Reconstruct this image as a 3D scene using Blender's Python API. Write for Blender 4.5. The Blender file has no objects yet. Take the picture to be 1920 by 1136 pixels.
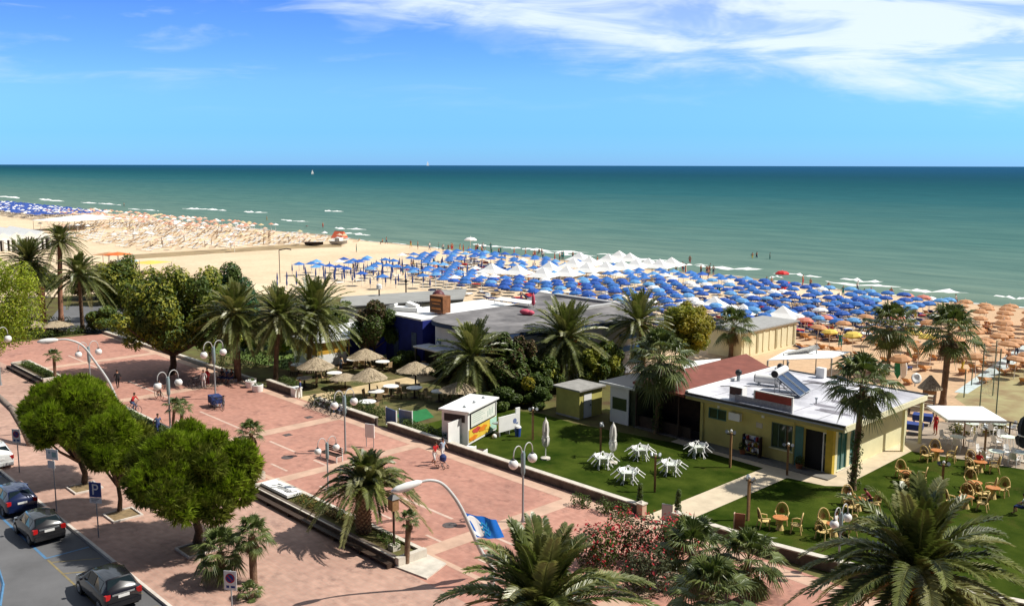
# Seaside promenade with gardens, beach bars, umbrellas and the open sea.
import bpy, bmesh, math, random
from mathutils import Vector, Matrix
rnd = random.Random(11)
sc = bpy.context.scene
col = sc.collection
pi = math.pi

# ------------------------------------------------------------------ camera
F = 1750.0; CAM_H = 20.0
PITCH = math.atan(258 / F); ROLL = math.radians(0.12)
_az = math.atan(1660 / 1750.0)
FW = Vector((-math.cos(_az), math.sin(_az), 0)); RT = Vector((FW.y, -FW.x, 0))

def ray(px, py):
    a = (px - 960) / F; b = -(py - 568) / F
    a, b = a * math.cos(ROLL) + b * math.sin(ROLL), a * math.sin(ROLL) + b * math.cos(ROLL)
    c, s = math.cos(PITCH), math.sin(PITCH)
    return RT * a + FW * (c + b * s) + Vector((0, 0, -s + b * c))

def P(px, py, z=0.0):                       # the spot of the photograph at height z above the ground
    d = ray(px, py); t = (z - CAM_H) / d.z
    return Vector((d.x * t, d.y * t, z))

def PY(px, py, y):                          # on the upright plane at that y
    d = ray(px, py); t = y / d.y
    return Vector((d.x * t, y, CAM_H + d.z * t))

def PX(px, py, x):
    d = ray(px, py); t = x / d.x
    return Vector((x, d.y * t, CAM_H + d.z * t))

def proj_y(p):
    z = p.z - CAM_H; f0 = p.x * FW.x + p.y * FW.y
    c, s = math.cos(PITCH), math.sin(PITCH)
    return 568 - F * (f0 * s + z * c) / (f0 * c - z * s)

def HT(base, top_py):                       # height above base of what shows at row top_py
    lo, hi = -3.0, 19.5
    for _ in range(40):
        m = (lo + hi) / 2
        if proj_y(Vector((base.x, base.y, m))) > top_py: lo = m
        else: hi = m
    return lo

def ppm(p):                                 # picture pixels per metre there
    return F / (p.x * FW.x + p.y * FW.y)

cam = bpy.data.cameras.new('camera'); camo = bpy.data.objects.new('camera', cam); col.objects.link(camo)
cam.sensor_width = 36; cam.lens = 36 * F / 1920; cam.clip_end = 60000; cam.clip_start = 0.5
c_, s_ = math.cos(PITCH), math.sin(PITCH)
fwd = FW * c_ + Vector((0, 0, -s_)); up = FW * s_ + Vector((0, 0, c_))
m3 = Matrix((RT, up, -fwd)).transposed() @ Matrix.Rotation(ROLL, 3, 'Z')
camo.matrix_world = Matrix.Translation((0, 0, CAM_H)) @ m3.to_4x4()
sc.camera = camo

# ------------------------------------------------------------------ light
SUN_EL = math.radians(50); SUN_AZ = math.atan2(RT.x, RT.y)
sv = Vector((RT.x * math.cos(SUN_EL), RT.y * math.cos(SUN_EL), math.sin(SUN_EL)))
sl = bpy.data.lights.new('sun', 'SUN'); sl.energy = 4.9; sl.angle = math.radians(.5); sl.color = (1, .95, .86)
slo = bpy.data.objects.new('sun', sl); col.objects.link(slo); slo.rotation_euler = sv.to_track_quat('Z', 'Y').to_euler()
slo.location = (20, 20, 60)
sc.view_settings.view_transform = 'Standard'; sc.view_settings.look = 'None'
sc.view_settings.exposure = 0.2; sc.view_settings.gamma = 1

def N(nt, t, **kw):
    n = nt.nodes.new(t)
    for k, v in kw.items():
        if k == 'inp':
            for a, b in v.items(): n.inputs[a].default_value = b
        else: setattr(n, k, v)
    return n

def ramp(nt, stops, fac=None, interp='LINEAR'):
    n = nt.nodes.new('ShaderNodeValToRGB'); e = n.color_ramp.elements
    n.color_ramp.interpolation = interp
    while len(e) < len(stops): e.new(.5)
    for i, (p, c) in enumerate(stops):
        e[i].position = p; e[i].color = c if len(c) == 4 else (*c, 1)
    if fac is not None: nt.links.new(fac, n.inputs[0])
    return n

def math_(nt, op, a, b=None, c=None, clamp=False):
    n = nt.nodes.new('ShaderNodeMath'); n.operation = op; n.use_clamp = clamp
    for i, x in enumerate((a, b, c)):
        if x is None: continue
        if isinstance(x, (int, float)): n.inputs[i].default_value = x
        else: nt.links.new(x, n.inputs[i])
    return n.outputs[0]

def mixc(nt, fac, a, b, mode='MIX'):
    n = nt.nodes.new('ShaderNodeMix'); n.data_type = 'RGBA'; n.blend_type = mode
    for i, x in ((0, fac), (6, a), (7, b)):
        if isinstance(x, (int, float)): n.inputs[i].default_value = x
        elif isinstance(x, tuple): n.inputs[i].default_value = x if len(x) == 4 else (*x, 1)
        else: nt.links.new(x, n.inputs[i])
    return n.outputs[2]

w = bpy.data.worlds.new('World'); sc.world = w; w.use_nodes = True
nt = w.node_tree; nt.nodes.clear()
out = N(nt, 'ShaderNodeOutputWorld'); bg = N(nt, 'ShaderNodeBackground'); nt.links.new(bg.outputs[0], out.inputs[0])
sky = N(nt, 'ShaderNodeTexSky', sky_type='NISHITA', sun_disc=False, sun_elevation=SUN_EL, sun_rotation=SUN_AZ,
        air_density=1.0, dust_density=.2, ozone_density=2.2, altitude=10)
hs = N(nt, 'ShaderNodeHueSaturation', inp={'Saturation': 1.22, 'Value': 1.0})
nt.links.new(sky.outputs[0], hs.inputs['Color'])
tc = N(nt, 'ShaderNodeTexCoord'); D = tc.outputs['Generated']
def dotv(v):
    n = N(nt, 'ShaderNodeVectorMath', operation='DOT_PRODUCT'); nt.links.new(D, n.inputs[0]); n.inputs[1].default_value = v
    return n.outputs['Value']
sx_, sd, sz = dotv(tuple(RT)), dotv(tuple(FW)), dotv((0, 0, 1))
hz = math_(nt, 'DIVIDE', sx_, math_(nt, 'MAXIMUM', sd, .05))       # sideways tangent seen from the shore
vz = math_(nt, 'DIVIDE', sz, math_(nt, 'MAXIMUM', sd, .05))
cb = N(nt, 'ShaderNodeCombineXYZ'); nt.links.new(hz, cb.inputs[0]); nt.links.new(vz, cb.inputs[1])
def noise(vec, scl, rot, nscale, detail, rough=.55, dist=0.0, off=(0, 0, 0)):
    mp = N(nt, 'ShaderNodeMapping'); mp.inputs['Scale'].default_value = scl; mp.inputs['Rotation'].default_value = (0, 0, rot)
    mp.inputs['Location'].default_value = off
    nt.links.new(vec, mp.inputs[0])
    n = N(nt, 'ShaderNodeTexNoise', inp={'Scale': nscale, 'Detail': detail, 'Roughness': rough, 'Distortion': dist})
    nt.links.new(mp.outputs[0], n.inputs['Vector']); return n.outputs['Fac']
# edge of the cloud sheet: falls from upper left to the right
edge = ramp(nt, [(0, (.2,) * 3), (.30, (.178,) * 3), (.37, (.160,) * 3), (.5, (.132,) * 3), (.62, (.104,) * 3), (.77, (.084,) * 3), (1, (.066,) * 3)],
            math_(nt, 'MULTIPLY_ADD', hz, .9, .5))
n1 = noise(cb.outputs[0], (3.0, 9, 1), .16, 1.6, 5, .6, .6)
n2 = noise(cb.outputs[0], (6, 26, 1), .14, 1.6, 6, .62, .8, (3, 1, 0))
edist = math_(nt, 'SUBTRACT', vz, edge.outputs[0])
edist = math_(nt, 'ADD', edist, math_(nt, 'MULTIPLY', math_(nt, 'SUBTRACT', n1, .5), .10))
edist = math_(nt, 'ADD', edist, math_(nt, 'MULTIPLY', math_(nt, 'SUBTRACT', n2, .5), .05))
sheet = N(nt, 'ShaderNodeMapRange', interpolation_type='SMOOTHSTEP', clamp=True, inp={'From Min': -.022, 'From Max': .034}); nt.links.new(edist, sheet.inputs[0])
holes = N(nt, 'ShaderNodeMapRange', interpolation_type='SMOOTHSTEP', clamp=True, inp={'From Min': .36, 'From Max': .58})
nt.links.new(noise(cb.outputs[0], (3.2, 19, 1), -.07, 1.35, 5, .6, .7, (7.3, 2.1, 0)), holes.inputs[0])
sheetm = math_(nt, 'MULTIPLY', sheet.outputs[0], math_(nt, 'MULTIPLY_ADD', holes.outputs[0], .70, .30))
wisp = N(nt, 'ShaderNodeMapRange', interpolation_type='SMOOTHSTEP', clamp=True, inp={'From Min': .50, 'From Max': .76})
nt.links.new(noise(cb.outputs[0], (4.0, 22, 1), .12, 1.35, 5, .55, .5, (1.7, 5.2, 0)), wisp.inputs[0])
wm = N(nt, 'ShaderNodeMapRange', clamp=True, inp={'From Min': .05, 'From Max': .15}); nt.links.new(vz, wm.inputs[0])
wispm = math_(nt, 'MULTIPLY', math_(nt, 'MULTIPLY', wisp.outputs[0], wm.outputs[0]), .7)
cloud = math_(nt, 'MAXIMUM', sheetm, wispm, clamp=True)
cloud = math_(nt, 'MULTIPLY', cloud, math_(nt, 'GREATER_THAN', sd, .05))
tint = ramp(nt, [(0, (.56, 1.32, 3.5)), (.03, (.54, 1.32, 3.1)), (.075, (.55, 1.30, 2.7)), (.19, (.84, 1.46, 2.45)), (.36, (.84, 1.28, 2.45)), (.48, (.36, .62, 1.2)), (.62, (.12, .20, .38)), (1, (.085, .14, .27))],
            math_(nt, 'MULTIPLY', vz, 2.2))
# tint deepens the low sky; overhead and behind darkened to cut shadow fill
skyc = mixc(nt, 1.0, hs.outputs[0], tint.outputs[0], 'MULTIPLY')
cloudc = (12.6, 14.2, 15.8, 1)
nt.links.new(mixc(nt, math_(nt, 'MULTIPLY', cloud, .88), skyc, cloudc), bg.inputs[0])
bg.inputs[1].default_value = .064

# ------------------------------------------------------------------ materials
MATS = {}
def mat(name, c, rough=.6, var=.12, scale=3.0, bump=0.0, bscale=None, spec=.3, c2=None, metal=0.0, detail=4, transl=0.0, coat=0.0, coord='Object'):
    m = bpy.data.materials.new(name); m.use_nodes = True; t = m.node_tree
    b = t.nodes['Principled BSDF']
    b.inputs['Roughness'].default_value = rough; b.inputs['Specular IOR Level'].default_value = spec
    b.inputs['Metallic'].default_value = metal; b.inputs['Coat Weight'].default_value = coat
    tcn = t.nodes.new('ShaderNodeTexCoord')
    cs = None
    if var > 0 or c2:
        n = N(t, 'ShaderNodeTexNoise', inp={'Scale': scale, 'Detail': detail, 'Roughness': .6})
        t.links.new(tcn.outputs[coord], n.inputs['Vector'])
        a = tuple(x * (1 - var) for x in c); z = tuple(min(1, x * (1 + var)) for x in (c2 or c))
        r = ramp(t, [(.32, a), (.68, z)], n.outputs['Fac']); cs = r.outputs[0]
        t.links.new(cs, b.inputs['Base Color'])
    else: b.inputs['Base Color'].default_value = (*c, 1)
    if bump:
        n2 = N(t, 'ShaderNodeTexNoise', inp={'Scale': bscale or scale * 4, 'Detail': 3})
        t.links.new(tcn.outputs[coord], n2.inputs['Vector'])
        bp = N(t, 'ShaderNodeBump', inp={'Strength': bump, 'Distance': .05}); t.links.new(n2.outputs['Fac'], bp.inputs['Height'])
        t.links.new(bp.outputs[0], b.inputs['Normal'])
    if transl:
        tr = t.nodes.new('ShaderNodeBsdfTranslucent'); mx = t.nodes.new('ShaderNodeMixShader'); mx.inputs[0].default_value = transl
        if cs is not None: t.links.new(mixc(t, .5, cs, (min(1, c[0] * 2.2), min(1, c[1] * 2.2), c[2])), tr.inputs[0])
        else: tr.inputs[0].default_value = (*c, 1)
        o = t.nodes['Material Output']; t.links.new(b.outputs[0], mx.inputs[1]); t.links.new(tr.outputs[0], mx.inputs[2]); t.links.new(mx.outputs[0], o.inputs[0])
    MATS[name] = m
    return m

# ------------------------------------------------------------------ mesh building
class MB:
    def __init__(s): s.v = []; s.f = []; s.m = []
    def add(s, vs, fs, m=0):
        o = len(s.v); s.v += [tuple(x) for x in vs]
        for f in fs: s.f.append(tuple(i + o for i in f)); s.m.append(m)
        return s
    def quad(s, a, b, c, d, m=0): return s.add((a, b, c, d), ((0, 1, 2, 3),), m)
    def tri(s, a, b, c, m=0): return s.add((a, b, c), ((0, 1, 2),), m)
    def poly(s, pts, m=0): return s.add(pts, (tuple(range(len(pts))),), m)
    def bx(s, x0, x1, y0, y1, z0, z1, m=0):
        return s.add([(x0, y0, z0), (x1, y0, z0), (x1, y1, z0), (x0, y1, z0), (x0, y0, z1), (x1, y0, z1), (x1, y1, z1), (x0, y1, z1)],
                     [(3, 2, 1, 0), (4, 5, 6, 7), (0, 1, 5, 4), (1, 2, 6, 5), (2, 3, 7, 6), (3, 0, 4, 7)], m)
    def box(s, c, sz, rot=None, m=0):            # centre, size, rotation matrix
        hx, hy, hz = sz[0] / 2, sz[1] / 2, sz[2] / 2; vs = []
        for z in (-hz, hz):
            for x, y in ((-hx, -hy), (hx, -hy), (hx, hy), (-hx, hy)):
                p = Vector((x, y, z))
                if rot is not None: p = rot @ p
                vs.append(p + Vector(c))
        return s.add(vs, [(3, 2, 1, 0), (4, 5, 6, 7), (0, 1, 5, 4), (1, 2, 6, 5), (2, 3, 7, 6), (3, 0, 4, 7)], m)
    def tube(s, pts, rad, n=8, m=0, cap=True):
        pts = [Vector(p) for p in pts]; k = len(pts)
        if isinstance(rad, (int, float)): rad = [rad] * k
        vs = []; fs = []; ref = None
        for i, p in enumerate(pts):
            t = (pts[min(i + 1, k - 1)] - pts[max(i - 1, 0)]).normalized()
            if ref is None:
                ref = Vector((0, 0, 1)) if abs(t.z) < .9 else Vector((1, 0, 0))
            x = t.cross(ref)
            if x.length < 1e-4: x = t.orthogonal()
            x.normalize(); y = x.cross(t); ref = y if abs(t.dot(y)) < .99 else ref
            for j in range(n):
                a = 2 * pi * j / n; vs.append(p + (x * math.cos(a) + y * math.sin(a)) * rad[i])
        for i in range(k - 1):
            for j in range(n):
                j2 = (j + 1) % n; fs.append((i * n + j, i * n + j2, (i + 1) * n + j2, (i + 1) * n + j))
        if cap: fs.append(tuple(range(n))[::-1]); fs.append(tuple((k - 1) * n + j for j in range(n)))
        return s.add(vs, fs, m)
    def lathe(s, prof, c=(0, 0, 0), n=12, m=0, a0=0):
        vs = []; fs = []; k = len(prof)
        for r, z in prof:
            for j in range(n):
                a = a0 + 2 * pi * j / n; vs.append((c[0] + r * math.cos(a), c[1] + r * math.sin(a), c[2] + z))
        for i in range(k - 1):
            for j in range(n):
                j2 = (j + 1) % n; fs.append((i * n + j, i * n + j2, (i + 1) * n + j2, (i + 1) * n + j))
        fs.append(tuple(range(n))[::-1]); fs.append(tuple((k - 1) * n + j for j in range(n)))
        return s.add(vs, fs, m)
    def ball(s, c, r, n=12, k=8, m=0, sq=(1, 1, 1)):
        vs = [(c[0], c[1], c[2] - r * sq[2])]; fs = []
        for i in range(1, k):
            t = pi * i / k
            for j in range(n):
                a = 2 * pi * j / n
                vs.append((c[0] + r * sq[0] * math.sin(t) * math.cos(a), c[1] + r * sq[1] * math.sin(t) * math.sin(a), c[2] - r * sq[2] * math.cos(t)))
        vs.append((c[0], c[1], c[2] + r * sq[2])); L = len(vs) - 1
        for j in range(n):
            j2 = (j + 1) % n
            fs.append((0, 1 + j2, 1 + j)); fs.append((L, 1 + (k - 2) * n + j, 1 + (k - 2) * n + j2))
            for i in range(k - 2):
                fs.append((1 + i * n + j, 1 + i * n + j2, 1 + (i + 1) * n + j2, 1 + (i + 1) * n + j))
        return s.add(vs, fs, m)
    def prism(s, poly, z0, z1, m=0, mt=None):
        n = len(poly)
        s.add([(x, y, z0) for x, y in poly] + [(x, y, z1) for x, y in poly], [(i, (i + 1) % n, n + (i + 1) % n, n + i) for i in range(n)], m)
        s.add([(x, y, z1) for x, y in poly], [tuple(range(n))], m if mt is None else mt)
        s.add([(x, y, z0) for x, y in poly], [tuple(range(n))[::-1]], m)
        return s
    def mesh(s, name, mats, smooth=False, sharp=None):
        me = bpy.data.meshes.new(name); me.from_pydata(s.v, [], s.f)
        for x in (mats if isinstance(mats, (list, tuple)) else [mats]): me.materials.append(x)
        me.polygons.foreach_set('material_index', s.m)
        if smooth: me.polygons.foreach_set('use_smooth', [True] * len(s.f))
        me.update()
        if smooth and sharp: me.set_sharp_from_angle(angle=math.radians(sharp))
        return me
    def build(s, name, mats, parent=None, smooth=False, sharp=None):
        o = bpy.data.objects.new(name, s.mesh(name, mats, smooth, sharp)); col.objects.link(o)
        if parent is not None: o.parent = parent
        return o

def tag(o, label=None, cat=None, group=None, kind=None):
    if label: o['label'] = label
    if cat: o['category'] = cat
    if group: o['group'] = group
    if kind: o['kind'] = kind
    return o

def thing(name, label, cat, loc=(0, 0, 0), rz=0.0, group=None, sc_=1.0):
    o = bpy.data.objects.new(name, None); col.objects.link(o)
    o.location = loc; o.rotation_euler = (0, 0, rz); o.empty_display_size = .3
    if sc_ != 1.0: o.scale = (sc_,) * 3
    return tag(o, label, cat, group)

def place(me, name, parent=None, loc=(0, 0, 0), rz=0.0, s=1.0):
    o = bpy.data.objects.new(name, me); col.objects.link(o); o.location = loc; o.rotation_euler = (0, 0, rz)
    if s != 1.0: o.scale = (s,) * 3 if isinstance(s, (int, float)) else s
    if parent is not None: o.parent = parent
    return o

KIDS = {}
def copy_tree(o, parent=None):
    c = o.copy(); col.objects.link(c)
    if parent is not None: c.parent = parent
    for ch in list(o.children): copy_tree(ch, c)
    return c

def dup(o, loc, rz=0.0, label=None, group=None, s=None):
    c = copy_tree(o); c.location = loc; c.rotation_euler = (0, 0, rz)
    if s: c.scale = (s,) * 3
    if label: c['label'] = label
    if group: c['group'] = group
    return c

def text_mesh(txt, size, m, name, extrude=.004, shear=0.0):
    cu = bpy.data.curves.new(name, 'FONT'); cu.body = txt; cu.size = size; cu.align_x = 'CENTER'; cu.align_y = 'CENTER'; cu.extrude = extrude; cu.shear = shear
    o = bpy.data.objects.new(name, cu); col.objects.link(o)
    dg = bpy.context.evaluated_depsgraph_get(); me = bpy.data.meshes.new_from_object(o.evaluated_get(dg))
    bpy.data.objects.remove(o); me.name = name; me.materials.clear(); me.materials.append(m); return me

# ------------------------------------------------------------------ materials of the place
W = mat('white_paint', (.84, .84, .82), .5, .05, 1.5)
WPL = mat('white_plastic', (.80, .80, .78), .35, 0)
GLOBE = mat('globe_plastic', (.82, .82, .80), .25, 0)
GREY = mat('grey_metal', (.33, .36, .38), .4, .08, 4, metal=.3)
TEALG = mat('teal_grey_paint', (.23, .31, .33), .5, .12, 3)
DARK = mat('dark_metal', (.03, .03, .032), .45, 0)
BLACK = mat('black_rubber', (.015, .015, .016), .6, 0)
WOOD = mat('post_wood', (.30, .17, .08), .7, .25, 6)
DKWOOD = mat('dark_wood', (.055, .035, .025), .7, .2, 5)
BARK = mat('bark', (.13, .085, .055), .9, .35, 5, bump=.7, bscale=16)
PBARK = mat('palm_bark', (.20, .125, .08), .9, .35, 4, bump=.8, bscale=14)
RBARK = mat('reddish_palm_bark', (.33, .16, .10), .9, .25, 3, bump=.7, bscale=9)
BOOT = mat('palm_leaf_bases', (.36, .25, .16), .85, .35, 7)
STONE = mat('pale_stone', (.60, .55, .47), .75, .15, 2, bump=.15)
CONC = mat('concrete', (.40, .385, .36), .85, .15, 1.3, bump=.1)
WALLB = mat('dark_retaining_wall', (.135, .105, .085), .9, .3, 2.0, bump=.3)
GLASS = mat('dark_glass', (.02, .03, .035), .06, 0, spec=.8)
REDF = mat('red_cloth', (.55, .02, .025), .7, 0)
LEAFY = {}

def paving(name, c1, c2, mortar, bs, band=None):
    m = bpy.data.materials.new(name); m.use_nodes = True; t = m.node_tree; b = t.nodes['Principled BSDF']
    b.inputs['Roughness'].default_value = .8; b.inputs['Specular IOR Level'].default_value = .25
    tcn = t.nodes.new('ShaderNodeTexCoord')
    br = N(t, 'ShaderNodeTexBrick', inp={'Color1': (*c1, 1), 'Color2': (*c2, 1), 'Mortar': (*mortar, 1), 'Scale': 1.0, 'Mortar Size': .012,
           'Brick Width': bs, 'Row Height': bs / 2, 'Bias': 0.0}); t.links.new(tcn.outputs['Object'], br.inputs['Vector'])
    n = N(t, 'ShaderNodeTexNoise', inp={'Scale': .16, 'Detail': 6, 'Roughness': .65}); t.links.new(tcn.outputs['Object'], n.inputs['Vector'])
    n2 = N(t, 'ShaderNodeTexNoise', inp={'Scale': 2.2, 'Detail': 4}); t.links.new(tcn.outputs['Object'], n2.inputs['Vector'])
    r = ramp(t, [(.3, (.86, .88, .90)), (.5, (1, 1, 1)), (.72, (1.08, 1.12, 1.13))], n.outputs['Fac'])
    r2 = ramp(t, [(.3, (.86,) * 3), (.7, (1.1,) * 3)], n2.outputs['Fac'])
    n3 = N(t, 'ShaderNodeTexNoise', inp={'Scale': .55, 'Detail': 9, 'Roughness': .72}); t.links.new(tcn.outputs['Object'], n3.inputs['Vector'])
    r3 = ramp(t, [(.34, (.74, .74, .76)), (.44, (1, 1, 1)), (.66, (1, 1, 1)), (.76, (1.08, 1.08, 1.06))], n3.outputs['Fac'])
    vo = N(t, 'ShaderNodeTexVoronoi', distance='CHEBYCHEV', inp={'Scale': .22, 'Randomness': .55}); t.links.new(tcn.outputs['Object'], vo.inputs['Vector'])
    sv_ = t.nodes.new('ShaderNodeSeparateColor'); t.links.new(vo.outputs['Color'], sv_.inputs[0]); r4 = ramp(t, [(0, (.94, .94, .95)), (1, (1.05, 1.06, 1.06))], sv_.outputs[0])
    base = mixc(t, 1, mixc(t, 1, br.outputs['Color'], r.outputs[0], 'MULTIPLY'), r2.outputs[0], 'MULTIPLY')
    t.links.new(mixc(t, 1, mixc(t, 1, base, r3.outputs[0], 'MULTIPLY'), r4.outputs[0], 'MULTIPLY'), b.inputs['Base Color'])
    bp = N(t, 'ShaderNodeBump', inp={'Strength': .25, 'Distance': .01}); t.links.new(br.outputs['Fac'], bp.inputs['Height']); bp.invert = True
    t.links.new(bp.outputs[0], b.inputs['Normal'])
    return m
PAVE = paving('pink_pavers', (.485, .245, .185), (.44, .212, .158), (.41, .225, .17), .42)
PAVE2 = paving('pale_pink_pavers', (.50, .31, .24), (.44, .265, .205), (.42, .30, .24), .5)
CREAM = mat('cream_stone_bands', (.54, .36, .265), .8, .16, .9, bump=.08)
ASPH = mat('asphalt', (.135, .135, .14), .9, .18, .35, bump=.25, bscale=30, detail=8)
LAWN = mat('lawn_turf', (.022, .050, .004), .95, .30, .40, bump=.8, bscale=26, c2=(.052, .072, .010), detail=11, spec=.02)
EARTH = mat('garden_soil', (.15, .10, .06), .95, .4, .5, bump=.4, bscale=8, c2=(.10, .105, .035), detail=8, spec=.05)
PATHC = mat('cream_path', (.60, .50, .36), .8, .15, .8, bump=.1)
TERR = mat('terrace_slabs', (.36, .29, .22), .85, .25, .6, bump=.2, detail=8)
_t = LAWN.node_tree; _b = _t.nodes['Principled BSDF']; _src = _b.inputs['Base Color'].links[0].from_socket
_n = N(_t, 'ShaderNodeTexNoise', inp={'Scale': .28, 'Detail': 10, 'Roughness': .74}); _tc = _t.nodes.new('ShaderNodeTexCoord'); _t.links.new(_tc.outputs['Object'], _n.inputs['Vector'])
_r = ramp(_t, [(.56, (0, 0, 0)), (.74, (.8,) * 3)], _n.outputs['Fac']); _t.links.new(mixc(_t, _r.outputs[0], _src, (.095, .080, .022)), _b.inputs['Base Color'])
LINEB = mat('blue_road_paint', (.08, .20, .36), .6, .2, 3)
LINEW = mat('worn_white_paint', (.57, .42, .34), .7, .15, 3)
KERB = mat('kerb_stone', (.62, .56, .50), .8, .12, 2)

# sand: damp band near the water's edge, trampled tone changes
SAND = bpy.data.materials.new('sand'); SAND.use_nodes = True; t = SAND.node_tree; b = t.nodes['Principled BSDF']
b.inputs['Roughness'].default_value = .95; b.inputs['Specular IOR Level'].default_value = .1
tcn = t.nodes.new('ShaderNodeTexCoord'); sp = t.nodes.new('ShaderNodeSeparateXYZ'); t.links.new(tcn.outputs['Object'], sp.inputs[0])
n = N(t, 'ShaderNodeTexNoise', inp={'Scale': .06, 'Detail': 8, 'Roughness': .65}); t.links.new(tcn.outputs['Object'], n.inputs['Vector'])
nf = N(t, 'ShaderNodeTexNoise', inp={'Scale': 1.4, 'Detail': 6, 'Roughness': .7}); t.links.new(tcn.outputs['Object'], nf.inputs['Vector'])
dry = ramp(t, [(.3, (.62, .47, .31)), (.7, (.80, .64, .45))], n.outputs['Fac'])
fine = ramp(t, [(.3, (.84,) * 3), (.7, (1.1,) * 3)], nf.outputs['Fac'])
sandc = mixc(t, 1, dry.outputs[0], fine.outputs[0], 'MULTIPLY')
# the beach by the right-hand bar is browner and trodden
xr = N(t, 'ShaderNodeMapRange', clamp=True, inp={'From Min': -75, 'From Max': -45}); t.links.new(sp.outputs[0], xr.inputs[0])
sandc = mixc(t, math_(t, 'MULTIPLY', xr.outputs[0], .62), sandc, mixc(t, 1, (.50, .30, .17), fine.outputs[0], 'MULTIPLY'))
wet = N(t, 'ShaderNodeMapRange', clamp=True, interpolation_type='SMOOTHSTEP', inp={'From Min': 141.5, 'From Max': 145.5})
t.links.new(math_(t, 'ADD', sp.outputs[1], math_(t, 'MULTIPLY', math_(t, 'SUBTRACT', n.outputs['Fac'], .5), 6)), wet.inputs[0])
t.links.new(mixc(t, math_(t, 'MULTIPLY', wet.outputs[0], .85), sandc, (.30, .22, .15)), b.inputs['Base Color'])
bp = N(t, 'ShaderNodeBump', inp={'Strength': .5, 'Distance': .12}); t.links.new(nf.outputs['Fac'], bp.inputs['Height']); t.links.new(bp.outputs[0], b.inputs['Normal'])

SEA = bpy.data.materials.new('sea_water'); SEA.use_nodes = True; t = SEA.node_tree; b = t.nodes['Principled BSDF']
b.inputs['Roughness'].default_value = .6; b.inputs['Specular IOR Level'].default_value = 0.0
tcn = t.nodes.new('ShaderNodeTexCoord'); sp = t.nodes.new('ShaderNodeSeparateXYZ'); t.links.new(tcn.outputs['Object'], sp.inputs[0])
depth = math_(t, 'LOGARITHM', math_(t, 'MAXIMUM', sp.outputs[1], 100), 10)
mp = N(t, 'ShaderNodeMapping'); mp.inputs['Scale'].default_value = (.22, 1, 1); t.links.new(tcn.outputs['Object'], mp.inputs[0])
nz = N(t, 'ShaderNodeTexNoise', inp={'Scale': .018, 'Detail': 8, 'Roughness': .62}); t.links.new(mp.outputs[0], nz.inputs['Vector'])
fac = math_(t, 'DIVIDE', math_(t, 'SUBTRACT', math_(t, 'ADD', depth, math_(t, 'MULTIPLY', math_(t, 'SUBTRACT', nz.outputs['Fac'], .5), .22)), 2.1), 2.2, clamp=True)
rs = ramp(t, [(0, (.19, .24, .18)), (.045, (.125, .200, .168)), (.15, (.068, .158, .146)), (.30, (.020, .102, .120)), (.40, (.008, .074, .098)),
              (.50, (.005, .058, .095)), (.68, (.006, .062, .135)), (1, (.008, .072, .165))], fac)
rip = N(t, 'ShaderNodeTexNoise', inp={'Scale': .16, 'Detail': 7, 'Roughness': .66}); t.links.new(mp.outputs[0], rip.inputs['Vector'])
rr = ramp(t, [(.3, (.72, .80, .83)), (.5, (1, 1, 1)), (.72, (1.30, 1.20, 1.16))], rip.outputs['Fac'])
capm = N(t, 'ShaderNodeTexNoise', inp={'Scale': .05, 'Detail': 9, 'Roughness': .8}); t.links.new(mp.outputs[0], capm.inputs['Vector'])
caps = ramp(t, [(.735, (0, 0, 0)), (.775, (1, 1, 1))], capm.outputs['Fac'])
watercol = mixc(t, math_(t, 'MULTIPLY', caps.outputs[0], .3), mixc(t, 1, rs.outputs[0], rr.outputs[0], 'MULTIPLY'), (.6, .68, .66))
df = N(t, 'ShaderNodeBsdfDiffuse'); t.links.new(watercol, df.inputs[0]); gl = N(t, 'ShaderNodeBsdfGlossy', inp={'Roughness': .28}); gl.inputs[0].default_value = (.8, .95, 1, 1)
mxs = N(t, 'ShaderNodeMixShader', inp={0: .028}); t.links.new(df.outputs[0], mxs.inputs[1]); t.links.new(gl.outputs[0], mxs.inputs[2]); t.links.new(mxs.outputs[0], t.nodes['Material Output'].inputs[0])
bp = N(t, 'ShaderNodeBump', inp={'Strength': .8, 'Distance': .5}); t.links.new(rip.outputs['Fac'], bp.inputs['Height']); t.links.new(bp.outputs[0], gl.inputs['Normal']); t.links.new(bp.outputs[0], df.inputs['Normal'])
FOAM = mat('sea_foam', (.80, .82, .80), .9, .1, .4)

# ------------------------------------------------------------------ the setting
def structure(o, label, cat): return tag(o, label, cat, kind='structure')
SH = 146.5
def shore(x): return SH + 1.6 * math.sin(x * .045) + 1.1 * math.sin(x * .13 + 1) + .5 * math.sin(x * .37)
g = MB(); xs = [-6000, -2500, -1200, -800] + [-640 + 5 * i for i in range(140)] + [120, 400, 1500]
prof = [(-400, 0), (30, 0), (110, 0), (-14, 0), (-6, -.03), (-2, -.2), (0, -.32), (4, -.5), (20, -1.3), (120, -3), (400, -6)]
for x in xs:
    for i, (dy, z) in enumerate(prof): g.v.append((x, dy if i < 3 else shore(x) + dy, z))
k = len(prof)
for i in range(len(xs) - 1):
    for j in range(k - 1): g.f.append((i * k + j, (i + 1) * k + j, (i + 1) * k + j + 1, i * k + j + 1)); g.m.append(0)
structure(g.build('ground', SAND, smooth=True), 'pale sandy ground and beach running down to the water', 'ground')
s = MB(); s.quad((-45000, 139, -.3), (45000, 139, -.3), (45000, 45000, -.3), (-45000, 45000, -.3))
structure(s.build('sea', SEA), 'green blue sea stretching to the horizon', 'sea')

def sheet(name, pts, z, m, label, cat):
    mb = MB(); mb.poly([(p[0], p[1], z) for p in pts], 0)
    return structure(mb.build(name, m), label, cat)
def strip(mb, x0, x1, y0, y1, z): mb.quad((x0, y0, z), (x1, y0, z), (x1, y1, z), (x0, y1, z))

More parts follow.
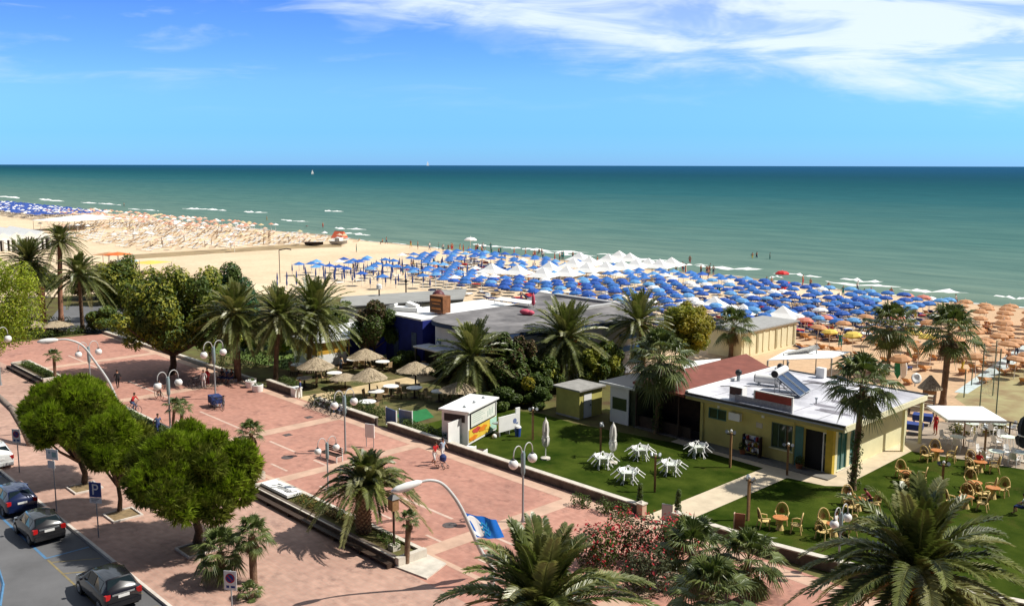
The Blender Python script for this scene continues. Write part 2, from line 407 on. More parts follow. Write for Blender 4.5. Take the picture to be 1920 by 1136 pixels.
sheet('garden_ground', [(-150, 20), (-10, 20), (-10, 62), (-58, 70), (-62, 84), (-112, 84), (-150, 60)], .004, EARTH, 'bare brown soil and thin grass under the garden trees', 'garden ground')
sheet('road', [(-160, -40), (20, -40), (20, 16.2), (-160, 16.2)], .004, ASPH, 'grey asphalt road along the kerb', 'road')
mb = MB(); mb.bx(-160, 20, 16.35, 26.3, -.1, .12)
structure(mb.build('pavement', PAVE2), 'pale pink pavement between road and planters', 'pavement')
mb = MB(); mb.prism([(-160, 26.3), (20, 26.3), (20, 40.6), (-75, 40.6), (-112.6, 39.8), (-114, 30), (-160, 29)], -.1, .12)
structure(mb.build('promenade', PAVE), 'wide pink paved promenade', 'promenade')
Z1 = .124
mb = MB()
for x0, x1 in ((-71.1, -64.4), (-59.8, -56.3), (-44.0, -39.1), (-53.8, -47.5), (-36, -30), (-86, -76), (-102, -92), (-27, -21)): strip(mb, x0, x1, 32.36, 32.56, Z1)
for x0, x1 in ((-55.1, -53.0), (-43.3, -41.5), (-38.3, -36.1), (-49, -46), (-62, -60), (-70, -66), (-34, -31)): strip(mb, x0, x1, 29.85, 30.02, Z1)
structure(mb.build('paving_line', LINEW), 'thin pale lines set into the promenade paving', 'paving line')
mb = MB()
for xc, wd in ((-97, 1.2), (-79, 1.2), (-61.9, 1.25), (-51.7, 1.0), (-36.5, 1.1), (-26, 1.1)):
    strip(mb, xc - wd / 2, xc + wd / 2, 28.6, 39.4, Z1 + .004)
strip(mb, -112, 12, 39.4, 40.3, Z1 + .004); strip(mb, -100, -75, 28.2, 28.55, Z1 + .004); strip(mb, -75, 12, 28.25, 28.6, Z1 + .004)
structure(mb.build('paving_band', CREAM), 'cream stone bands crossing the pink promenade', 'paving band')
mb = MB(); mb.bx(-160, 20, 16.2, 16.36, -.1, .145)
structure(mb.build('kerb', KERB), 'pale stone kerb between road and pavement', 'kerb')
mb = MB()
strip(mb, -160, -49.4, 13.9, 14.03, .009)
for x in (-49.45, -54.6, -59.8, -65): strip(mb, x - .06, x + .06, 14.03, 16.1, .0095)
mb.tube([P(0, 1060, .006) + Vector((-.4, 0, 0)), P(8, 1095, .006), P(2, 1136, .006)], .07, 4)
structure(mb.build('bay_marking', LINEB), 'blue painted parking bay lines on the asphalt', 'road marking')
YEL = mat('yellow_road_paint', (.24, .19, .09), .6, .3, 2)
mb = MB(); strip(mb, -49.2, -36, 13.92, 14.02, .009)
for i in range(7): mb.quad((-48.8 + i * 1.8, 14.03, .0092), (-48.68 + i * 1.8, 14.03, .0092), (-47.5 + i * 1.8, 16.0, .0092), (-47.62 + i * 1.8, 16.0, .0092))
structure(mb.build('hatched_marking', YEL), 'faded yellow no parking lines near the black car', 'road marking')

# lawns and paths
WY = 40.55
sheet('lawn', [(-56, 41.0), (-32.05, 41.0), (-32.05, 53.6), (-39, 54.0), (-44, 53.2), (-48.2, 52.4), (-52, 52.6), (-56, 51)], .016, LAWN, 'mown green lawn with white tables beside the kiosk', 'lawn')
sheet('grass', [(-29.95, 41.6), (-10, 41.6), (-10, 66), (-20, 66.1), (-26.9, 64.6), (-26.8, 57), (-27.5, 55.0), (-29.95, 54.2)], .016, LAWN, 'mown green lawn with wicker chairs right of the path', 'lawn')
sheet('path', [(-32.05, 40.6), (-29.95, 40.6), (-29.95, 53.0), (-27.5, 53.4), (-26.4, 54.4), (-26.6, 55.9), (-28.4, 56), (-40, 56), (-40, 54.0), (-32.05, 53.6)], .02, PATHC, 'cream path leading from the promenade to the yellow bar', 'path')
sheet('side_path', [(-28.4, 55.95), (-26.7, 55.95), (-26.9, 64.6), (-26.9, 67.2), (-28.4, 67.2)], .022, PATHC, 'cream path along the sunlit side of the yellow bar', 'path')
sheet('terrace', [(-28.6, 67.2), (-26.9, 64.6), (-20, 66.1), (-10, 66.0), (-10, 80), (-27, 76), (-30, 72)], .018, TERR, 'brown paved terrace with white plastic tables', 'terrace')
sheet('garden_path', [(-70.2, 40.6), (-67.5, 40.6), (-67.3, 56.0), (-70.0, 56.0)], .014, mat('straw_path', (.55, .42, .24), .85, .2, .8), 'straw coloured path through the thatched garden', 'path')
GR2 = mat('rough_grass', (.07, .105, .02), .95, .35, .7, c2=(.15, .12, .05), bump=.6, bscale=20, detail=9)
sheet('garden_lawn', [(-67.2, 41.2), (-57.5, 41.2), (-57.5, 50), (-67.0, 53)], .010, GR2, 'patchy grass under tables near the kiosk', 'lawn')
sheet('thin_grass', [(-77.5, 41.2), (-70.4, 41.2), (-70.3, 53), (-77.5, 47.5)], .010, GR2, 'patchy grass around the thatched parasols', 'lawn')
sheet('back_lawn', [(-98, 44), (-80, 46), (-82, 56), (-100, 60)], .010, mat('back_grass', (.10, .15, .03), .95, .3, .7), 'sunlit back lawn behind the tall palms', 'lawn')
sheet('asphalt_yard', [(-122, 36), (-112.8, 40), (-108, 52), (-128, 56), (-140, 44)], .012, ASPH, 'grey asphalt yard among palms at far left', 'yard')
sheet('boardwalk', [P(1790, 735), P(1815, 738), P(1925, 668), P(1925, 640)], .014, mat('pale_boardwalk', (.50, .58, .58), .7, .15, 2), 'pale bluish boardwalk leading to the orange umbrellas', 'boardwalk')
sheet('vehicle_track', [P(240, 478), P(400, 468), P(560, 458), P(640, 458), P(640, 463), P(560, 466), P(410, 475), P(250, 486)], .010, mat('dark_damp_sand', (.33, .24, .13), .95, .3, .2), 'dark damp track across the pale beach', 'track')

# breaking waves: low foam ridges near the shore
def wave(x0, y0, x1, y1, h, wd):
    a, b_ = P(x0, y0, -.3), P(x1, y1, -.3); d = b_ - a; L = d.length; nrm = Vector((-d.y, d.x, 0)).normalized()
    wd *= 1.9; h *= 1.1; mb = MB(); n = max(12, int(L / .8)); ph = rnd.random() * 9
    for i in range(n + 1):
        u = i / n; p = a + d * u; tp = (min(u, 1 - u) * 4) ** .6 if min(u, 1 - u) < .25 else 1
        tp *= .62 + .30 * math.sin(u * 17 + ph) + .2 * math.sin(u * 47 + ph * 3) + rnd.uniform(-.25, .25); tp = max(.02, tp)
        p = p + nrm * (1.1 * math.sin(u * 7 + ph) + .5 * math.sin(u * 19 + ph))
        mb.v += [tuple(p - nrm * wd * tp), tuple(p + Vector((0, 0, h * tp))), tuple(p + nrm * wd * .45 * tp)]
    for i in range(n):
        for j in range(2): mb.f.append((i * 3 + j, (i + 1) * 3 + j, (i + 1) * 3 + j + 1, i * 3 + j + 1)); mb.m.append(0)
    for v in range(len(mb.v)): mb.v[v] = (mb.v[v][0], mb.v[v][1], mb.v[v][2] - .02)
    return mb
mb = MB()
for a in ((345, 391, 430, 395, .5, 1.6), (452, 397, 498, 399, .4, 1.4), (603, 395, 640, 397, .4, 1.5), (622, 427, 682, 431, .4, 1.2), (640, 437, 700, 441, .25, 1.2),
          (940, 464, 1105, 474, .3, 2.0), (1010, 473, 1118, 480, .2, 1.2), (1300, 500, 1435, 506, .35, 1.1), (1572, 524, 1656, 529, .4, .8), (1540, 528, 1690, 540, .25, .8), (1680, 542, 1820, 551, .4, .75),
          (1862, 556, 1935, 560, .3, .7), (1440, 519, 1470, 520, .2, .6), (240, 391, 300, 396, .2, 1), (70, 373, 120, 378, .4, 2), (150, 379, 230, 385, .3, 1.6), (0, 368, 40, 372, .4, 2.2), (1180, 484, 1260, 489, .15, 1), (1450, 512, 1545, 519, .25, .7), (1280, 495, 1330, 498, .2, .8), (880, 458, 945, 463, .2, 1.2), (1120, 476, 1190, 480, .2, .9), (520, 412, 580, 416, .2, 1.1), (1130, 482, 1200, 487, .2, .8)):
    wv = wave(*a); mb.add(wv.v, wv.f)
structure(mb.build('surf', FOAM, smooth=True), 'white foaming wave crests breaking along the shore', 'surf')
mb = MB()      # thin swash of foam where the water meets the sand
pts = [(-640 + 2.2 * i) for i in range(312)]
for i in range(len(pts) - 1):
    if rnd.random() < .35: continue
    for x, nx in ((pts[i], pts[i + 1]),):
        y0, y1 = shore(x) - .25, shore(nx) - .25; w0 = rnd.uniform(.1, .9)
        mb.quad((x, y0 - w0, -.26), (nx, y1 - w0 * rnd.uniform(.4, 1), -.26), (nx, y1 + .3, -.28), (x, y0 + .3, -.28))
structure(mb.build('swash', FOAM), 'thin white foam line where the sea meets the sand', 'surf')

# ------------------------------------------------------------------ vegetation
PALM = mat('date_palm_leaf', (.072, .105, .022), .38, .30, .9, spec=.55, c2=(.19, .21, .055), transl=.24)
PALML = mat('date_palm_painted_highlight', (.22, .23, .075), .35, .25, .9, spec=.6, c2=(.27, .27, .12), transl=.2)  # sun highlights on random fronds, put into a paler leaf colour
PALMD = mat('date_palm_old_leaf', (.20, .17, .07), .55, .3, 1.5, transl=.1)
FANL = mat('fan_palm_leaf', (.065, .105, .024), .42, .30, 1.2, spec=.5, c2=(.15, .18, .05), transl=.18)
DEADL = mat('dead_palm_leaf', (.20, .14, .08), .8, .3, 2)
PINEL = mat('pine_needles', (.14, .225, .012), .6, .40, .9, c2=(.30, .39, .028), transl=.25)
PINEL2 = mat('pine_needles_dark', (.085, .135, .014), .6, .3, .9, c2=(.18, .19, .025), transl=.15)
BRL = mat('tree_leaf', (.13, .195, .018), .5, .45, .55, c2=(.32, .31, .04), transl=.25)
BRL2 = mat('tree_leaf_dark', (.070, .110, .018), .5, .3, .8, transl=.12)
YGL = mat('yellow_green_leaf', (.24, .24, .016), .5, .45, .7, c2=(.36, .29, .025), transl=.2)
REDL = mat('reddish_dark_leaf', (.06, .05, .020), .55, .4, .8, c2=(.12, .075, .03), transl=.12)
BLUEG = mat('blue_green_leaf', (.035, .11, .05), .5, .3, .8, transl=.15)
HEDGE = mat('hedge_leaf', (.04, .075, .014), .55, .4, 1.4, c2=(.085, .12, .02), transl=.1)
OLEAN = mat('oleander_leaf', (.045, .075, .03), .55, .35, 1.2, c2=(.10, .10, .05), transl=.12)
FLOW = mat('oleander_flower', (.55, .05, .07), .6, .3, 3, transl=.2)
FRUIT = mat('orange_dates', (.62, .22, .025), .6, .3, 8)
RACH = mat('frond_midrib', (.17, .18, .06), .5, .15, 3)

def frond(mb, el, az, L, droop, nl, ll, r, m=0, rib=2, twist=0.0):
    """one feather leaf: an arching midrib with narrow leaflets on both sides"""
    ca, sa = math.cos(az), math.sin(az); ce, se = math.cos(el), math.sin(el)
    def at(t):
        h = L * (ce * t + .10 * droop * t * t); z = L * (se * t - droop * t * t * (.55 + .45 * t))
        side = twist * t * t * L
        return Vector((ca * h - sa * side, sa * h + ca * side, z))
    pts = [at(i / 7) for i in range(8)]
    mb.tube(pts, [.035 * (1 - .8 * i / 7) for i in range(8)], 3, rib, cap=False)
    for i in range(nl):
        t = .12 + .88 * (i + r.random() * .6) / nl
        p = at(t); q = at(min(1.04, t + .03)); T = (q - p).normalized()
        S = T.cross(Vector((0, 0, 1)))
        if S.length < .05: S = Vector((-sa, ca, 0))
        S.normalize(); U = S.cross(T)
        prof = min(1, .35 + t * 2.2) * (1 - .55 * max(0, t - .55) / .45)
        l = ll * prof * r.uniform(.85, 1.12)
        for sgn in (-1, 1):
            d = (S * sgn * .82 + T * (.55 + .3 * t) + U * r.uniform(.10, .42)).normalized()
            tip = p + d * l + Vector((0, 0, -l * .16))
            wv = T * .036 * (1 + .4 * r.random())
            mid = p + d * l * .45
            mb.add([p - wv * .6, mid - wv, tip, mid + wv], [(0, 1, 2, 3)], m)

def date_crown(name, L, n, seed, lo=-35, nl=44, ll=.46, old=5, d0=.12, d1=.20, pw=.92):
    r = random.Random(seed); mb = MB()
    for i in range(n):
        u = (i + .5) / n
        el = math.radians(lo + (88 - lo) * (u ** pw)) + r.uniform(-.09, .09)
        az = i * 2.39996 + r.uniform(-.2, .2)
        dr = d0 + d1 * max(0, math.cos(el)) ** 1.2 * r.uniform(.7, 1.3)
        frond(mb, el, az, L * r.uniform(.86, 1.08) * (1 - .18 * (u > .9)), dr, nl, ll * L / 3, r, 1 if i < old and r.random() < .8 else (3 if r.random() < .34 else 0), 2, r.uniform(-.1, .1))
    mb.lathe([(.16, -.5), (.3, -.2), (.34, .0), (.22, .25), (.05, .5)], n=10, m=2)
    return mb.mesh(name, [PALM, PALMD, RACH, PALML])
DC = [date_crown('date_crown_mesh', 3.0, nn_, s_, lo) for s_, lo, nn_ in ((3, -58, 84), (5, -48, 70), (9, -68, 92))]
DCB = [date_crown('big_date_crown_mesh', 3.0, nn_, s_, lo, 74, ll_, 5, d0_, d1_, pw_) for s_, lo, nn_, ll_, d0_, d1_, pw_ in ((21, 4, 60, .46, .30, .42, .9), (23, -6, 52, .42, .20, .34, .8), (27, -34, 70, .42, .20, .34, .9))]
DCL = date_crown('arching_date_crown_mesh', 3.0, 66, 33, -30, 44, .46, 5, .24, .34)

def boots_trunk(h, r0, r1, n, mats=(BOOT, PBARK), seed=1):
    r = random.Random(seed); mb = MB()
    mb.lathe([(r0 * 1.1, -.05), (r0, .1), (r0 * .93, h * .5), (r1, h)], n=14, m=1)
    for i in range(n):
        z = .08 + (h - .05) * i / n; a = i * 2.39996; rr = r0 + (r1 - r0) * z / h
        c, s = math.cos(a), math.sin(a); ot = Vector((c, s, 0)); tg = Vector((-s, c, 0)); p = ot * (rr * .93) + Vector((0, 0, z))
        wd = .10 * r.uniform(.8, 1.2); hh = .17; dp = .11 * r.uniform(.8, 1.25)
        a_, b_, c2, d_ = p - tg * wd, p + tg * wd, p + Vector((0, 0, hh)) + ot * dp * .9 + tg * wd * .45, p + Vector((0, 0, hh)) + ot * dp * .9 - tg * wd * .45
        e_ = p + Vector((0, 0, hh * .95)) + ot * .0
        mb.add([a_, b_, c2, d_, e_], [(0, 1, 2, 3), (3, 2, 4), (0, 3, 4), (2, 1, 4)], 0)
    return mb.mesh('boots_trunk_mesh', list(mats))

def fruit_mesh(seed):
    r = random.Random(seed); mb = MB()
    for k in range(22):
        a = r.uniform(0, 6.28); p = Vector((.05, 0, 0)); e = Vector((.34 + r.uniform(-.16, .16), r.uniform(-.26, .26), -.42 + r.uniform(-.2, .25)))
        mb.tube([(0, 0, .05), tuple(e * .6 + Vector((.1, 0, .1))), tuple(e)], .01, 3, 0)
        for q in range(5): mb.ball(e + Vector((r.uniform(-.07, .07), r.uniform(-.07, .07), r.uniform(-.12, .1))), .05, 5, 4, 0)
    return mb.mesh('fruit_mesh', [FRUIT])
FRM = [fruit_mesh(1), fruit_mesh(2)]

def palm_at(base, hub, R_, label, crown, bark=PBARK, rt=.24, fruit=0, boots=0, group='date palms', rz=0.0, lean=True):
    """base: ground point, hub: where the leaves spring from"""
    t = thing('date_palm', label, 'palm tree', base, 0, group)
    off = hub - base; h = off.z
    if boots: tr = place(boots_trunk(h, rt * 1.35, rt * 1.15, boots, seed=int(abs(base.x))), 'trunk', t)
    else:
        mb = MB(); k = 14
        pts = [Vector((off.x * (i / k) ** 1.6, off.y * (i / k) ** 1.6, h * i / k - (.05 if i == 0 else 0))) for i in range(k + 1)]
        mb.tube(pts, [rt * (1.35 if i == 0 else 1.0 - .18 * i / k + (.10 if i > k - 3 else 0) + .03 * (i % 2)) for i in range(k + 1)], 12)
        tr = mb.build('trunk', bark, t, True, 40)
    c = place(crown, 'crown', t, (off.x, off.y, h), rz, R_ / 2.85)
    for i in range(fruit):
        a = rz + i * 2.1 + .4
        f = place(FRM[i % 2], 'fruit_cluster', t, (off.x + math.cos(a) * .3, off.y + math.sin(a) * .3, h + .1), a, R_ / 3.3)
    return t

def hub_of(base, hy, hx=None, px=None):
    """hub above base at picture row hy; small sideways lean allowed"""
    h = HT(base, hy); return Vector((base.x, base.y, h))

def fan_leaf(mb, el, az, pl, fr, r, m=0):
    ca, sa = math.cos(az), math.sin(az)
    d = Vector((ca * math.cos(el), sa * math.cos(el), math.sin(el))); p0 = Vector((0, 0, 0)) + d * .1
    p1 = d * pl + Vector((0, 0, -.10 * pl * math.cos(el)))
    mb.tube([p0, p1], [.02, .013], 3, 2, cap=False)
    S = Vector((-sa, ca, 0)); d2 = (d + Vector((0, 0, -.25))).normalized(); U = S.cross(d2).normalized()
    nb = 22; tips = []
    for j in range(nb):
        a = math.radians(-112 + 224 * j / (nb - 1)); l = fr * (1 - .22 * abs(a) / 2) * r.uniform(.88, 1.06)
        q = p1 + (d2 * math.cos(a) + S * math.sin(a)) * l * .56 + U * (.05 * (j % 2))
        tip = p1 + (d2 * math.cos(a) + S * math.sin(a)) * l * 1.02 + Vector((0, 0, -.40 * fr * r.uniform(.5, 1.3))) + U * .02
        tips.append((q, tip))
    for j in range(nb):
        q, tip = tips[j]
        a = math.radians(-112 + 224 * (j - .5) / (nb - 1)); b = math.radians(-112 + 224 * (j + .5) / (nb - 1))
        q0 = p1 + (d2 * math.cos(a) + S * math.sin(a)) * fr * .44; q1 = p1 + (d2 * math.cos(b) + S * math.sin(b)) * fr * .44
        mb.add([p1, q0, q, q1], [(0, 1, 2), (0, 2, 3)], m); mb.add([q0, tip, q1, q], [(0, 1, 3), (3, 1, 2)], m)

def fan_crown(name, n, seed, lo=-40, pl=.95, fr=.85):
    r = random.Random(seed); mb = MB()
    for i in range(n):
        u = (i + .5) / n; el = math.radians(lo + (86 - lo) * u ** .85) + r.uniform(-.12, .12)
        fan_leaf(mb, el, i * 2.39996 + r.uniform(-.25, .25), pl * r.uniform(.8, 1.15), fr * r.uniform(.85, 1.1), r, 0)
    return mb.mesh(name, [FANL, DEADL, RACH])
FC = [fan_crown('fan_crown_mesh', nn_, s_, lo, pl_, .88) for s_, lo, nn_, pl_ in ((4, -55, 34, 1.05), (8, -42, 28, 1.0), (12, -66, 46, 1.1))]
FCS = fan_crown('small_fan_crown_mesh', 20, 6, -25)
def skirt_mesh(seed):
    r = random.Random(seed); mb = MB()
    for i in range(26): fan_leaf(mb, math.radians(r.uniform(-82, -55)), r.uniform(0, 6.28), r.uniform(.5, 1.0), .6, r, 0)
    return mb.mesh('skirt_mesh', [DEADL, DEADL, DEADL])
SKM = skirt_mesh(3)

def clump(mb, c, rad, n, size, r, m=0, up=.25, core=.55, kind='leaf'):
    """leaf-size faces spread through one puff of a crown"""
    for i in range(n):
        z = r.uniform(-1, 1); a = r.uniform(0, 2 * pi); q = math.sqrt(1 - z * z)
        nrm = Vector((q * math.cos(a), q * math.sin(a), z)); k = core + (1.08 - core) * r.random() ** .6
        p = Vector(c) + Vector((nrm.x * rad[0], nrm.y * rad[1], nrm.z * rad[2])) * k
        d = (nrm + Vector((r.uniform(-.7, .7), r.uniform(-.7, .7), r.uniform(-.4, .7) + up))).normalized()
        if kind == 'needle':
            for j in range(5):
                e = (d + Vector((r.uniform(-.75, .75), r.uniform(-.75, .75), r.uniform(-.5, .75)))).normalized()
                s = e.orthogonal().normalized() * size * .12; l = size * r.uniform(.7, 1.2)
                mb.tri(p - s, p + s, p + e * l, m)
        else:
            t1 = d.orthogonal().normalized(); t1 = Matrix.Rotation(r.uniform(0, 6.28), 3, d) @ t1; t2 = d.cross(t1)
            l = size * r.uniform(.7, 1.3); wv = l * .46
            mb.add([p - t1 * l * .5, p + t2 * wv * .5 + d * .04, p + t1 * l * .5, p - t2 * wv * .5 + d * .04], [(0, 1, 2, 3)], m)

def crown_lobes(rx, rz, nl, r, lr=(.32, .5), flat=.75, zspan=1.75):
    L = []
    for i in range(nl):
        u = (i + .5) / nl; z = 1 - zspan * u; a = i * 2.39996 + r.uniform(-.4, .4); q = math.sqrt(max(0, 1 - z * z))
        k = r.uniform(.46, .92); s = r.uniform(*lr) * (1.25 - .35 * k)
        L.append(((q * math.cos(a) * rx * k, q * math.sin(a) * rx * k, z * rz * k), (rx * s, rx * s, rz * s * flat * 1.25)))
    return L

def tree_at(name, base, cz, rx, rz, label, mats, seed, nl=16, dens=1.0, size=.28, kind='leaf', tr=.2, cat='tree', group=None, off=(0, 0), fork=None, trunk=True, core=.55, lr=(.32, .5), flat=.75, zspan=1.75):
    r = random.Random(seed); t = thing(name, label, cat, base, 0, group)
    L = crown_lobes(rx, rz, nl, r, lr, flat, zspan); mb = MB(); per = int(dens * 900 / (size / .28) ** 1.2)
    for c, rad in L:
        cc = (c[0] + off[0], c[1] + off[1], c[2] + cz)
        vol = (rad[0] / (rx * .42)) ** 2
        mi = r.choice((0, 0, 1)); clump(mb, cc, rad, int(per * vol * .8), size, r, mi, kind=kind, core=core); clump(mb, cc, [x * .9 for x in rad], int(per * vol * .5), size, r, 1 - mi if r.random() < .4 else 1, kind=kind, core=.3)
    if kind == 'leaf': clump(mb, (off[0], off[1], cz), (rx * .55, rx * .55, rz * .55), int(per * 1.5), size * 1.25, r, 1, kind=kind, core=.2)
    mb.build('crown', mats, t)
    if trunk:
        mb = MB(); fz = fork or max(.6, cz - rz * .85)
        top = Vector((off[0] * .6, off[1] * .6, fz)); md = Vector((off[0] * .15, off[1] * .15 + tr * .6, fz * .5))
        mb.tube([(0, 0, -.06), (0, 0, .12), md, top], [tr * 1.5, tr * 1.1, tr * .9, tr * .8], 10)
        for i, (c, rad) in enumerate(L):
            if i % 2 == 0 or nl < 10:
                e = Vector((c[0] + off[0], c[1] + off[1], c[2] + cz)); mid = top.lerp(e, .5) + Vector((r.uniform(-.2, .2), r.uniform(-.2, .2), -.15 * rz * .3))
                mb.tube([top - Vector((0, 0, .1)), mid, e], [tr * .62, tr * .40, tr * .16], 6)
        mb.build('trunk', BARK, t, True)
    return t

# --- date palms
def simple_palm(bx, by, hy, rpx, label, ci, hx=None, **k):
    b0 = P(bx, by); h = HT(b0, hy); hub = Vector((b0.x, b0.y, h))
    if hx is not None:
        q = P(hx, hy, h); sh_ = RT * ((q - hub).dot(RT)); hub = hub + sh_
    R_ = rpx / ppm(hub)
    return palm_at(b0, hub, R_, label, (DC + DCB + [DCL])[ci], **k)
g_ = 'date palms along the promenade and gardens'
simple_palm(684, 1010, 918, 116, 'short date palm with patterned stout trunk rising from the planter strip', 3, hx=690, boots=190, rt=.30, group=g_, rz=.6)
def hub_palm(px, py, z, rpx, label, ci, **k):
    hub = P(px, py, z); return palm_at(Vector((hub.x, hub.y, 0)), hub, rpx / ppm(hub), label, (DC + DCB)[ci], **k)
hub_palm(1018, 1150, 3.4, 238, 'large date palm in the bottom foreground below the blue flag', 4, boots=170, rt=.3, group=g_, rz=2.3)
hub_palm(1722, 1075, 4.6, 236, 'large date palm in the lower right foreground before the wicker chairs', 5, fruit=3, boots=210, rt=.3, group=g_, rz=.2)
simple_palm(886, 748, 668, 86, 'date palm between the thatched garden and the white kiosk', 0, fruit=1, group=g_, rz=.3)
simple_palm(1055, 722, 634, 92, 'date palm carrying orange fruit clusters behind the small yellow shed', 2, hx=1062, fruit=4, rt=.3, group=g_, rz=2.0)
simple_palm(1208, 705, 603, 74, 'date palm with orange fruit beside the white end of the beach club', 1, hx=1197, fruit=2, group=g_, rz=-.5)
simple_palm(447, 716, 590, 78, 'tall date palm with clean trunk at the promenade edge beside the leafy tree', 2, rt=.33, group=g_, rz=.9, fruit=1)
simple_palm(518, 712, 592, 72, 'middle one of three date palms left of the yellow hut', 0, hx=524, group=g_, rz=1.9)
simple_palm(580, 700, 585, 84, 'date palm rising beside the yellow hut with spreading leaves', 2, hx=590, group=g_, rz=3.0)
g2 = 'palms in the far left garden'
simple_palm(115, 602, 455, 46, 'tallest palm at far left with reddish bare trunk', 6, hx=102, bark=RBARK, rt=.32, group=g2, rz=.5)
simple_palm(155, 617, 520, 62, 'bushy date palm right of the tallest far left palm', 6, group=g2, rz=1.5)
simple_palm(48, 602, 492, 58, 'bushy date palm behind the bright green tree at left edge', 2, hx=42, group=g2, rz=2.4)
b0 = P(83, 622); t_ = thing('palm_stump', 'headless reddish palm trunk standing at far left', 'palm trunk', b0, 0, g2)
h_ = HT(b0, 540); mb = MB(); mb.tube([(0, 0, -.05), (0, 0, .4), (-.05, .05, h_ * .5), (-.12, .1, h_)], [.42, .36, .33, .36], 12); mb.build('trunk', RBARK, t_, True, 40)
mb = MB()
for i in range(9): mb.tube([(-.12, .1, h_ - .1), (-.12 + .5 * math.cos(i * 2.4), .1 + .5 * math.sin(i * 2.4), h_ + .12)], [.08, .02], 4)
mb.build('cut_leaf_stub', DKWOOD, t_)

# --- fan palms
def fan_at(base, hub, R_, label, crown, rt=.17, skirt=1, group='fan palms', rz=0.0, ivy=False, bark=PBARK):
    t = thing('fan_palm', label, 'palm tree', base, 0, group); off = hub - base; h = off.z
    mb = MB(); k = 12
    mb.tube([(off.x * i / k, off.y * i / k, h * i / k - (.05 if i == 0 else 0)) for i in range(k + 1)], [rt * (1.5 if i == 0 else 1.05 + .05 * (i % 2)) for i in range(k + 1)], 10)
    mb.build('trunk', bark, t, True, 40)
    s = R_ / 1.75; place(crown, 'crown', t, (off.x, off.y, h), rz, s)
    if skirt: place(SKM, 'dead_fronds', t, (off.x, off.y, h - .05), rz, s * .85)
    if ivy:
        mb = MB(); r = random.Random(5)
        for i in range(10):
            z = h * (.05 + .055 * i); clump(mb, (off.x * z / h + r.uniform(-.1, .1), off.y * z / h + r.uniform(-.1, .1), z), (.42 - .02 * i, .42 - .02 * i, .34), 90, .15, r, 0, kind='leaf', core=.7)
        mb.build('ivy', HEDGE, t)
    return t
def simple_fan(bx, by, hy, rpx, label, ci, hx=None, **k):
    b0 = P(bx, by); h = HT(b0, hy); hub = Vector((b0.x, b0.y, h))
    if hx is not None: q = P(hx, hy, h); hub = hub + RT * ((q - hub).dot(RT))
    return fan_at(b0, hub, rpx / ppm(hub), label, ([*FC, FCS])[ci], **k)
g3 = 'fan palms around the yellow bar'
simple_fan(1232, 812, 672, 70, 'fan palm with ivy on its trunk before the dark porch', 2, hx=1238, group=g3, ivy=True)
simple_fan(1600, 918, 722, 78, 'fan palm with ivy clad trunk at the corner of the yellow bar', 0, hx=1616, group=g3, ivy=True, rz=1)
simple_fan(1665, 702, 612, 60, 'fan palm behind the white roof of the yellow bar', 0, hx=1668, group=g3, rz=2.2)
simple_fan(1768, 758, 622, 70, 'tall slim fan palm left of the white square parasol', 1, hx=1777, rt=.24, group=g3, rz=.4)
simple_fan(1370, 670, 612, 48, 'compact palm before the cream building with fluted wall', 1, hx=1374, group=g3, rz=1.4, rt=.22)
g4 = 'small fan palms on the promenade'
simple_fan(105, 718, 670, 20, 'small fan palm at the end of the far planter strip', 3, group=g4, skirt=0, rt=.13)
simple_fan(324, 812, 764, 25, 'left one of two small fan palms beneath the globe lamp', 3, hx=326, group=g4, skirt=0, rt=.1)
simple_fan(340, 806, 766, 24, 'right one of two small fan palms beneath the globe lamp', 3, hx=341, group=g4, skirt=0, rt=.12, rz=1)
simple_fan(474, 866, 812, 35, 'small shaggy fan palm right behind the nearest pine', 3, group=g4, rt=.12, rz=2)
simple_fan(764, 1062, 975, 28, 'small fan palm at the near tip of the planter strip', 3, hx=768, group=g4, rt=.13, skirt=1, rz=.3)
g5 = 'fan palms in the foreground beds'
def fan_hub(px, py, z, rpx, label, ci, rz=0, **k):
    hub = P(px, py, z); b = Vector((hub.x, hub.y, 0)); return fan_at(b, hub, rpx / ppm(hub), label, ([*FC, FCS])[ci], group=g5, rz=rz, **k)
fan_hub(1300, 1035, 1.5, 88, 'left fan palm of the bottom clump beside the oleander', 1, .3, skirt=0)
fan_hub(1405, 1052, 1.6, 80, 'right fan palm of the bottom clump by the red paving', 0, 1.3, skirt=0)
fan_hub(1335, 1120, 2.2, 98, 'nearest fan palm of the bottom clump with pale bases', 2, 2.5, skirt=0)
fan_hub(415, 1035, 1.6, 62, 'low shaggy palm under the right side of the nearest pine', 0, .2, skirt=0)
fan_hub(474, 1004, 2.5, 50, 'taller leaning fan palm right of the nearest pine', 1, 1.2, skirt=1)
fan_hub(470, 1112, .35, 34, 'tuft of fan leaves on the pavement below the leaning palm', 3, 1.2, skirt=0)

# --- pines
g6 = 'round crowned pines by the parking bays'
PM = [PINEL, PINEL2]
def ground_at(px, py): return P(px, py, 0)
tree_at('pine_tree', P(372, 1022), 3.7, 3.3, 2.75, 'nearest round pine, between the P sign and the leaning palm', PM, 31, 44, 1.7, .38, 'needle', .24, 'pine tree', g6, off=(.1, -.1), fork=1.5, lr=(.18, .31), flat=.85, zspan=1.42)
tree_at('pine_tree', P(160, 910), 4.1, 2.8, 2.7, 'dense dark pine standing before the curved street lamp', PM, 47, 38, 1.7, .38, 'needle', .2, 'pine tree', g6, off=(-.9, 0), fork=1.5, lr=(.19, .33), flat=.85, zspan=1.5)
tree_at('pine_tree', P(226, 962), 3.8, 2.1, 2.0, 'slender pine between the dark pine and the nearest pine', PM, 53, 28, 1.6, .38, 'needle', .14, 'pine tree', g6, off=(.05, 0), fork=1.7, lr=(.2, .35), flat=.85, zspan=1.45)
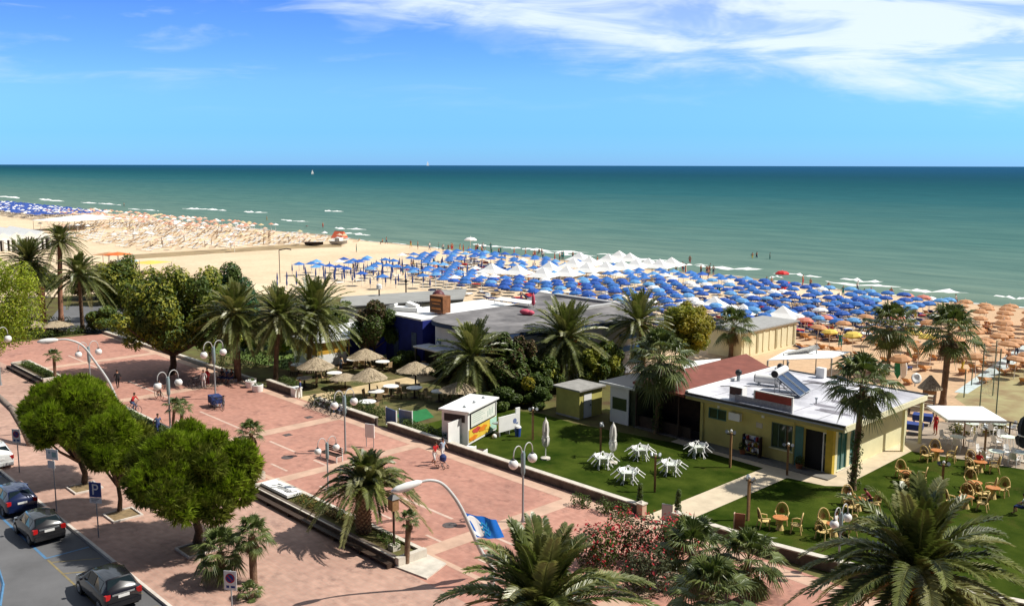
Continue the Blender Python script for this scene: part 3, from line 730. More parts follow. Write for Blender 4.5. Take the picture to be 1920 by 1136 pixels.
# leaning tree at the left edge
cen = P(-14, 585, 6.2); bs = P(62, 838)
t_ = thing('leaning_tree', 'bright green tree on a leaning trunk at the left edge', 'tree', bs)
mb = MB(); pts = [bs, P(47, 806, 1.1), P(24, 768, 2.2), P(-6, 740, 3.0), cen - Vector((0, 0, 2.2)), cen]
mb.tube([p - bs for p in pts], [.30, .26, .24, .22, .18, .08], 10); mb.build('trunk', mat('grey_bark', (.24, .19, .16), .9, .25, 4, bump=.4), t_, True)
r = random.Random(3); mb = MB(); ofs = cen - bs
BGL = mat('bright_leaf', (.16, .24, .010), .55, .35, .6, c2=(.30, .36, .02), transl=.2)
for c, rad in crown_lobes(4.1, 5.2, 16, r):
    clump(mb, Vector(c) + ofs, rad, 700, .27, r, 0, core=.6)
    clump(mb, Vector(c) + ofs, rad, 300, .27, r, 1, core=.6)
mb.build('crown', [BGL, BRL], t_)

# --- broadleaf trees and shrubs
tree_at('leafy_tree', P(322, 704), 5.9, 5.4, 5.0, 'big leafy tree shading the promenade at left', [BRL, BRL2], 61, 46, 1.5, .40, 'leaf', .34, 'tree', off=(-.5, .6), fork=2.0, lr=(.15, .29), flat=.75)
tree_at('leafy_tree', P(395, 690), 5.6, 3.6, 4.2, 'smaller leafy tree filling the gap beside the tall clean palm', [BRL, BRL2], 67, 20, 1.2, .40, 'leaf', .2, 'tree', fork=2, lr=(.2, .36))
tree_at('small_tree', P(440, 640), 5.4, 2.6, 3.4, 'bluish green tree behind the tall clean palm', [BLUEG, BRL2], 71, 10, .9, .4, 'leaf', .16, 'tree')
tree_at('small_tree', P(702, 676), 3.6, 2.3, 2.7, 'dark reddish bushy tree before the blue wall', [REDL, BRL2], 73, 11, 1.0, .32, 'leaf', .14, 'tree')
tree_at('small_tree', P(1284, 688), 3.7, 2.95, 3.2, 'rounded yellow green tree beside the beach club', [YGL, BRL], 79, 28, 1.4, .32, 'leaf', .2, 'tree', lr=(.19, .34))
tree_at('small_tree', P(958, 752), 2.2, 1.9, 2.1, 'dark leafy bush between two date palms', [BRL2, REDL], 83, 10, .9, .34, 'leaf', .12, 'bush')
tree_at('small_tree', P(1002, 756), 1.4, 1.4, 1.4, 'yellow tinged bush under the fruiting palm', [YGL, BRL2], 85, 8, .7, .32, 'leaf', .1, 'bush')
tree_at('small_tree', P(1135, 712), 2.0, 1.8, 1.9, 'dark shrub left of the white beach club end', [BRL2, BRL], 87, 9, .8, .34, 'leaf', .12, 'bush')
tree_at('small_tree', P(940, 738), 2.9, 1.6, 2.4, 'dark tree top pressed against the beach club front', [BRL2, REDL], 89, 9, .8, .36, 'leaf', .12, 'bush')
tree_at('small_tree', P(232, 600), 4.3, 2.6, 3.9, 'dark thin tree left of the big leafy tree', [BRL2, BRL], 91, 10, .8, .42, 'leaf', .14, 'tree')
tree_at('small_tree', P(196, 622), 1.6, 2.3, 1.6, 'low dark bush under the bushy far left palm', [BRL2, BRL], 93, 8, .8, .4, 'leaf', .1, 'bush')
tree_at('small_tree', P(30, 630), 1.3, 2.2, 1.2, 'low bush at the left end of the promenade', [BRL2, HEDGE], 95, 7, .8, .36, 'leaf', .1, 'bush')
tree_at('small_tree', P(72, 560), 2.6, 3.4, 2.2, 'dark shrub mass behind the headless trunk', [BRL2, BRL], 97, 9, .8, .5, 'leaf', .1, 'bush')
tree_at('small_tree', P(180, 560), 2.4, 3.4, 2.2, 'dark shrub mass behind the bushy far left palm', [BRL2, REDL], 98, 9, .8, .5, 'leaf', .1, 'bush')
tree_at('small_tree', P(640, 622), 2.0, 2.4, 1.8, 'dark shrub behind the yellow hut', [BRL2, BRL], 99, 8, .8, .4, 'leaf', .1, 'bush')
tree_at('small_tree', P(480, 655), 1.3, 2.6, 1.4, 'dark hedge bush between the two left date palms', [BRL2, HEDGE], 101, 8, .9, .36, 'leaf', .1, 'bush')
tree_at('small_tree', P(552, 660), 1.5, 2.2, 1.6, 'dark bush in the shade left of the yellow hut', [BRL2, BRL], 103, 8, .9, .36, 'leaf', .1, 'bush')
tree_at('small_tree', P(1180, 690), 1.7, 1.8, 1.6, 'shrub with dark leaves under the ivy palm', [BRL2, HEDGE], 105, 8, .9, .34, 'leaf', .1, 'bush')
tree_at('small_tree', P(760, 690), .9, 1.5, .9, 'dark shrub at the foot of the blue wall', [BRL2, HEDGE], 106, 6, .9, .3, 'leaf', .1, 'bush')
tree_at('small_tree', P(940, 765), .9, 1.5, .9, 'green shrub behind the white kiosk', [HEDGE, BRL2], 107, 6, .9, .28, 'leaf', .08, 'bush')
tree_at('small_tree', P(1010, 762), .8, 1.3, .8, 'green shrub between the kiosk and the yellow shed', [HEDGE, BRL2], 108, 6, .9, .28, 'leaf', .08, 'bush')

tree_at('small_tree', P(975, 742), 2.9, 1.5, 2.6, 'broad dark tree hiding the corner of the beach club', [REDL, BRL2], 121, 16, 1.1, .34, 'leaf', .14, 'tree', lr=(.22, .36))
tree_at('small_tree', P(1112, 735), 2.4, 1.6, 2.1, 'dark leafy tree right of the fruiting palm', [BRL2, BRL], 123, 14, 1.1, .34, 'leaf', .13, 'tree', lr=(.22, .36))
tree_at('small_tree', P(1025, 742), 2.0, 1.5, 1.8, 'dark bush behind the fruiting palm trunk', [BRL2, BRL], 125, 12, 1.0, .34, 'leaf', .12, 'bush', lr=(.22, .38))
tree_at('small_tree', P(845, 712), 1.4, 1.6, 1.4, 'dark shrub against the beach club shop front', [BRL2, REDL], 127, 9, 1.0, .3, 'leaf', .1, 'bush')
tree_at('small_tree', P(910, 728), 1.2, 1.7, 1.2, 'shadowed shrub behind the kiosk palm', [BRL2, HEDGE], 129, 9, 1.0, .3, 'leaf', .1, 'bush')
tree_at('small_tree', P(270, 640), 2.2, 2.6, 2.2, 'leafy bush left of the big tree trunk', [BRL, BRL2], 131, 12, 1.0, .38, 'leaf', .12, 'bush', lr=(.22, .38))
tree_at('small_tree', P(215, 570), 3.4, 3.0, 3.2, 'olive green tree behind the dark thin tree', [BRL, REDL], 133, 14, 1.0, .42, 'leaf', .14, 'tree', lr=(.22, .36))
def hedge(pts, hgt, wd, label, seed, mats=None, dens=150, size=.16, base=0.0, name='hedge', cat='hedge', flowers=None, group=None):
    r = random.Random(seed); c0 = pts[0]; t = thing(name, label, cat, (c0.x, c0.y, base), 0, group); mb = MB(); fb = MB()
    for a, b in zip(pts, pts[1:]):
        L = (b - a).length; n = max(1, int(L / (wd * .55)))
        for i in range(n + 1):
            c = a.lerp(b, i / n) - c0; k = r.uniform(.85, 1.12)
            clump(mb, (c.x + r.uniform(-.1, .1), c.y + r.uniform(-.1, .1), hgt * .5), (wd * .55 * k, wd * .55 * k, hgt * .54 * k), dens, size, r, 0 if r.random() < .65 else 1, core=.6)
            if flowers: clump(fb, (c.x, c.y, hgt * .62), (wd * .64 * k, wd * .6 * k, hgt * .52 * k), flowers, .19, r, 0, core=.96)
    if flowers: mb.add(fb.v, fb.f, 2)
    mb.build('foliage', (mats or [HEDGE, BRL2]) + [FLOW], t)
    return t
hedge([Vector((-73.6, 41.5, 0)), Vector((-68.9, 41.4, 0)) + Vector((-2.4, 0, 0))], .95, 1.0, 'green hedge above the wall between tall palm and garden entrance', 1, base=.35)
hedge([Vector((-66.4, 41.8, 0)), Vector((-58.6, 41.8, 0))], .95, 1.1, 'green hedge above the wall by the parked bicycles', 2, base=.2)
hedge([Vector((-55.8, 41.6, 0)), Vector((-51.2, 41.6, 0))], .7, .9, 'low green hedge between the blue boards and the kiosk', 3, base=.2)
hedge([P(40, 637), P(95, 632), P(180, 622)], 1.0, 1.1, 'dark hedge across the far end of the promenade', 4, dens=120, size=.22)
hedge([P(120, 612), P(60, 612), P(0, 612)], 1.3, 1.5, 'dark hedge behind the thatched shades at far left', 5, dens=120, size=.25)
hedge([P(405, 688), P(470, 684), P(540, 690)], 1.6, 1.6, 'dark hedge in deep shade behind the resting people', 6, mats=[BRL2, BRL2], dens=130, size=.25)
hedge([Vector((-98.5, 27.2, 0)), Vector((-91, 27.2, 0))], .5, .7, 'low planting in the far planter strip', 7, base=.42, dens=90)
hedge([Vector((-73, 27.3, 0)), Vector((-54, 27.2, 0))], .5, .75, 'low planting in the strip behind the pines', 8, base=.42, dens=90)
hedge([Vector((-46.9, 27.3, 0)), Vector((-41.6, 27.3, 0))], .42, .7, 'rust tinged low plants in the strip beside the short palm', 9, [mat('rusty_leaf', (.13, .11, .025), .6, .4, 2, c2=(.22, .13, .03)), HEDGE], base=.42, dens=110, size=.13)
hedge([Vector((-38.9, 27.4, 0)), Vector((-37.4, 27.3, 0))], .45, .7, 'dark low plants between the short palm and the lantern post', 10, base=.42, dens=110, size=.13)
OLM = [OLEAN, BRL2]
o1 = P(1092, 1052); o2 = P(1260, 1085); o3 = P(1180, 1012)
for i, (px, py, hh, ww, lab) in enumerate(((1105, 1062, 2.1, 1.3, 'red flowering oleander nearest the big foreground palm'), (1165, 1050, 2.5, 1.5, 'red flowering oleander in the middle of the bed by the wall'),
        (1225, 1062, 2.5, 1.5, 'red flowering oleander next to the foreground fan palms'), (1195, 1110, 2.1, 1.5, 'shaded oleander below the others at the bottom edge'), (1262, 1030, 1.8, 1.2, 'red flowering oleander close to the garden gate'))):
    c = P(px, py, 0); hedge([c, c + Vector((.7, .3, 0))], hh, ww, lab, 40 + i, OLM, 520, .20, name='oleander', cat='shrub', flowers=85 if i != 3 else 30, group='oleanders by the garden gate')
# slim cypresses either side of the gate
for px, py, ty, lab in ((1201, 962, 905, 'slim dark conifer left of the garden gate'), (1272, 985, 915, 'slim dark conifer right of the garden gate')):
    b0 = P(px, py); h = HT(b0, ty); t_ = thing('slim_conifer', lab, 'shrub', b0, 0, 'conifers at the garden gate'); mb = MB(); r = random.Random(px)
    for i in range(9): clump(mb, (r.uniform(-.05, .05), 0, .2 + h * i / 10), (.24 - .016 * i, .24 - .016 * i, h * .09), 90, .14, r, 0, up=.8, core=.5)
    mb.build('foliage', HEDGE, t_); mb = MB(); mb.tube([(0, 0, -.03), (0, 0, h * .8)], [.05, .02], 6); mb.build('stem', BARK, t_)
for i, (px, py, lab) in enumerate(((1085, 950, 'low dark shrub leaning over the wall near the globe lamp'), (1130, 962, 'dark shrub spilling over the wall left of the oleanders'), (620, 772, 'spiky dark shrub at the garden entrance corner'), (588, 762, 'leafy young shrub at the garden entrance'), (1160, 968, 'dark flowering shrub close to the slim conifer'))):
    c = P(px, py); hedge([c, c + Vector((.5, 0, 0))], .9, .8, lab, 60 + i, dens=150, name='shrub', cat='shrub')

# ------------------------------------------------------------------ walls and planter strips
def lowwall(name, label, pts, y_off, h, th, cap_h=.07, cat='wall', body=WALLB, cap=STONE, base=.1):
    """wall along a polyline (front face on the line), with a pale coping as a part"""
    t = thing(name, label, cat, (0, 0, 0)); b = MB(); c = MB()
    n = len(pts)
    def off(d):
        res = []
        for i, p in enumerate(pts):
            a = pts[max(0, i - 1)]; z = pts[min(n - 1, i + 1)]; tv = Vector((z[0] - a[0], z[1] - a[1], 0)).normalized(); nv = Vector((-tv.y, tv.x, 0))
            res.append((p[0] + nv.x * d, p[1] + nv.y * d))
        return res
    fr, bk = off(0), off(th); cf, cbk = off(-.05), off(th + .05)
    b.prism(fr + bk[::-1], 0, base + h); c.prism(cf + cbk[::-1], base + h + .001, base + h + cap_h)
    b.build('wall', body, t); c.build('coping', cap, t); return t
lowwall('garden_wall', 'dark low wall with pale coping along the lawn, by the walking couple', [(-56.5, 40.55), (-45, 40.6), (-32.3, 40.75)], 0, .52, .32)
lowwall('garden_wall', 'dark low wall with pale coping below the wicker chairs', [(-29.6, 41.15), (-24, 41.3), (-18, 42.2), (-12, 44)], 0, .52, .32)
lowwall('garden_wall', 'dark low wall under the hedge by the parked bicycles', [(-66.8, 40.6), (-58.2, 40.55)], 0, .5, .34)
t_ = lowwall('garden_wall', 'dark low wall right of the round white planters, ending at the entrance', [(-75.2, 40.7), (-70.8, 40.65)], 0, .62, .34)
mb = MB(); mb.bx(-70.6, -69.9, 40.5, 41.2, 0, .85); mb.bx(-70.65, -69.85, 40.45, 41.25, .85, .92)
tag(mb.build('entrance_pier', W), 'white square pier at the thatched garden entrance', 'pier')
lowwall('boundary_wall', 'pale low wall along the promenade under the tall palms', [(-113, 39.9), (-95, 40.4), (-77.6, 40.7)], 0, .25, .3, body=STONE)
# gate piers and menu stand
for x, y, lab in ((-32.1, 40.75, 'pale gate pier left of the cream path'), (-29.75, 41.0, 'pale gate pier right of the cream path')):
    t_ = thing('gate_pier', lab, 'pier', (x, y, 0), 0, 'gate piers of the bar garden'); mb = MB(); mb.bx(-.2, .2, -.2, .2, 0, .8); mb.build('shaft', CREAM, t_)
    mb = MB(); mb.bx(-.25, .25, -.25, .25, .801, .88); mb.lathe([(.22, .88), (.05, 1.0)], n=4, a0=pi / 4); mb.build('cap', STONE, t_)
t_ = thing('menu_stand', 'grey menu stand at the garden gate', 'menu stand', P(1252, 985), .35)
mb = MB(); mb.box((0, 0, .75), (.62, .06, 1.0)); mb.build('board', GREY, t_)
MB().bx(-.28, -.23, -.03, .03, -.02, .25).build('leg', DARK, t_); MB().bx(.23, .28, -.03, .03, -.02, .25).build('leg', DARK, t_)
mb = MB(); mb.box((0, -.036, .8), (.5, .008, .8)); mb.build('panel', mat('silver_panel', (.45, .46, .47), .3, .1), t_)
t_ = thing('menu_stand', 'rust brown menu stand behind the foreground fan palm', 'menu stand', P(1388, 1005), .5)
mb = MB(); mb.box((0, 0, .8), (.55, .07, 1.0)); mb.build('board', mat('rust_brown', (.30, .12, .07), .7, .25), t_)
MB().bx(-.25, -.2, -.03, .03, -.02, .3).build('leg', DKWOOD, t_); MB().bx(.2, .25, -.03, .03, -.02, .3).build('leg', DKWOOD, t_)
mb = MB(); mb.box((-.3, 0, .8), (.06, .3, 1.0)); mb.build('side_panel', CREAM, t_)

def planter_strip(x0, x1, label, sign=False, tip=False):
    t = thing('planter_strip', label, 'planter', ((x0 + x1) / 2, 27.2, 0)); o = (x0 + x1) / 2; a, b = x0 - o, x1 - o
    mb = MB(); mb.bx(a, b, -.95, -.62, .1, .55); mb.build('front_wall', WALLB, t)
    mb = MB(); mb.bx(a, b, .72, .92, .1, .46); mb.build('back_wall', WALLB, t)
    mb = MB(); mb.bx(a - .02, b + .02, .69, .95, .461, .54); mb.bx(a - .02, b + .02, -.98, -.9, .551, .6); mb.build('coping', STONE, t)
    mb = MB(); mb.bx(a, b, -.6, .71, .1, .40); mb.build('soil', EARTH, t)
    mb = MB(); mb.bx(a - .3, a, -.9, .9, .1, .62); mb.build('end_wall', STONE, t); mb = MB(); mb.bx(b, b + .3, -.9, .9, .1, .62); mb.build('end_wall', STONE, t)
    mb = MB(); mb.box((0, -.98 - .28, .36), (b - a, .32, .05)); k = int((b - a) / 2.2)
    for i in range(k + 1): mb.bx(a + (b - a) * i / k - .04, a + (b - a) * i / k + .04, -1.4, -.96, .12, .335)
    mb.build('bench_ledge', DKWOOD, t)
    if sign:
        mb = MB(); mb.box((a + 1.6, .05, .62), (3.1, 1.0, .16)); s_o = mb.build('inscribed_slab', W, t)
        tm = text_mesh('Tyimal', .78, BLACK, 'lettering', .006, .35); l = place(tm, 'lettering', s_o, (a + 1.75, .02, .708)); l.rotation_euler = (0, 0, .04)
    return t
planter_strip(-99.5, -90.2, 'far planter strip with dark front at the left of the promenade')
planter_strip(-75, -52.8, 'middle planter strip hidden partly behind the pines')
planter_strip(-50.6, -36.2, 'near planter strip with an inscribed white slab and the short palm', True)
mb = MB(); mb.prism([(-36.1, 26.2), (-33.9, 26.5), (-34.6, 28.3), (-36.1, 28.3)], .1, .2)
tag(mb.build('strip_kerb', STONE), 'pale stone tip closing the near planter strip', 'kerb')
for px, py, lab in ((232, 966, 'small kerbed tree pit of dry grass at the slender pine'), (372, 1030, 'kerbed tree pit under the nearest pine'), (160, 915, 'kerbed tree pit under the dark pine')):
    c = P(px, py, .12); t_ = thing('tree_pit', lab, 'tree pit', c); mb = MB()
    mb.bx(-.85, .85, -.85, -.75, -.05, .1); mb.bx(-.85, .85, .75, .85, -.05, .1); mb.bx(-.85, -.75, -.749, .749, -.05, .1); mb.bx(.75, .85, -.749, .749, -.05, .1); mb.build('kerb', KERB, t_)
    mb = MB(); mb.bx(-.749, .749, -.749, .749, -.05, .03); mb.build('dry_soil', mat('dry_soil', (.24, .17, .09), .95, .3, 3), t_)

# ------------------------------------------------------------------ yellow bar
YEL1 = mat('yellow_render', (.62, .54, .18), .8, .1, .8); YEL2 = mat('sun_toned_yellow_render', (.80, .76, .48), .8, .08, .8)  # lighter yellow holds the sunlight of the side wall in its colour
FASC = mat('olive_fascia', (.42, .38, .15), .7, .1, 1)
ROOFW = mat('white_roof_coating', (.36, .36, .41), .7, .25, .30, detail=9, c2=(.60, .60, .64))
TEAL = mat('teal_frame', (.07, .19, .17), .45, .1, 2)
REDR = mat('red_brown_roof', (.22, .072, .052), .85, .18, 1.0, bump=.2, bscale=20)
bar = thing('bar_building', 'yellow flat roofed bar with white roof and solar heater on top', 'building', (-33.5, 61, 0))
def L(x, y, z=0): return (x + 33.5, y - 61, z)
def lb(mb, x0, x1, y0, y1, z0, z1, m=0): return mb.bx(x0 + 33.5, x1 + 33.5, y0 - 61, y1 - 61, z0, z1, m)
XL, XR, YF, YB, RZ = -38.6, -28.45, 55.6, 66.7, 3.6
mb = MB(); lb(mb, XL, XR, YF + .25, YB, 0, 3.2); mb.build('core_wall', mat('dark_interior', (.02, .02, .022), .8, 0), bar)
def facade(mb, x0, x1, openings, y0, y1, z1, axis='x'):
    xs = sorted({x0, x1, *[o[0] for o in openings], *[o[1] for o in openings]})
    for a, b in zip(xs, xs[1:]):
        zz = sorted([(o[2], o[3]) for o in openings if o[0] <= a and o[1] >= b]); z = 0
        for u, v in zz + [(z1, z1)]:
            if u > z + .001:
                if axis == 'x': lb(mb, a, b, y0, y1, z, u)
                else: lb(mb, y0, y1, a, b, z, u)
            z = v
def xz(px, py, y=YF): q = PY(px, py, y); return q.x, q.z
wa = (xz(1329, 772)[0], xz(1363, 780)[0]); wb = (xz(1447, 812)[0], xz(1487, 822)[0]); dr = (xz(1507, 850)[0], xz(1557, 860)[0])
mb = MB(); facade(mb, XL, XR, [(wa[0], wa[1], 1.95, 2.75), (wb[0], wb[1], .95, 2.7), (dr[0], dr[1], .03, 2.75)], YF, YF + .25, 3.2); mb.build('front_wall', YEL1, bar)
sideop = [(56.3, 57.6, .1, 2.75), (58.0, 59.2, .1, 2.75)]
mb = MB(); facade(mb, YF + .251, YB, sideop, XR, XR + .2, 3.2, 'y'); mb.build('side_wall', YEL2, bar)
def window(nm, x0, x1, z0, z1, y, n, fr=TEAL, gl=GLASS):
    f = MB(); w_ = .07
    lb(f, x0, x1, y - .03, y + .08, z0, z0 + w_); lb(f, x0, x1, y - .03, y + .08, z1 - w_, z1)
    for i in range(n + 1):
        c = x0 + w_ / 2 + (x1 - x0 - w_) * i / n; lb(f, c - w_ / 2, c + w_ / 2, y - .028, y + .078, z0 + w_, z1 - w_)
    fo = f.build(nm, fr, bar); g = MB(); lb(g, x0 + w_, x1 - w_, y + .02, y + .04, z0 + w_, z1 - w_); g.build('pane', gl, fo); return fo
mat('dark_green_frame', (.10, .15, .12), .5, .1)
window('window', wa[0], wa[1], 1.95, 2.75, YF + .05, 2); window('window', wb[0], wb[1], .95, 2.7, YF + .05, 3, MATS['dark_green_frame'])
window('door', dr[0] + 1.35, dr[1], .03, 2.75, YF + .05, 1, W)
mb = MB(); lb(mb, dr[0] - .62, dr[0] - .02, YF - .05, YF - .002, .03, 2.8); mb.build('door_leaf', TEAL, bar)
mb = MB(); lb(mb, wb[0] - .1, wb[1] + .1, YF - .08, YF - .002, .86, .93); mb.build('sill', YEL2, bar)
for a in sideop:
    f = MB(); lb(f, XR + .02, XR + .16, a[0], a[0] + .08, .1, 2.75); lb(f, XR + .02, XR + .16, a[1] - .08, a[1], .1, 2.75); lb(f, XR + .02, XR + .16, (a[0] + a[1]) / 2 - .04, (a[0] + a[1]) / 2 + .04, .1, 2.75)
    fo = f.build('window', TEAL, bar); g = MB(); lb(g, XR + .08, XR + .1, a[0] + .08, a[1] - .08, .1, 2.75); g.build('pane', mat('teal_glass', (.05, .16, .17), .1, 0, spec=.7), fo)
mb = MB(); lb(mb, XR - .25, XR + .24, YF - .05, YF + .3, 0, 3.2); mb.build('corner_pillar', mat('strong_yellow', (.55, .40, .05), .8, .1), bar)
for y in (64.0, 66.9):
    mb = MB(); lb(mb, -27.45, -27.25, y, y + .2, 0, 3.2); mb.build('post', YEL2, bar)
mb = MB(); lb(mb, -39.45, -27.2, 54.9, 67.3, 3.2, 3.55); mb.build('fascia', FASC, bar)
mb = MB(); lb(mb, -27.199, -27.12, 54.9, 67.3, 3.22, 3.6); mb.build('lit_fascia_face', mat('sun_toned_fascia', (.80, .76, .52), .6, .05), bar)  # right face of the fascia, its sunlit cream tone put into the colour
mb = MB(); lb(mb, -39.4, -27.25, 54.95, 67.25, 3.551, 3.6); mb.build('roof', ROOFW, bar)
mb = MB(); lb(mb, -39.5, -27.12, 54.85, 55.0, 3.552, 3.68, 0); lb(mb, -39.55, -39.3, 55.001, 67.3, 3.552, 3.78, 1); lb(mb, -39.3, -27.12, 67.15, 67.35, 3.552, 3.68, 0); mb.build('roof_edge', [DARK, W], bar)
mb = MB(); lb(mb, XL - .1, XR + .6, 54.4, YF - .001, .02, .10); mb.build('step', mat('grey_step', (.20, .19, .17), .8, .15, 2), bar)
xp, zp = xz(1425, 797); mb = MB(); lb(mb, xp - .25, xp + .25, YF - .03, YF - .002, zp - .18, zp + .18); mb.build('plaque', mat('pale_plaque', (.62, .55, .42), .6, .1), bar)
mb = MB(); lb(mb, XR + .201, XR + .26, 56.25, 59.25, .001, .1); mb.build('plinth', STONE, bar)

# gutter, downpipes, roof seams, lamps and stains' sources on the bar
mb = MB(); mb.tube([L(-39.4, 54.82, 3.5), L(-27.2, 54.82, 3.46)], .055, 6); mb.build('gutter', GREY, bar)
for x in (-38.3, -31.0): mb = MB(); mb.tube([L(x, 54.86, 3.44), L(x, 55.2, 3.15), L(x, YF - .06, 3.0), L(x, YF - .06, .1)], .04, 6); mb.build('downpipe', FASC, bar)
SEAM = mat('bitumen_seam', (.30, .30, .33), .8, .3, 2)
for i, x in enumerate((-37.6, -35.5, -33.6, -31.4, -29.3)): mb = MB(); lb(mb, x, x + .07, 55.05, 67.1, 3.6005, 3.606); mb.build('roof_seam', SEAM, bar)
PATCH = mat('roof_patch', (.22, .21, .24), .8, .3, 1.5)
for x, y, w2, d2 in ((-31.2, 62.5, .9, .5), (-30.2, 60.6, 1.1, .45), (-32.4, 64.0, .8, .4), (-36.4, 57.0, .9, .35), (-29.6, 57.8, 1.2, .5), (-30.8, 58.9, .8, .4), (-34.6, 65.0, 1.0, .5)):
    mb = MB(); mb.poly([L(x + w2 * math.cos(a) * (1 + .25 * math.sin(3 * a + x)), y + d2 * math.sin(a) * (1 + .2 * math.cos(2 * a)), 3.608) for a in [2 * pi * k / 16 for k in range(16)]]); mb.build('roof_patch', PATCH, bar)
mb = MB(); mb.tube([L(-38.9, 58.5, 3.64), L(-37, 60.4, 3.63), L(-35.2, 61.5, 3.63), L(-34.8, 64.5, 3.63), L(-31, 66.8, 3.63)], .025, 4); mb.build('roof_cable', BLACK, bar)
for x in (-37.0, -33.4): mb = MB(); lb(mb, x - .09, x + .09, YF - .12, YF - .002, 2.85, 3.1); mb.build('wall_lamp', WPL, bar)
mb = MB(); lb(mb, -36.0, -35.1, YF - .32, YF - .003, 2.25, 2.8); mb.build('air_conditioner', W, bar)
ds_ = PY(1412, 850, 55.2); t_ = thing('display_rack', 'cluttered rack of small goods and postcards against the yellow wall', 'rack', (ds_.x, 55.2, .03)); mb = MB()
for z in (.35, .75, 1.15): mb.bx(-.75, .6, -.18, .2, z, z + .04)
for x in (-.75, .57): mb.bx(x, x + .04, -.18, .2, 0, 1.5)
mb.build('frame', DKWOOD, t_); mb = MB(); rq = random.Random(8)
for k in range(34): x = rq.uniform(-.68, .52); z = rq.choice((.39, .79, 1.19)); mb.bx(x, x + rq.uniform(.06, .14), -.17, .1, z + .001, z + rq.uniform(.1, .28), rq.randrange(4))
mb.bx(-.70, .56, .1005, .19, .392, 1.44, 0); mb.build('goods', [W, mat('goods_red', (.4, .06, .05)), mat('goods_blue', (.05, .10, .3), .6, 0), mat('goods_yellow', (.6, .45, .08), .6, 0)], t_)
for px_, lab in ((1393, 'terracotta pot left of the display rack'), (1500, 'dark planter pot by the bar door')):
    q_ = PY(px_, 862, 55.1); t_ = thing('flower_pot', lab, 'pot', (q_.x, 55.1, .03)); mb = MB(); mb.lathe([(.16, 0), (.24, .38), (.26, .4)], n=12); mb.build('pot', mat('terracotta', (.36, .13, .06), .8, .15, 4) if 'terracotta' not in MATS else MATS['terracotta'], t_); mb = MB(); clump(mb, (0, 0, .6), (.28, .28, .3), 150, .16, random.Random(px_), 0); mb.build('plant', HEDGE, t_)
# things on the roof
def rp(px, py, z=3.6): return P(px, py, z)
q0, q1 = rp(1380, 752), rp(1482, 776)
t_ = thing('rooftop_sign', 'red signboard above grey panel at the front edge of the white roof', 'sign', (q0.x, 55.45, 3.6)); wd = q1.x - q0.x
mb = MB(); mb.bx(0, wd, -.04, .04, .03, .52); mb.build('lower_panel', mat('grey_slats', (.36, .36, .38), .6, .25, 8), t_)
mb = MB(); mb.bx(wd * .37, wd, -.05, .05, .521, 1.05); mb.build('board', mat('brick_red_board', (.33, .06, .045), .6, .15, 2), t_)
mb = MB(); mb.bx(wd, wd + .1, -.07, .07, 0, 1.1); mb.bx(wd * .37 - .08, wd + .1, -.07, .07, 1.051, 1.12); mb.bx(wd * .36 - .08, wd * .365, -.07, .07, .53, 1.05); mb.build('frame', W, t_)
for k in (.1, .5, .9): mb = MB(); mb.tube([(wd * k, .05, .6), (wd * k, .7, 0)], .03, 4); mb.build('brace', GREY, t_)
c = rp(1392, 748); t_ = thing('roof_cabinet', 'dark fronted box with white rim left of the red rooftop sign', 'box', (c.x, 55.9, 3.6))
mb = MB(); mb.bx(-.55, .5, -.3, .3, 0, 1.0); mb.build('case', W, t_); mb = MB(); mb.bx(-.5, .42, -.33, -.301, .42, .95); mb.build('front', mat('maroon_front', (.10, .05, .05), .5, .2), t_)
# solar heater: two panels and tanks
def solar(px, py, lab, tank=True):
    c = rp(px, py); t = thing('solar_heater', lab, 'solar panel', c, .2, None, 1.02)
    rot = Matrix.Rotation(math.radians(-38), 3, 'Y') 
    R3 = Matrix.Rotation(math.radians(34), 3, 'Y')
    for k in (-.62, .62):
        mb = MB(); mb.box((0, k, .72), (2.1, 1.05, .08), R3); pn = mb.build('panel', mat('solar_blue', (.02, .05, .12), .45, .15, 3, spec=.25), t)
        mb = MB(); nn = R3 @ Vector((0, 0, .05))
        for a in (-.52, .52): mb.box(Vector((0, k + a, .72)) + nn, (2.14, .05, .05), R3)
        for a in (-1.05, 1.05): mb.box(R3 @ Vector((a, 0, .05)) + Vector((0, k, .72)), (.05, 1.0, .05), R3)
        mb.build('panel_frame', GREY, pn)
    mb = MB(); mb.tube([(-.98, -1.15, 1.5), (-.98, -1.1, 1.5), (-.98, 1.1, 1.5), (-.98, 1.15, 1.5)], [.2, .27, .27, .2], 14); tk = mb.build('tank', WPL, t, True, 40)
    mb = MB(); mb.tube([(-.98, -1.18, 1.5), (-.98, -1.151, 1.5)], .25, 14); mb.build('tank_end', BLACK, tk); mb = MB(); mb.tube([(-.98, 1.151, 1.5), (-.98, 1.18, 1.5)], .25, 14); mb.build('tank_end', BLACK, tk)
    mb = MB()
    for k in (-1.0, 0, 1.0): mb.tube([(-.98, k, 1.3), (-.98, k, 0)], .03, 5); mb.tube([(-.98, k, .02), (.85, k, .02)], .03, 5); mb.tube([(-.98, k, 1.2), (.4, k, .02)], .025, 5)
    mb.build('frame', GREY, t)
solar(1487, 738, 'twin blue solar panels with white water tank on the white roof')
c = rp(1440, 722); t_ = thing('water_tank', 'long white water tank with black ends near the solar panels', 'water tank', c, .3)
mb = MB(); mb.tube([(-.95, 0, .45), (-.9, 0, .45), (.9, 0, .45), (.95, 0, .45)], [.28, .33, .33, .28], 14); mb.build('tank', WPL, t_, True, 40)
mb = MB(); mb.tube([(.951, 0, .45), (.99, 0, .45)], .3, 14); mb.build('tank_end', BLACK, t_); mb = MB(); mb.tube([(-.99, 0, .45), (-.951, 0, .45)], .3, 14); mb.build('tank_end', BLACK, t_)
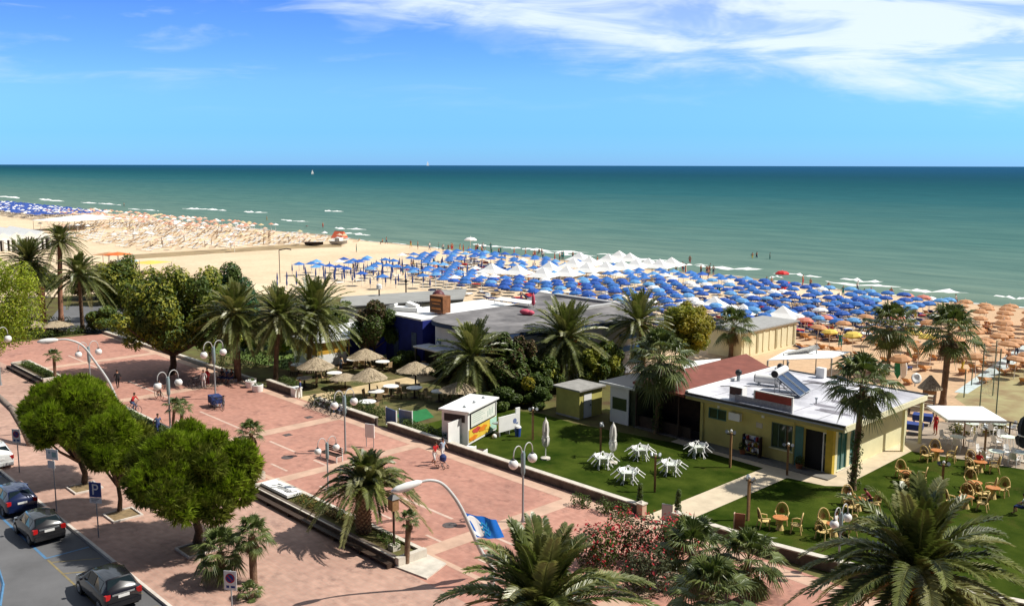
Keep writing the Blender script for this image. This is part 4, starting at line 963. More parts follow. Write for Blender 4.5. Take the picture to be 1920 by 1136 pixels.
mb = MB(); mb.bx(-.7, -.6, -.3, .3, 0, .16); mb.build('cradle', GREY, t_); mb = MB(); mb.bx(.6, .7, -.3, .3, 0, .16); mb.build('cradle', GREY, t_)
def vent(px, py, lab, kind):
    c = rp(px, py); t = thing('roof_vent', lab, 'roof vent', c, 0, 'vents on the bar roof')
    if kind == 'cowl':
        mb = MB(); mb.lathe([(.13, 0), (.13, .5)], n=10); mb.build('pipe', GREY, t); mb = MB(); mb.ball((0, 0, .66), .26, 10, 7); mb.build('cowl', DARK, t, True)
    elif kind == 'fan':
        mb = MB(); mb.bx(-.35, .35, -.2, .2, 0, .8); mb.build('case', W, t); mb = MB(); mb.tube([(-.352, 0, .45), (-.38, 0, .45)], .28, 12); mb.build('grille', DARK, t)
    else:
        mb = MB(); mb.lathe([(.05, 0), (.05, .35)], n=8); mb.build('pipe', GREY, t); mb = MB(); mb.lathe([(.1, .35), (.1, .45)], n=8); mb.build('cap', GREY, t)
vent(1385, 714, 'stubby dark vent near the red roof edge', 'cowl'); vent(1463, 702, 'round black cowl behind the solar panels', 'cowl'); vent(1540, 708, 'white fan box towards the back of the white roof', 'fan')
vent(1531, 757, 'short thin pipe at the middle of the white roof', 'pipe'); vent(1462, 692, 'thin pipe near the round black cowl', 'pipe'); vent(1478, 688, 'thin pipe at the far edge of the white roof', 'pipe')
c = rp(1716, 724); t_ = thing('satellite_dish', 'white satellite dish at the far right corner of the roof', 'satellite dish', c, 0)
mb = MB(); mb.tube([(0, 0, 0), (0, 0, .55)], .035, 6); mb.build('mast', GREY, t_); mb = MB(); mb.lathe([(.02, 0), (.22, .04), (.40, .14), (.41, .16), (.22, .065), (.02, .03)], n=16)
d_ = mb.build('dish', WPL, t_, True); d_.location = (0, 0, .6); d_.rotation_euler = Vector((.75, -.6, .3)).to_track_quat('Z', 'Y').to_euler()

# red roofed annex with dark porch and sign panel
an = thing('annex', 'annex with low red brown roof and dark shaded porch', 'building', (-43, 61, 0))
def lb2(mb, x0, x1, y0, y1, z0, z1, m=0): return mb.bx(x0 + 43, x1 + 43, y0 - 61, y1 - 61, z0, z1, m)
mb = MB(); A = [(-39.58 + 43, 54.9 - 61, 3.42), (-39.58 + 43, 67.2 - 61, 3.42), (-44.4 + 43, 70.6 - 61, 3.62), (-44.4 + 43, 54.9 - 61, 3.62)]
mb.poly(A); mb.poly([(x, y, z - .18) for x, y, z in A][::-1])
for i in range(4): a, b = A[i], A[(i + 1) % 4]; mb.quad((a[0], a[1], a[2] - .18), (b[0], b[1], b[2] - .18), b, a)
mb.build('roof', REDR, an)
mb = MB(); lb2(mb, -44.2, -38.9, 57.5, 69, 0, 3.2); mb.build('back_wall', mat('brown_dark_wall', (.05, .03, .022), .8, .3), an)
for x in (-44.2, -42.2, -40.2): mb = MB(); lb2(mb, x - .06, x + .06, 55.1, 55.22, 0, 3.3); mb.build('post', DKWOOD, an)
mb = MB(); lb2(mb, -44.3, -39, 54.95, 57.4, .001, .1); mb.build('floor', mat('grey_deck', (.12, .11, .10), .8, .2), an)
mb = MB(); lb2(mb, -44.2, -39.2, 55.3, 55.36, .1, .95); mb.build('parapet', DKWOOD, an)
kd = thing('porch_kiosk', 'dark roofed kiosk with tall white framed panel beside the shed', 'kiosk', (-46, 56.5, 0))
mb = MB(); mb.bx(-1.6, 1.9, -1.7, 3.0, 3.0, 3.12); mb.build('roof', DARK, kd); mb = MB(); mb.bx(-1.65, 1.95, -1.78, -1.7, 2.97, 3.14); mb.build('fascia', W, kd)
mb = MB(); mb.bx(-.7, 1.15, -1.5, -1.4, 0, 2.95); pn = mb.build('panel', W, kd); mb = MB(); mb.bx(-.45, .95, -1.53, -1.501, 1.1, 2.05); mb.build('opening', GLASS, pn)
mb = MB(); mb.bx(-.6, 1.8, -1.2, 2.6, 0, 2.96); mb.build('body', mat('shade_green', (.10, .12, .07), .8, .2), kd)
sh_ = thing('shed', 'small yellow shed with grey sloping roof and white door', 'shed', (-49.8, 54.9, 0))
mb = MB(); mb.bx(-1.35, 1.2, -1.4, 1.3, 0, 2.3); mb.build('wall', mat('dull_yellow', (.48, .44, .13), .8, .12, 1.5), sh_)
mb = MB(); mb.prism([(-1.55, -1.65), (1.45, -1.65), (1.45, 1.5), (-1.55, 1.5)], 2.301, 2.42); mb.build('roof', mat('grey_corrugated', (.30, .29, .27), .8, .2, 2), sh_)
mb = MB(); mb.bx(1.201, 1.24, -.9, .0, .05, 2.0); d_ = mb.build('door', W, sh_); mb = MB(); mb.bx(1.241, 1.27, -.15, -.08, .95, 1.08); mb.build('handle', DARK, d_)
mb = MB(); mb.bx(-1.36, 1.22, -1.42, -1.401, 0, .15); mb.build('plinth', CONC, sh_)

# ------------------------------------------------------------------ beach club
BLUEW = mat('royal_blue_render', (.018, .030, .22), .7, .15, 1); GREYW = mat('white_club_render', (.66, .68, .74), .8, .08, .6)
ROOFG = mat('weathered_grey_roof', (.13, .125, .13), .9, .35, .35, detail=9, c2=(.20, .19, .19)); BTRIM = mat('blue_trim', (.03, .06, .14), .6, .1)
cl = thing('beach_club', 'blue and white beach club with flat grey roof and rounded corners', 'building', (-68, 66, 0)); o_ = Vector((-68, 66, 0))
def pl(pts): return [(x - o_.x, y - o_.y) for x, y in pts]
def arc(cx, cy, r, a0, a1, n=10): return [(cx + r * math.cos(math.radians(a0 + (a1 - a0) * i / n)), cy + r * math.sin(math.radians(a0 + (a1 - a0) * i / n))) for i in range(n + 1)]
body = arc(-68.6, 59.6, 3.6, 180, 270) + [(-60.2, 56.0)] + arc(-60.0, 70.2, 3.2, -60, 60) + [(-62, 78), (-78, 78), (-72.2, 70)]
mb = MB(); mb.prism(pl(body), 0, 4.615); mb.build('wall', GREYW, cl)
big = arc(-68.6, 59.6, 3.95, 180, 270) + [(-60.2, 55.65)] + arc(-60.0, 70.2, 3.6, -60, 60) + [(-62, 78.4), (-78, 78.4), (-72.6, 70)]
mb = MB(); mb.prism(pl(big), 4.62, 5.0); mb.build('cornice', BTRIM, cl)
mb = MB(); mb.prism(pl([(x * .998 - .1, y) for x, y in big]), 5.001, 5.06); mb.build('roof', ROOFG, cl)
mb = MB(); mb.bx(-78.4 + 68, -72.21 + 68, 56.3 - 66, 70 - 66, 0, 4.75); wg = mb.build('wing', BLUEW, cl)
mb = MB(); mb.bx(-78.6 + 68, -72.25 + 68, 56.15 - 66, 70.1 - 66, 4.751, 4.9); mb.build('wing_roof', W, wg)
for x in (-76.6, -73.6): mb = MB(); mb.bx(x - .4 + 68, x + .4 + 68, 56.24 - 66, 56.298 - 66, 0.02, 3.4); mb.build('blue_door', mat('slate_blue', (.06, .10, .19), .5, .2), wg)
mb = MB(); mb.bx(-71.4 + 68, -61 + 68, 55.90 - 66, 56.9 - 66, 0.02, 2.4); mb.build('shop_front', mat('dark_shopfront', (.02, .02, .022), .3, 0), cl)
mb = MB(); mb.bx(-71.6 + 68, -60.8 + 68, 54.6 - 66, 56.6 - 66, 2.42, 2.56); mb.build('canopy', GREYW, cl)
for x in (-71.4, -66.2, -61): mb = MB(); mb.bx(x - .08 + 68, x + .08 + 68, 54.7 - 66, 54.86 - 66, 0, 2.419); mb.build('canopy_post', DARK, cl)
tm = text_mesh('AI', .8, mat('slate_lettering', (.12, .22, .32), .5, 0), 'lettering', .03); q = place(tm, 'lettering', cl, (-69.3 + 68, 55.95 - 66, 3.15)); q.rotation_euler = (pi / 2, 0, 0)
for i, z in enumerate((2.2, 3.4)):
    mb = MB(); mb.bx(-57.7 + 68, -56.78 + 68, 68.6 - 66, 71.8 - 66, z, z + .5); mb.build('balcony_band', mat('bright_blue_band', (.05, .16, .42), .6, .1), cl)
mb = MB(); mb.bx(-65.2 + 68, -64.6 + 68, 71.5 - 66, 77.5 - 66, 5.07, 5.35); mb.bx(-74 + 68, -65.2 + 68, 76.9 - 66, 77.5 - 66, 5.07, 5.35); mb.build('roof_kerb', mat('pale_grey_kerb', (.45, .45, .45), .8, .1), cl)
# billboard box on the club roof
bb0 = P(806, 585, 5.05); t_ = thing('roof_billboard', 'rusty orange framed billboard box on the beach club roof', 'sign', (bb0.x, bb0.y, 5.06), .12)
mb = MB(); mb.bx(0, 1.9, 0, 1.1, 0, 1.75); mb.build('box', mat('rust_box', (.28, .12, .055), .7, .3, 3), t_)
mb = MB(); mb.bx(.1, 1.75, -.04, -.002, .15, 1.6); pn = mb.build('front_panel', mat('brown_panel', (.10, .04, .02), .5, .3, 2), t_)
mb = MB(); mb.bx(.2, 1.65, -.06, -.041, 1.2, 1.45); mb.bx(.4, 1.5, -.06, -.041, .9, 1.0); mb.bx(.3, 1.6, -.06, -.041, .35, .55); mb.build('panel_stripe', mat('orange_strip', (.55, .2, .05), .6, .2), pn)
c = P(822, 560, 5.1); t_ = thing('roof_dome', 'small dark red ribbed dome behind the roof billboard', 'roof vent', (c.x, c.y, 5.06)); mb = MB(); mb.lathe([(.75, 0), (.75, .4), (.6, .75), (.3, 1.0), (.05, 1.05)], n=14); mb.build('dome', mat('maroon', (.12, .03, .04), .5, .2), t_, True, 40)
mb = MB(); mb.lathe([(.8, .36), (.8, .44)], n=14); mb.build('rim', DARK, t_)
for px, py, lab, m_ in ((1000, 578, 'pink parasol folded on the beach club roof', 'p'), (985, 590, 'pink cushion pile on the beach club roof', 'c')):
    c = P(px, py, 5.06); PK = MATS.get('pink_cloth') or mat('pink_cloth', (.62, .10, .16), .7, .1)
    if m_ == 'p': t_ = thing('folded_parasol', lab, 'parasol', c); mb = MB(); mb.lathe([(.06, .3), (.2, .5), (.16, 1.2), (.05, 1.6)], n=8); mb.build('canopy', PK, t_, True); mb = MB(); mb.tube([(0, 0, 0), (0, 0, 1.7)], .03, 6); mb.build('pole', GREY, t_)
    else: mb = MB(); mb.ball((0, 0, .3), .7, 10, 6, sq=(1, .7, .42)); mb.ball((.5, .2, .25), .5, 10, 6, sq=(1, .8, .5)); o = mb.build('cushion', PK, None, True); o.location = c; tag(o, lab, 'cushion')
for px, py, lab in ((965, 572, 'white sheet awning lying across the beach club roof'),):
    c = P(px, py, 5.06); t_ = thing('roof_awning', lab, 'awning', c, .1); mb = MB(); mb.box((0, 0, .5), (5.0, 1.3, .05), Matrix.Rotation(.12, 3, 'X')); mb.build('sheet', W, t_); mb = MB(); [mb.tube([(x, y, 0), (x, y, .48)], .03, 5) for x in (-2.4, 2.4) for y in (-.55, .55)]; mb.build('leg', GREY, t_)
# white boat shaped furniture on the blue wing
c = P(757, 583, 4.9); t_ = thing('roof_lounger_stack', 'white stacked furniture and dark frames on the blue wing roof', 'furniture', (c.x, c.y, 4.9), .5)
mb = MB(); mb.box((0, 0, .25), (3.6, 1.2, .4)); mb.box((.9, .3, .62), (1.2, .9, .35), Matrix.Rotation(.3, 3, 'Y')); mb.box((-1.2, -.2, .56), (.9, .8, .2), Matrix.Rotation(-.3, 3, 'Y')); mb.build('cushions', W, t_); mb = MB()
for k in range(5): mb.tube([(.3 * k, .9, 0), (.3 * k + .5, 1.1, .9)], .05, 4)
mb.build('dark_frame', DARK, t_)
# grey roofed hall behind
gh = thing('grey_roof_hall', 'long low hall with plain grey roof behind the palms', 'building', (0, 0, 0))
c4 = [P(636, 578, 3.2), P(868, 563, 3.2), P(875, 541, 3.2), P(640, 556, 3.2)]
mb = MB(); mb.prism([(p.x, p.y) for p in c4], 3.0, 3.2); mb.build('roof', mat('plain_grey_roof', (.30, .30, .285), .9, .12, .5), gh)
cm = sum(c4, Vector()) / 4; mb = MB(); mb.prism([tuple((p.lerp(cm, .06)).xy) for p in c4], 0, 2.999); mb.build('wall', W, gh)
e0, e1 = c4[0], c4[1]; mb = MB(); mb.tube([e0 + Vector((0, 0, .05)), e1 + Vector((0, 0, .05))], .14, 6); mb.build('edge_trim', DARK, gh)
# yellow hut
hut = thing('snack_hut', 'yellow and white hut with scalloped awning and white roof', 'hut', (-81.5, 50.2, 0))
mb = MB(); mb.bx(-2, 2.2, -1.8, 1.8, 0, 1.25); mb.build('lower_wall', W, hut); mb = MB(); mb.bx(-2, 2.19, -1.79, 1.79, 1.251, 2.55); mb.build('upper_wall', mat('orange_yellow', (.66, .38, .05), .7, .12, 2), hut)
mb = MB(); mb.prism([(-2.3, -2.1), (2.7, -2.1), (2.7, 2.1), (-2.3, 2.1)], 2.551, 2.68); mb.build('roof', W, hut)
mb = MB()
for i in range(8):
    y0 = -1.9 + i * .475; mb.prism([(2.25, y0), (2.32, y0), (2.32, y0 + .4), (2.25, y0 + .4)], 2.0 - .12 * (i % 2), 2.54, 0)
mb.build('awning_scallop', mat('straw_fringe', (.45, .27, .07), .8, .3, 4), hut)
for y in (-1.9, 1.9): mb = MB(); mb.bx(2.45, 2.58, y - .06, y + .06, 0, 2.55); mb.build('post', WOOD, hut)
hb = thing('white_roof_hut', 'low hut with bright white roof right behind the yellow hut', 'hut', (-83.5, 55.2, 0)); mb = MB(); mb.bx(-2.5, 3.2, -2.4, 2.6, 0, 2.6); mb.build('wall', BLUEW, hb); mb = MB(); mb.bx(-2.8, 3.5, -2.7, 2.9, 2.601, 2.75); mb.build('roof', W, hb)

# cream building and white sheet roof right of it
cb_ = thing('fluted_cream_building', 'cream building with fluted wall and grey flat roof', 'building', (0, 0, 0))
X0 = -53.0; y0, y1 = PX(1390, 672, X0).y, PX(1492, 645, X0).y
mb = MB(); mb.bx(X0 - 4.2, X0, y0, y1, 0, 2.7); mb.build('wall', mat('cream_render', (.80, .74, .50), .8, .06, 1), cb_)
for i in range(9):
    yy = y0 + .5 + (y1 - y0 - 1) * i / 8; mb = MB(); mb.bx(X0 + .001, X0 + .07, yy - .18, yy + .18, .3, 2.4); mb.build('flute', mat('flute_painted_shadow', (.42, .37, .22), .8, .1) if i % 3 == 2 else MATS['cream_render'], cb_)  # every third flute has shadow put into its colour
mb = MB(); mb.bx(X0 - 4.5, X0 + .25, y0 - .2, y1 + .3, 2.701, 2.85); mb.build('roof', mat('grey_felt_roof', (.34, .34, .33), .9, .15), cb_)
wr = thing('white_sheet_shelter', 'flat white sheeted shelter behind the white roofed bar', 'shelter', (0, 0, 0))
w4 = [P(1385, 682, 2.4), P(1500, 690, 2.4), P(1598, 664, 2.4), P(1545, 645, 2.4)]
w4 = [P(1440, 676, 2.3), P(1560, 672, 2.3), P(1596, 660, 2.3), P(1478, 656, 2.3)]
mb = MB(); mb.prism([(p.x, p.y) for p in w4], 2.3, 2.36); mb.build('sheet', W, wr)
for i, p in enumerate(w4): mb = MB(); mb.bx(p.x - .06, p.x + .06, p.y - .06, p.y + .06, 0, 2.299); mb.build('post', GREY, wr)
wv_ = thing('white_awning_sail', 'bright white sloping sail awning by the cream building', 'awning', (0, 0, 0)); s4 = [P(1470, 662, 2.6), P(1500, 668, 1.9), P(1538, 652, 3.0), P(1532, 645, 3.3)]
mb = MB(); mb.quad(*s4); mb.quad(*[p - Vector((0, 0, .03)) for p in s4][::-1]); mb.build('sail', W, wv_)
for p in (s4[0], s4[3]): mb = MB(); mb.tube([(p.x, p.y, -.05), tuple(p)], .05, 6); mb.build('post', GREY, wv_)
ws = thing('white_lean_to', 'strip of white roof left of the red roof', 'shelter', (0, 0, 0)); s4 = [P(1283, 690, 2.8), P(1345, 684, 2.8), P(1352, 672, 2.8), P(1290, 677, 2.8)]
mb = MB(); mb.prism([(p.x, p.y) for p in s4], 2.7, 2.8); mb.build('roof', W, ws); c = sum(s4, Vector()) / 4; mb = MB(); mb.prism([tuple(p.lerp(c, .1).xy) for p in s4], 0, 2.699); mb.build('wall', mat('grey_wall', (.2, .2, .2), .8, .1), ws)

# big white tent at the far left
tn = thing('white_marquee', 'long white marquee with dark openings at far left', 'marquee', (0, 0, 0))
a4 = [P(-60, 447, 3.4), P(92, 440, 3.4)]; d_ = (a4[1] - a4[0]); n_ = Vector((-d_.y, d_.x, 0)).normalized()
if n_.dot(FW) < 0: n_ = -n_
D_ = 26.0; f0, f1 = a4; b0_, b1_ = f0 + n_ * D_, f1 + n_ * D_
mb = MB(); nb = 6
for i in range(nb):
    p0, p1 = f0 + d_ * (i / nb), f0 + d_ * ((i + 1) / nb); pm = (p0 + p1) / 2 + Vector((0, 0, .9))
    q0_, q1_, qm = p0 + n_ * D_, p1 + n_ * D_, pm + n_ * D_
    mb.quad(p0, pm, qm, q0_); mb.quad(pm, p1, q1_, qm); mb.tri(p0, p1, pm); mb.tri(q0_, qm, q1_)
mb.build('roof', W, tn)
mb = MB(); mb.prism([tuple((p).xy) for p in (f0 + n_ * .6, f1 + n_ * .6, b1_, b0_)], 0, 2.6); mb.build('inner_wall', mat('tent_dark', (.06, .05, .05), .8, .3), tn)
mb = MB(); mb.prism([tuple(p.xy) for p in (f0, f1, f1 + n_ * .3, f0 + n_ * .3)], 2.55, 3.38); mb.build('valance', W, tn)
for i in range(15): p = f0 + d_ * (i / 14); mb = MB(); mb.tube([(p.x, p.y, 0), (p.x, p.y, 2.6)], .22 if i % 3 else .55, 6); mb.build('post', W, tn)

# ------------------------------------------------------------------ lamps and signs
def lamp_proto():
    t = thing('globe_lamp', 'x', 'street lamp', (0, 0, 0))
    mb = MB(); mb.tube([(0, 0, -.05), (0, 0, .06), (0, 0, .3), (0, 0, 2.5)], [.12, .10, .06, .05], 10); mb.build('pole', GREY, t, True, 40)
    mb = MB(); mb.tube([(0, 0, 2.45), (0, 0, 2.6), (0, 0, 3.55), (0, 0, 3.7)], [.05, .115, .115, .08], 10); mb.build('sleeve', TEALG, t, True, 40)
    for s in (-1, 1):
        mb = MB(); pts = [(0, s * .06, 3.5)] + [(0, s * (.08 + .33 - .33 * math.cos(pi * k / 9)), 3.65 + .42 * math.sin(pi * k / 9)) for k in range(10)] + [(0, s * .74, 3.52)]
        mb.tube(pts, .028, 6); a = mb.build('arm', MATS.get('pale_pole') or mat('pale_pole', (.55, .56, .55), .4, .05), t, True)
        mb = MB(); mb.lathe([(.05, 3.5), (.1, 3.46), (.1, 3.40)], (0, s * .74, 0), 10); mb.build('collar', DARK, a)
        mb = MB(); mb.ball((0, s * .74, 3.2), .25, 14, 10); mb.build('globe', GLOBE, t, True)
    return t
LP = lamp_proto(); first = True
def glamp(px, py, gy, label, rz=0.0):
    global first
    b0 = P(px, py, .12); k = (HT(b0, gy) - .12) / 3.2
    o = LP if first else copy_tree(LP); first = False
    o.location = b0; o.rotation_euler = (0, 0, rz); o.scale = (k,) * 3; o['label'] = label; o['group'] = 'twin globe lamps along the promenade'
glamp(321, 812, 722, 'twin globe lamp above the pair of small fan palms', .15); glamp(405, 748, 664, 'twin globe lamp with teal sleeve near the bicycles with blue frames', .1)
glamp(649, 850, 757, 'twin globe lamp with blue grey sleeve before the parked bicycles', .05); glamp(617, 925, 843, 'twin globe lamp rising behind the short planter palm'); glamp(982, 978, 864, 'twin globe lamp beside the low lawn wall', .1)
glamp(172, 742, 664, 'twin globe lamp crossed by the curved street lamp', .1); glamp(1573, 1080, 975, 'twin globe lamp behind the large lower right palm'); glamp(2, 722, 640, 'twin globe lamp at the extreme left edge', .2)

def curved_lamp(bx, by, pts2d, head, label, dirv):
    """pole in an upright plane through its base; picture points give its arc there"""
    b0 = P(bx, by, .12); d = Vector(dirv).normalized(); nrm = Vector((-d.y, d.x, 0)); t = thing('curved_street_lamp', label, 'street lamp', b0, 0, 'curved street lamps')
    def at(px, py):
        r_ = ray(px, py); k = (b0 - Vector((0, 0, CAM_H))).dot(nrm) / r_.dot(nrm); q = Vector((0, 0, CAM_H)) + r_ * k; return q - b0
    pts = [Vector((0, 0, -.06)), Vector((0, 0, .8))] + [at(*p) for p in pts2d]; n = len(pts)
    sm = []
    for i in range(n - 1):
        p0, p1, p2, p3 = pts[max(0, i - 1)], pts[i], pts[i + 1], pts[min(n - 1, i + 2)]
        for k in range(4):
            u = k / 4; sm.append(.5 * ((2 * p1) + (p2 - p0) * u + (2 * p0 - 5 * p1 + 4 * p2 - p3) * u * u + (3 * p1 - p0 - 3 * p2 + p3) * u ** 3))
    sm.append(pts[-1]); m_ = len(sm)
    mb = MB(); mb.tube(sm, [.12 - .065 * i / m_ for i in range(m_)], 10); mb.build('pole', MATS['pale_pole'], t, True, 50)
    h0 = sm[-1]; h1 = at(*head); ax = (h1 - h0); Ln = ax.length
    mb = MB(); mb.tube([h0 + ax * u for u in (-.05, .1, .45, .8, 1.0)], [.05, .14, .19, .16, .05], 12); hd = mb.build('lamp_head', WPL, t, True)
    mb = MB(); mb.tube([h0 + ax * u + Vector((0, 0, -.09)) for u in (.2, .5, .85)], [.08, .15, .06], 10); mb.build('glass_bowl', mat('lamp_bowl', (.35, .37, .38), .2, 0) if 'lamp_bowl' not in MATS else MATS['lamp_bowl'], hd, True)
    return b0, sm, at
curved_lamp(247, 806, [(232, 778), (207, 720), (180, 680), (155, 648), (128, 637), (108, 637)], (70, 641), 'white curved street lamp arching over the dark pine', (-.3, -.95, 0))
b0_, lpts, at_ = curved_lamp(925, 1096, [(905, 1035), (885, 992), (865, 950), (846, 922), (828, 905), (808, 900), (790, 903)], (735, 921), 'curved street lamp carrying the blue flag', (-.3, -.95, 0))
# flag on the pole
fa, fb_ = at_(866, 956) + b0_, at_(888, 1004) + b0_
BL = mat('flag_blue', (.010, .15, .60), .7, .08, 3, transl=.2); FWH = mat('flag_white', (.84, .85, .85), .7, .05); FCY = mat('flag_light_blue', (.02, .25, .52), .7, 0)
fl = thing('blue_flag', 'blue flag with white disc flying from the curved street lamp', 'flag', fa); fly = RT * 1.62 + FW * 1.1 + Vector((0, 0, -.95)); hoist = fb_ - fa
nx, ny = 26, 16
def fp(u, v, lift=0.0):
    q = fly * u + hoist * v * (1 - .25 * u); return q - FW * (.09 * math.sin(u * 9 + v * 2) + .05 * math.sin(u * 17)) * (u ** .5) - FW * lift + Vector((0, 0, -.06 * math.sin(u * 5)))
mb = MB()
for i in range(nx + 1):
    for j in range(ny + 1): mb.v.append(tuple(fp(i / nx, j / ny)))
for i in range(nx):
    for j in range(ny): mb.f.append((i * (ny + 1) + j, (i + 1) * (ny + 1) + j, (i + 1) * (ny + 1) + j + 1, i * (ny + 1) + j + 1)); mb.m.append(0)
mb.build('cloth', BL, fl, True)
mb = MB(); R1 = .30
mb.poly([fp(.27 + .22 * math.cos(a) * .95, .5 + .46 * math.sin(a), .02) for a in [2 * pi * k / 28 for k in range(28)]]); mb.poly([fp(.27 + .22 * math.cos(-a) * .95, .5 + .46 * math.sin(-a), -.02) for a in [2 * pi * k / 28 for k in range(28)]]); ds = mb.build('disc', FWH, fl)
mb = MB()
for k, vv in enumerate((.3, .5, .7)):
    ph = [fp(.40 + .26 * i / 10, vv + .07 * math.sin(i * 1.1), .03) for i in range(11)]; ph2 = [fp(.40 + .26 * i / 10, vv + .11 + .07 * math.sin(i * 1.1), .03) for i in range(11)]
    for i in range(10): mb.quad(ph[i], ph[i + 1], ph2[i + 1], ph2[i])
mb.build('wave_emblem', FCY, ds)
mb = MB(); mb.tube([fa + Vector((0, 0, 0)) - fa, hoist], .03, 5); mb.build('hoist_sleeve', FWH, fl)

def facing(rz): return rz
def sign_post(px, py, ty, label, plate, rz=.95, name='road_sign', zb=.12):
    b0 = P(px, py, zb); h = HT(b0, ty) - zb; t = thing(name, label, 'sign', b0, rz)
    mb = MB(); mb.tube([(0, 0, -.05), (0, 0, h)], .035, 8); mb.build('post', GREY, t, True, 40); plate(t, h); return t
SB = mat('sign_blue', (.010, .04, .22), .4, 0); SW = mat('sign_white', (.75, .76, .76), .4, 0)
def pplate(t, h):
    mb = MB(); mb.bx(-.36, .36, -.06, -.04, h - .82, h); a = mb.build('plate', SB, t); tm = text_mesh('P', .85, SW, 'letter', .004); l = place(tm, 'letter', a, (0, -.066, h - .42)); l.rotation_euler = (pi / 2, 0, 0)
    mb = MB(); mb.bx(-.36, .36, -.06, -.04, h - 1.16, h - .84); a = mb.build('plate', SW, t)
    mb = MB()
    for i, z in enumerate((.92, 1.0, 1.08)): mb.bx(-.25, .22 - .1 * i, -.064, -.0605, h - z - .02, h - z + .015)
    mb.build('print', mat('sign_print', (.12, .14, .18), .5, 0), a)
sign_post(187, 1007, 905, 'blue P parking sign with white plate on a grey post', pplate, .62)
def nsplate(t, h):
    mb = MB(); mb.bx(-.3, .3, -.06, -.04, h - .9, h); a = mb.build('plate', SW, t)
    mb = MB(); mb.tube([(0, -.07, h - .34), (0, -.061, h - .34)], .225, 20); rg = mb.build('red_ring', mat('sign_red', (.45, .02, .03), .4, 0) if 'sign_red' not in MATS else MATS['sign_red'], a)
    mb = MB(); mb.tube([(0, -.078, h - .34), (0, -.0705, h - .34)], .175, 20); mb.build('blue_disc', SB, rg)
    mb = MB(); mb.box((0, -.081, h - .34), (.36, .006, .045), Matrix.Rotation(.8, 3, 'Y')); mb.build('red_bar', MATS['sign_red'], rg)
    mb = MB(); mb.bx(-.2, -.06, -.064, -.0605, h - .8, h - .68); mb.bx(.02, .22, -.064, -.0605, h - .79, h - .69); mb.build('print', SB, a)
sign_post(438, 1150, 1070, 'white no stopping sign at the bottom edge', nsplate, .62)
sign_post(38, 885, 806, 'no stopping sign with white plate far left by the road', nsplate, .62)
def wplate(t, h):
    mb = MB(); mb.box((0, -.05, h - .35), (.85, .02, .62)); a = mb.build('plate', SW, t); mb = MB(); mb.tube([(-.18, -.066, h - .24), (-.18, -.061, h - .24)], .07, 10); mb.bx(0, .3, -.066, -.061, h - .5, h - .2); mb.build('print', mat('teal_print', (.25, .42, .42), .5, 0), a)
    mb = MB(); mb.box((-.1, -.05, h - .95), (.5, .02, .45)); mb.build('lower_plate', SW, t)
sign_post(108, 958, 842, 'white rectangular notice sign on a dark post above the cars', wplate, .5)
t_ = thing('lantern_post', 'dark square lantern on a post in the planter strip', 'street lamp', P(741, 1030, .4)); h = HT(P(741, 1030, .4), 938) - .4
mb = MB(); mb.tube([(0, 0, -.1), (0, 0, h - .5)], .06, 8); mb.build('pole', DKWOOD, t_); mb = MB(); mb.bx(-.2, .2, -.2, .2, h - .5, h + .1); mb.build('lantern', WOOD, t_); mb = MB(); mb.lathe([(.36, h + .1), (.1, h + .3)], n=4, a0=pi / 4); mb.build('lantern_cap', DARK, t_)
mb = MB(); mb.bx(-.23, .23, -.23, .23, -.1, .3); mb.build('base', STONE, t_)
# back lanterns behind the grey roof
for px, py, ty, lab, gl in ((712, 600, 543, 'white topped lantern post before the grey roof', 1), (762, 592, 530, 'plain dark post before the grey roof', 0), (525, 530, 470, 'thin lamp post standing on the pale beach', 2)):
    b0 = P(px, py); h = HT(b0, ty); t_ = thing('garden_lantern', lab, 'lamp post', b0); mb = MB(); mb.tube([(0, 0, -.05), (0, 0, h)], .1 if gl < 2 else .07, 6); mb.build('pole', DARK, t_)
    mb = MB()
    if gl == 1: mb.lathe([(.14, h), (.36, h + .1), (.36, h + .55), (.2, h + .7)], n=8); mb.build('lantern', WPL, t_)
    elif gl == 0: mb.lathe([(.16, h), (.22, h + .1), (.1, h + .5)], n=8); mb.build('lantern', DARK, t_)
    else: mb.tube([(0, 0, h), (.9, .9, h + .25), (1.5, 1.5, h + .1)], .1, 6); mb.build('arm', DARK, t_)

# wooden garden lamp posts
def wpost_proto():
    t = thing('garden_spotlight_post', 'x', 'lamp post'); mb = MB(); mb.bx(-.07, .07, -.07, .07, -.05, 2.0); mb.build('post', WOOD, t)
    mb = MB(); mb.bx(-.28, .28, -.03, .03, 1.9, 1.96); mb.build('crossbar', DARK, t)
    for s in (-1, 1): mb = MB(); mb.tube([(s * .22, .05, 2.0), (s * .27, -.16, 2.1)], [.07, .11], 8); mb.build('spotlight', GREY, t)
    mb = MB(); mb.ball((0, 0, 2.12), .09, 8, 6); mb.build('lamp_cap', WPL, t); return t
WP = wpost_proto(); f_ = True
for px, py, ty, lab in ((1000, 824, 766, 'wooden spotlight post behind the left closed white parasol'), (1127, 856, 795, 'wooden spotlight post left of the right closed white parasol'), (1229, 922, 852, 'wooden spotlight post between the stacked white chair sets'),
        (1370, 876, 808, 'wooden spotlight post in front of the yellow bar wall'), (1477, 890, 832, 'dark spotlight post before the bar window'), (1404, 975, 895, 'wooden spotlight post beside the cream path'), (1766, 938, 866, 'spotlight post among the wicker chairs'), (1846, 862, 797, 'spotlight post on the terrace by the white square parasol')):
    b0 = P(px, py, .02); o = WP if f_ else copy_tree(WP); f_ = False
    o.location = b0; o.scale = (1, 1, HT(b0, ty) / 2.1); o.rotation_euler = (0, 0, px); o['label'] = lab; o['group'] = 'spotlight posts in the bar garden'

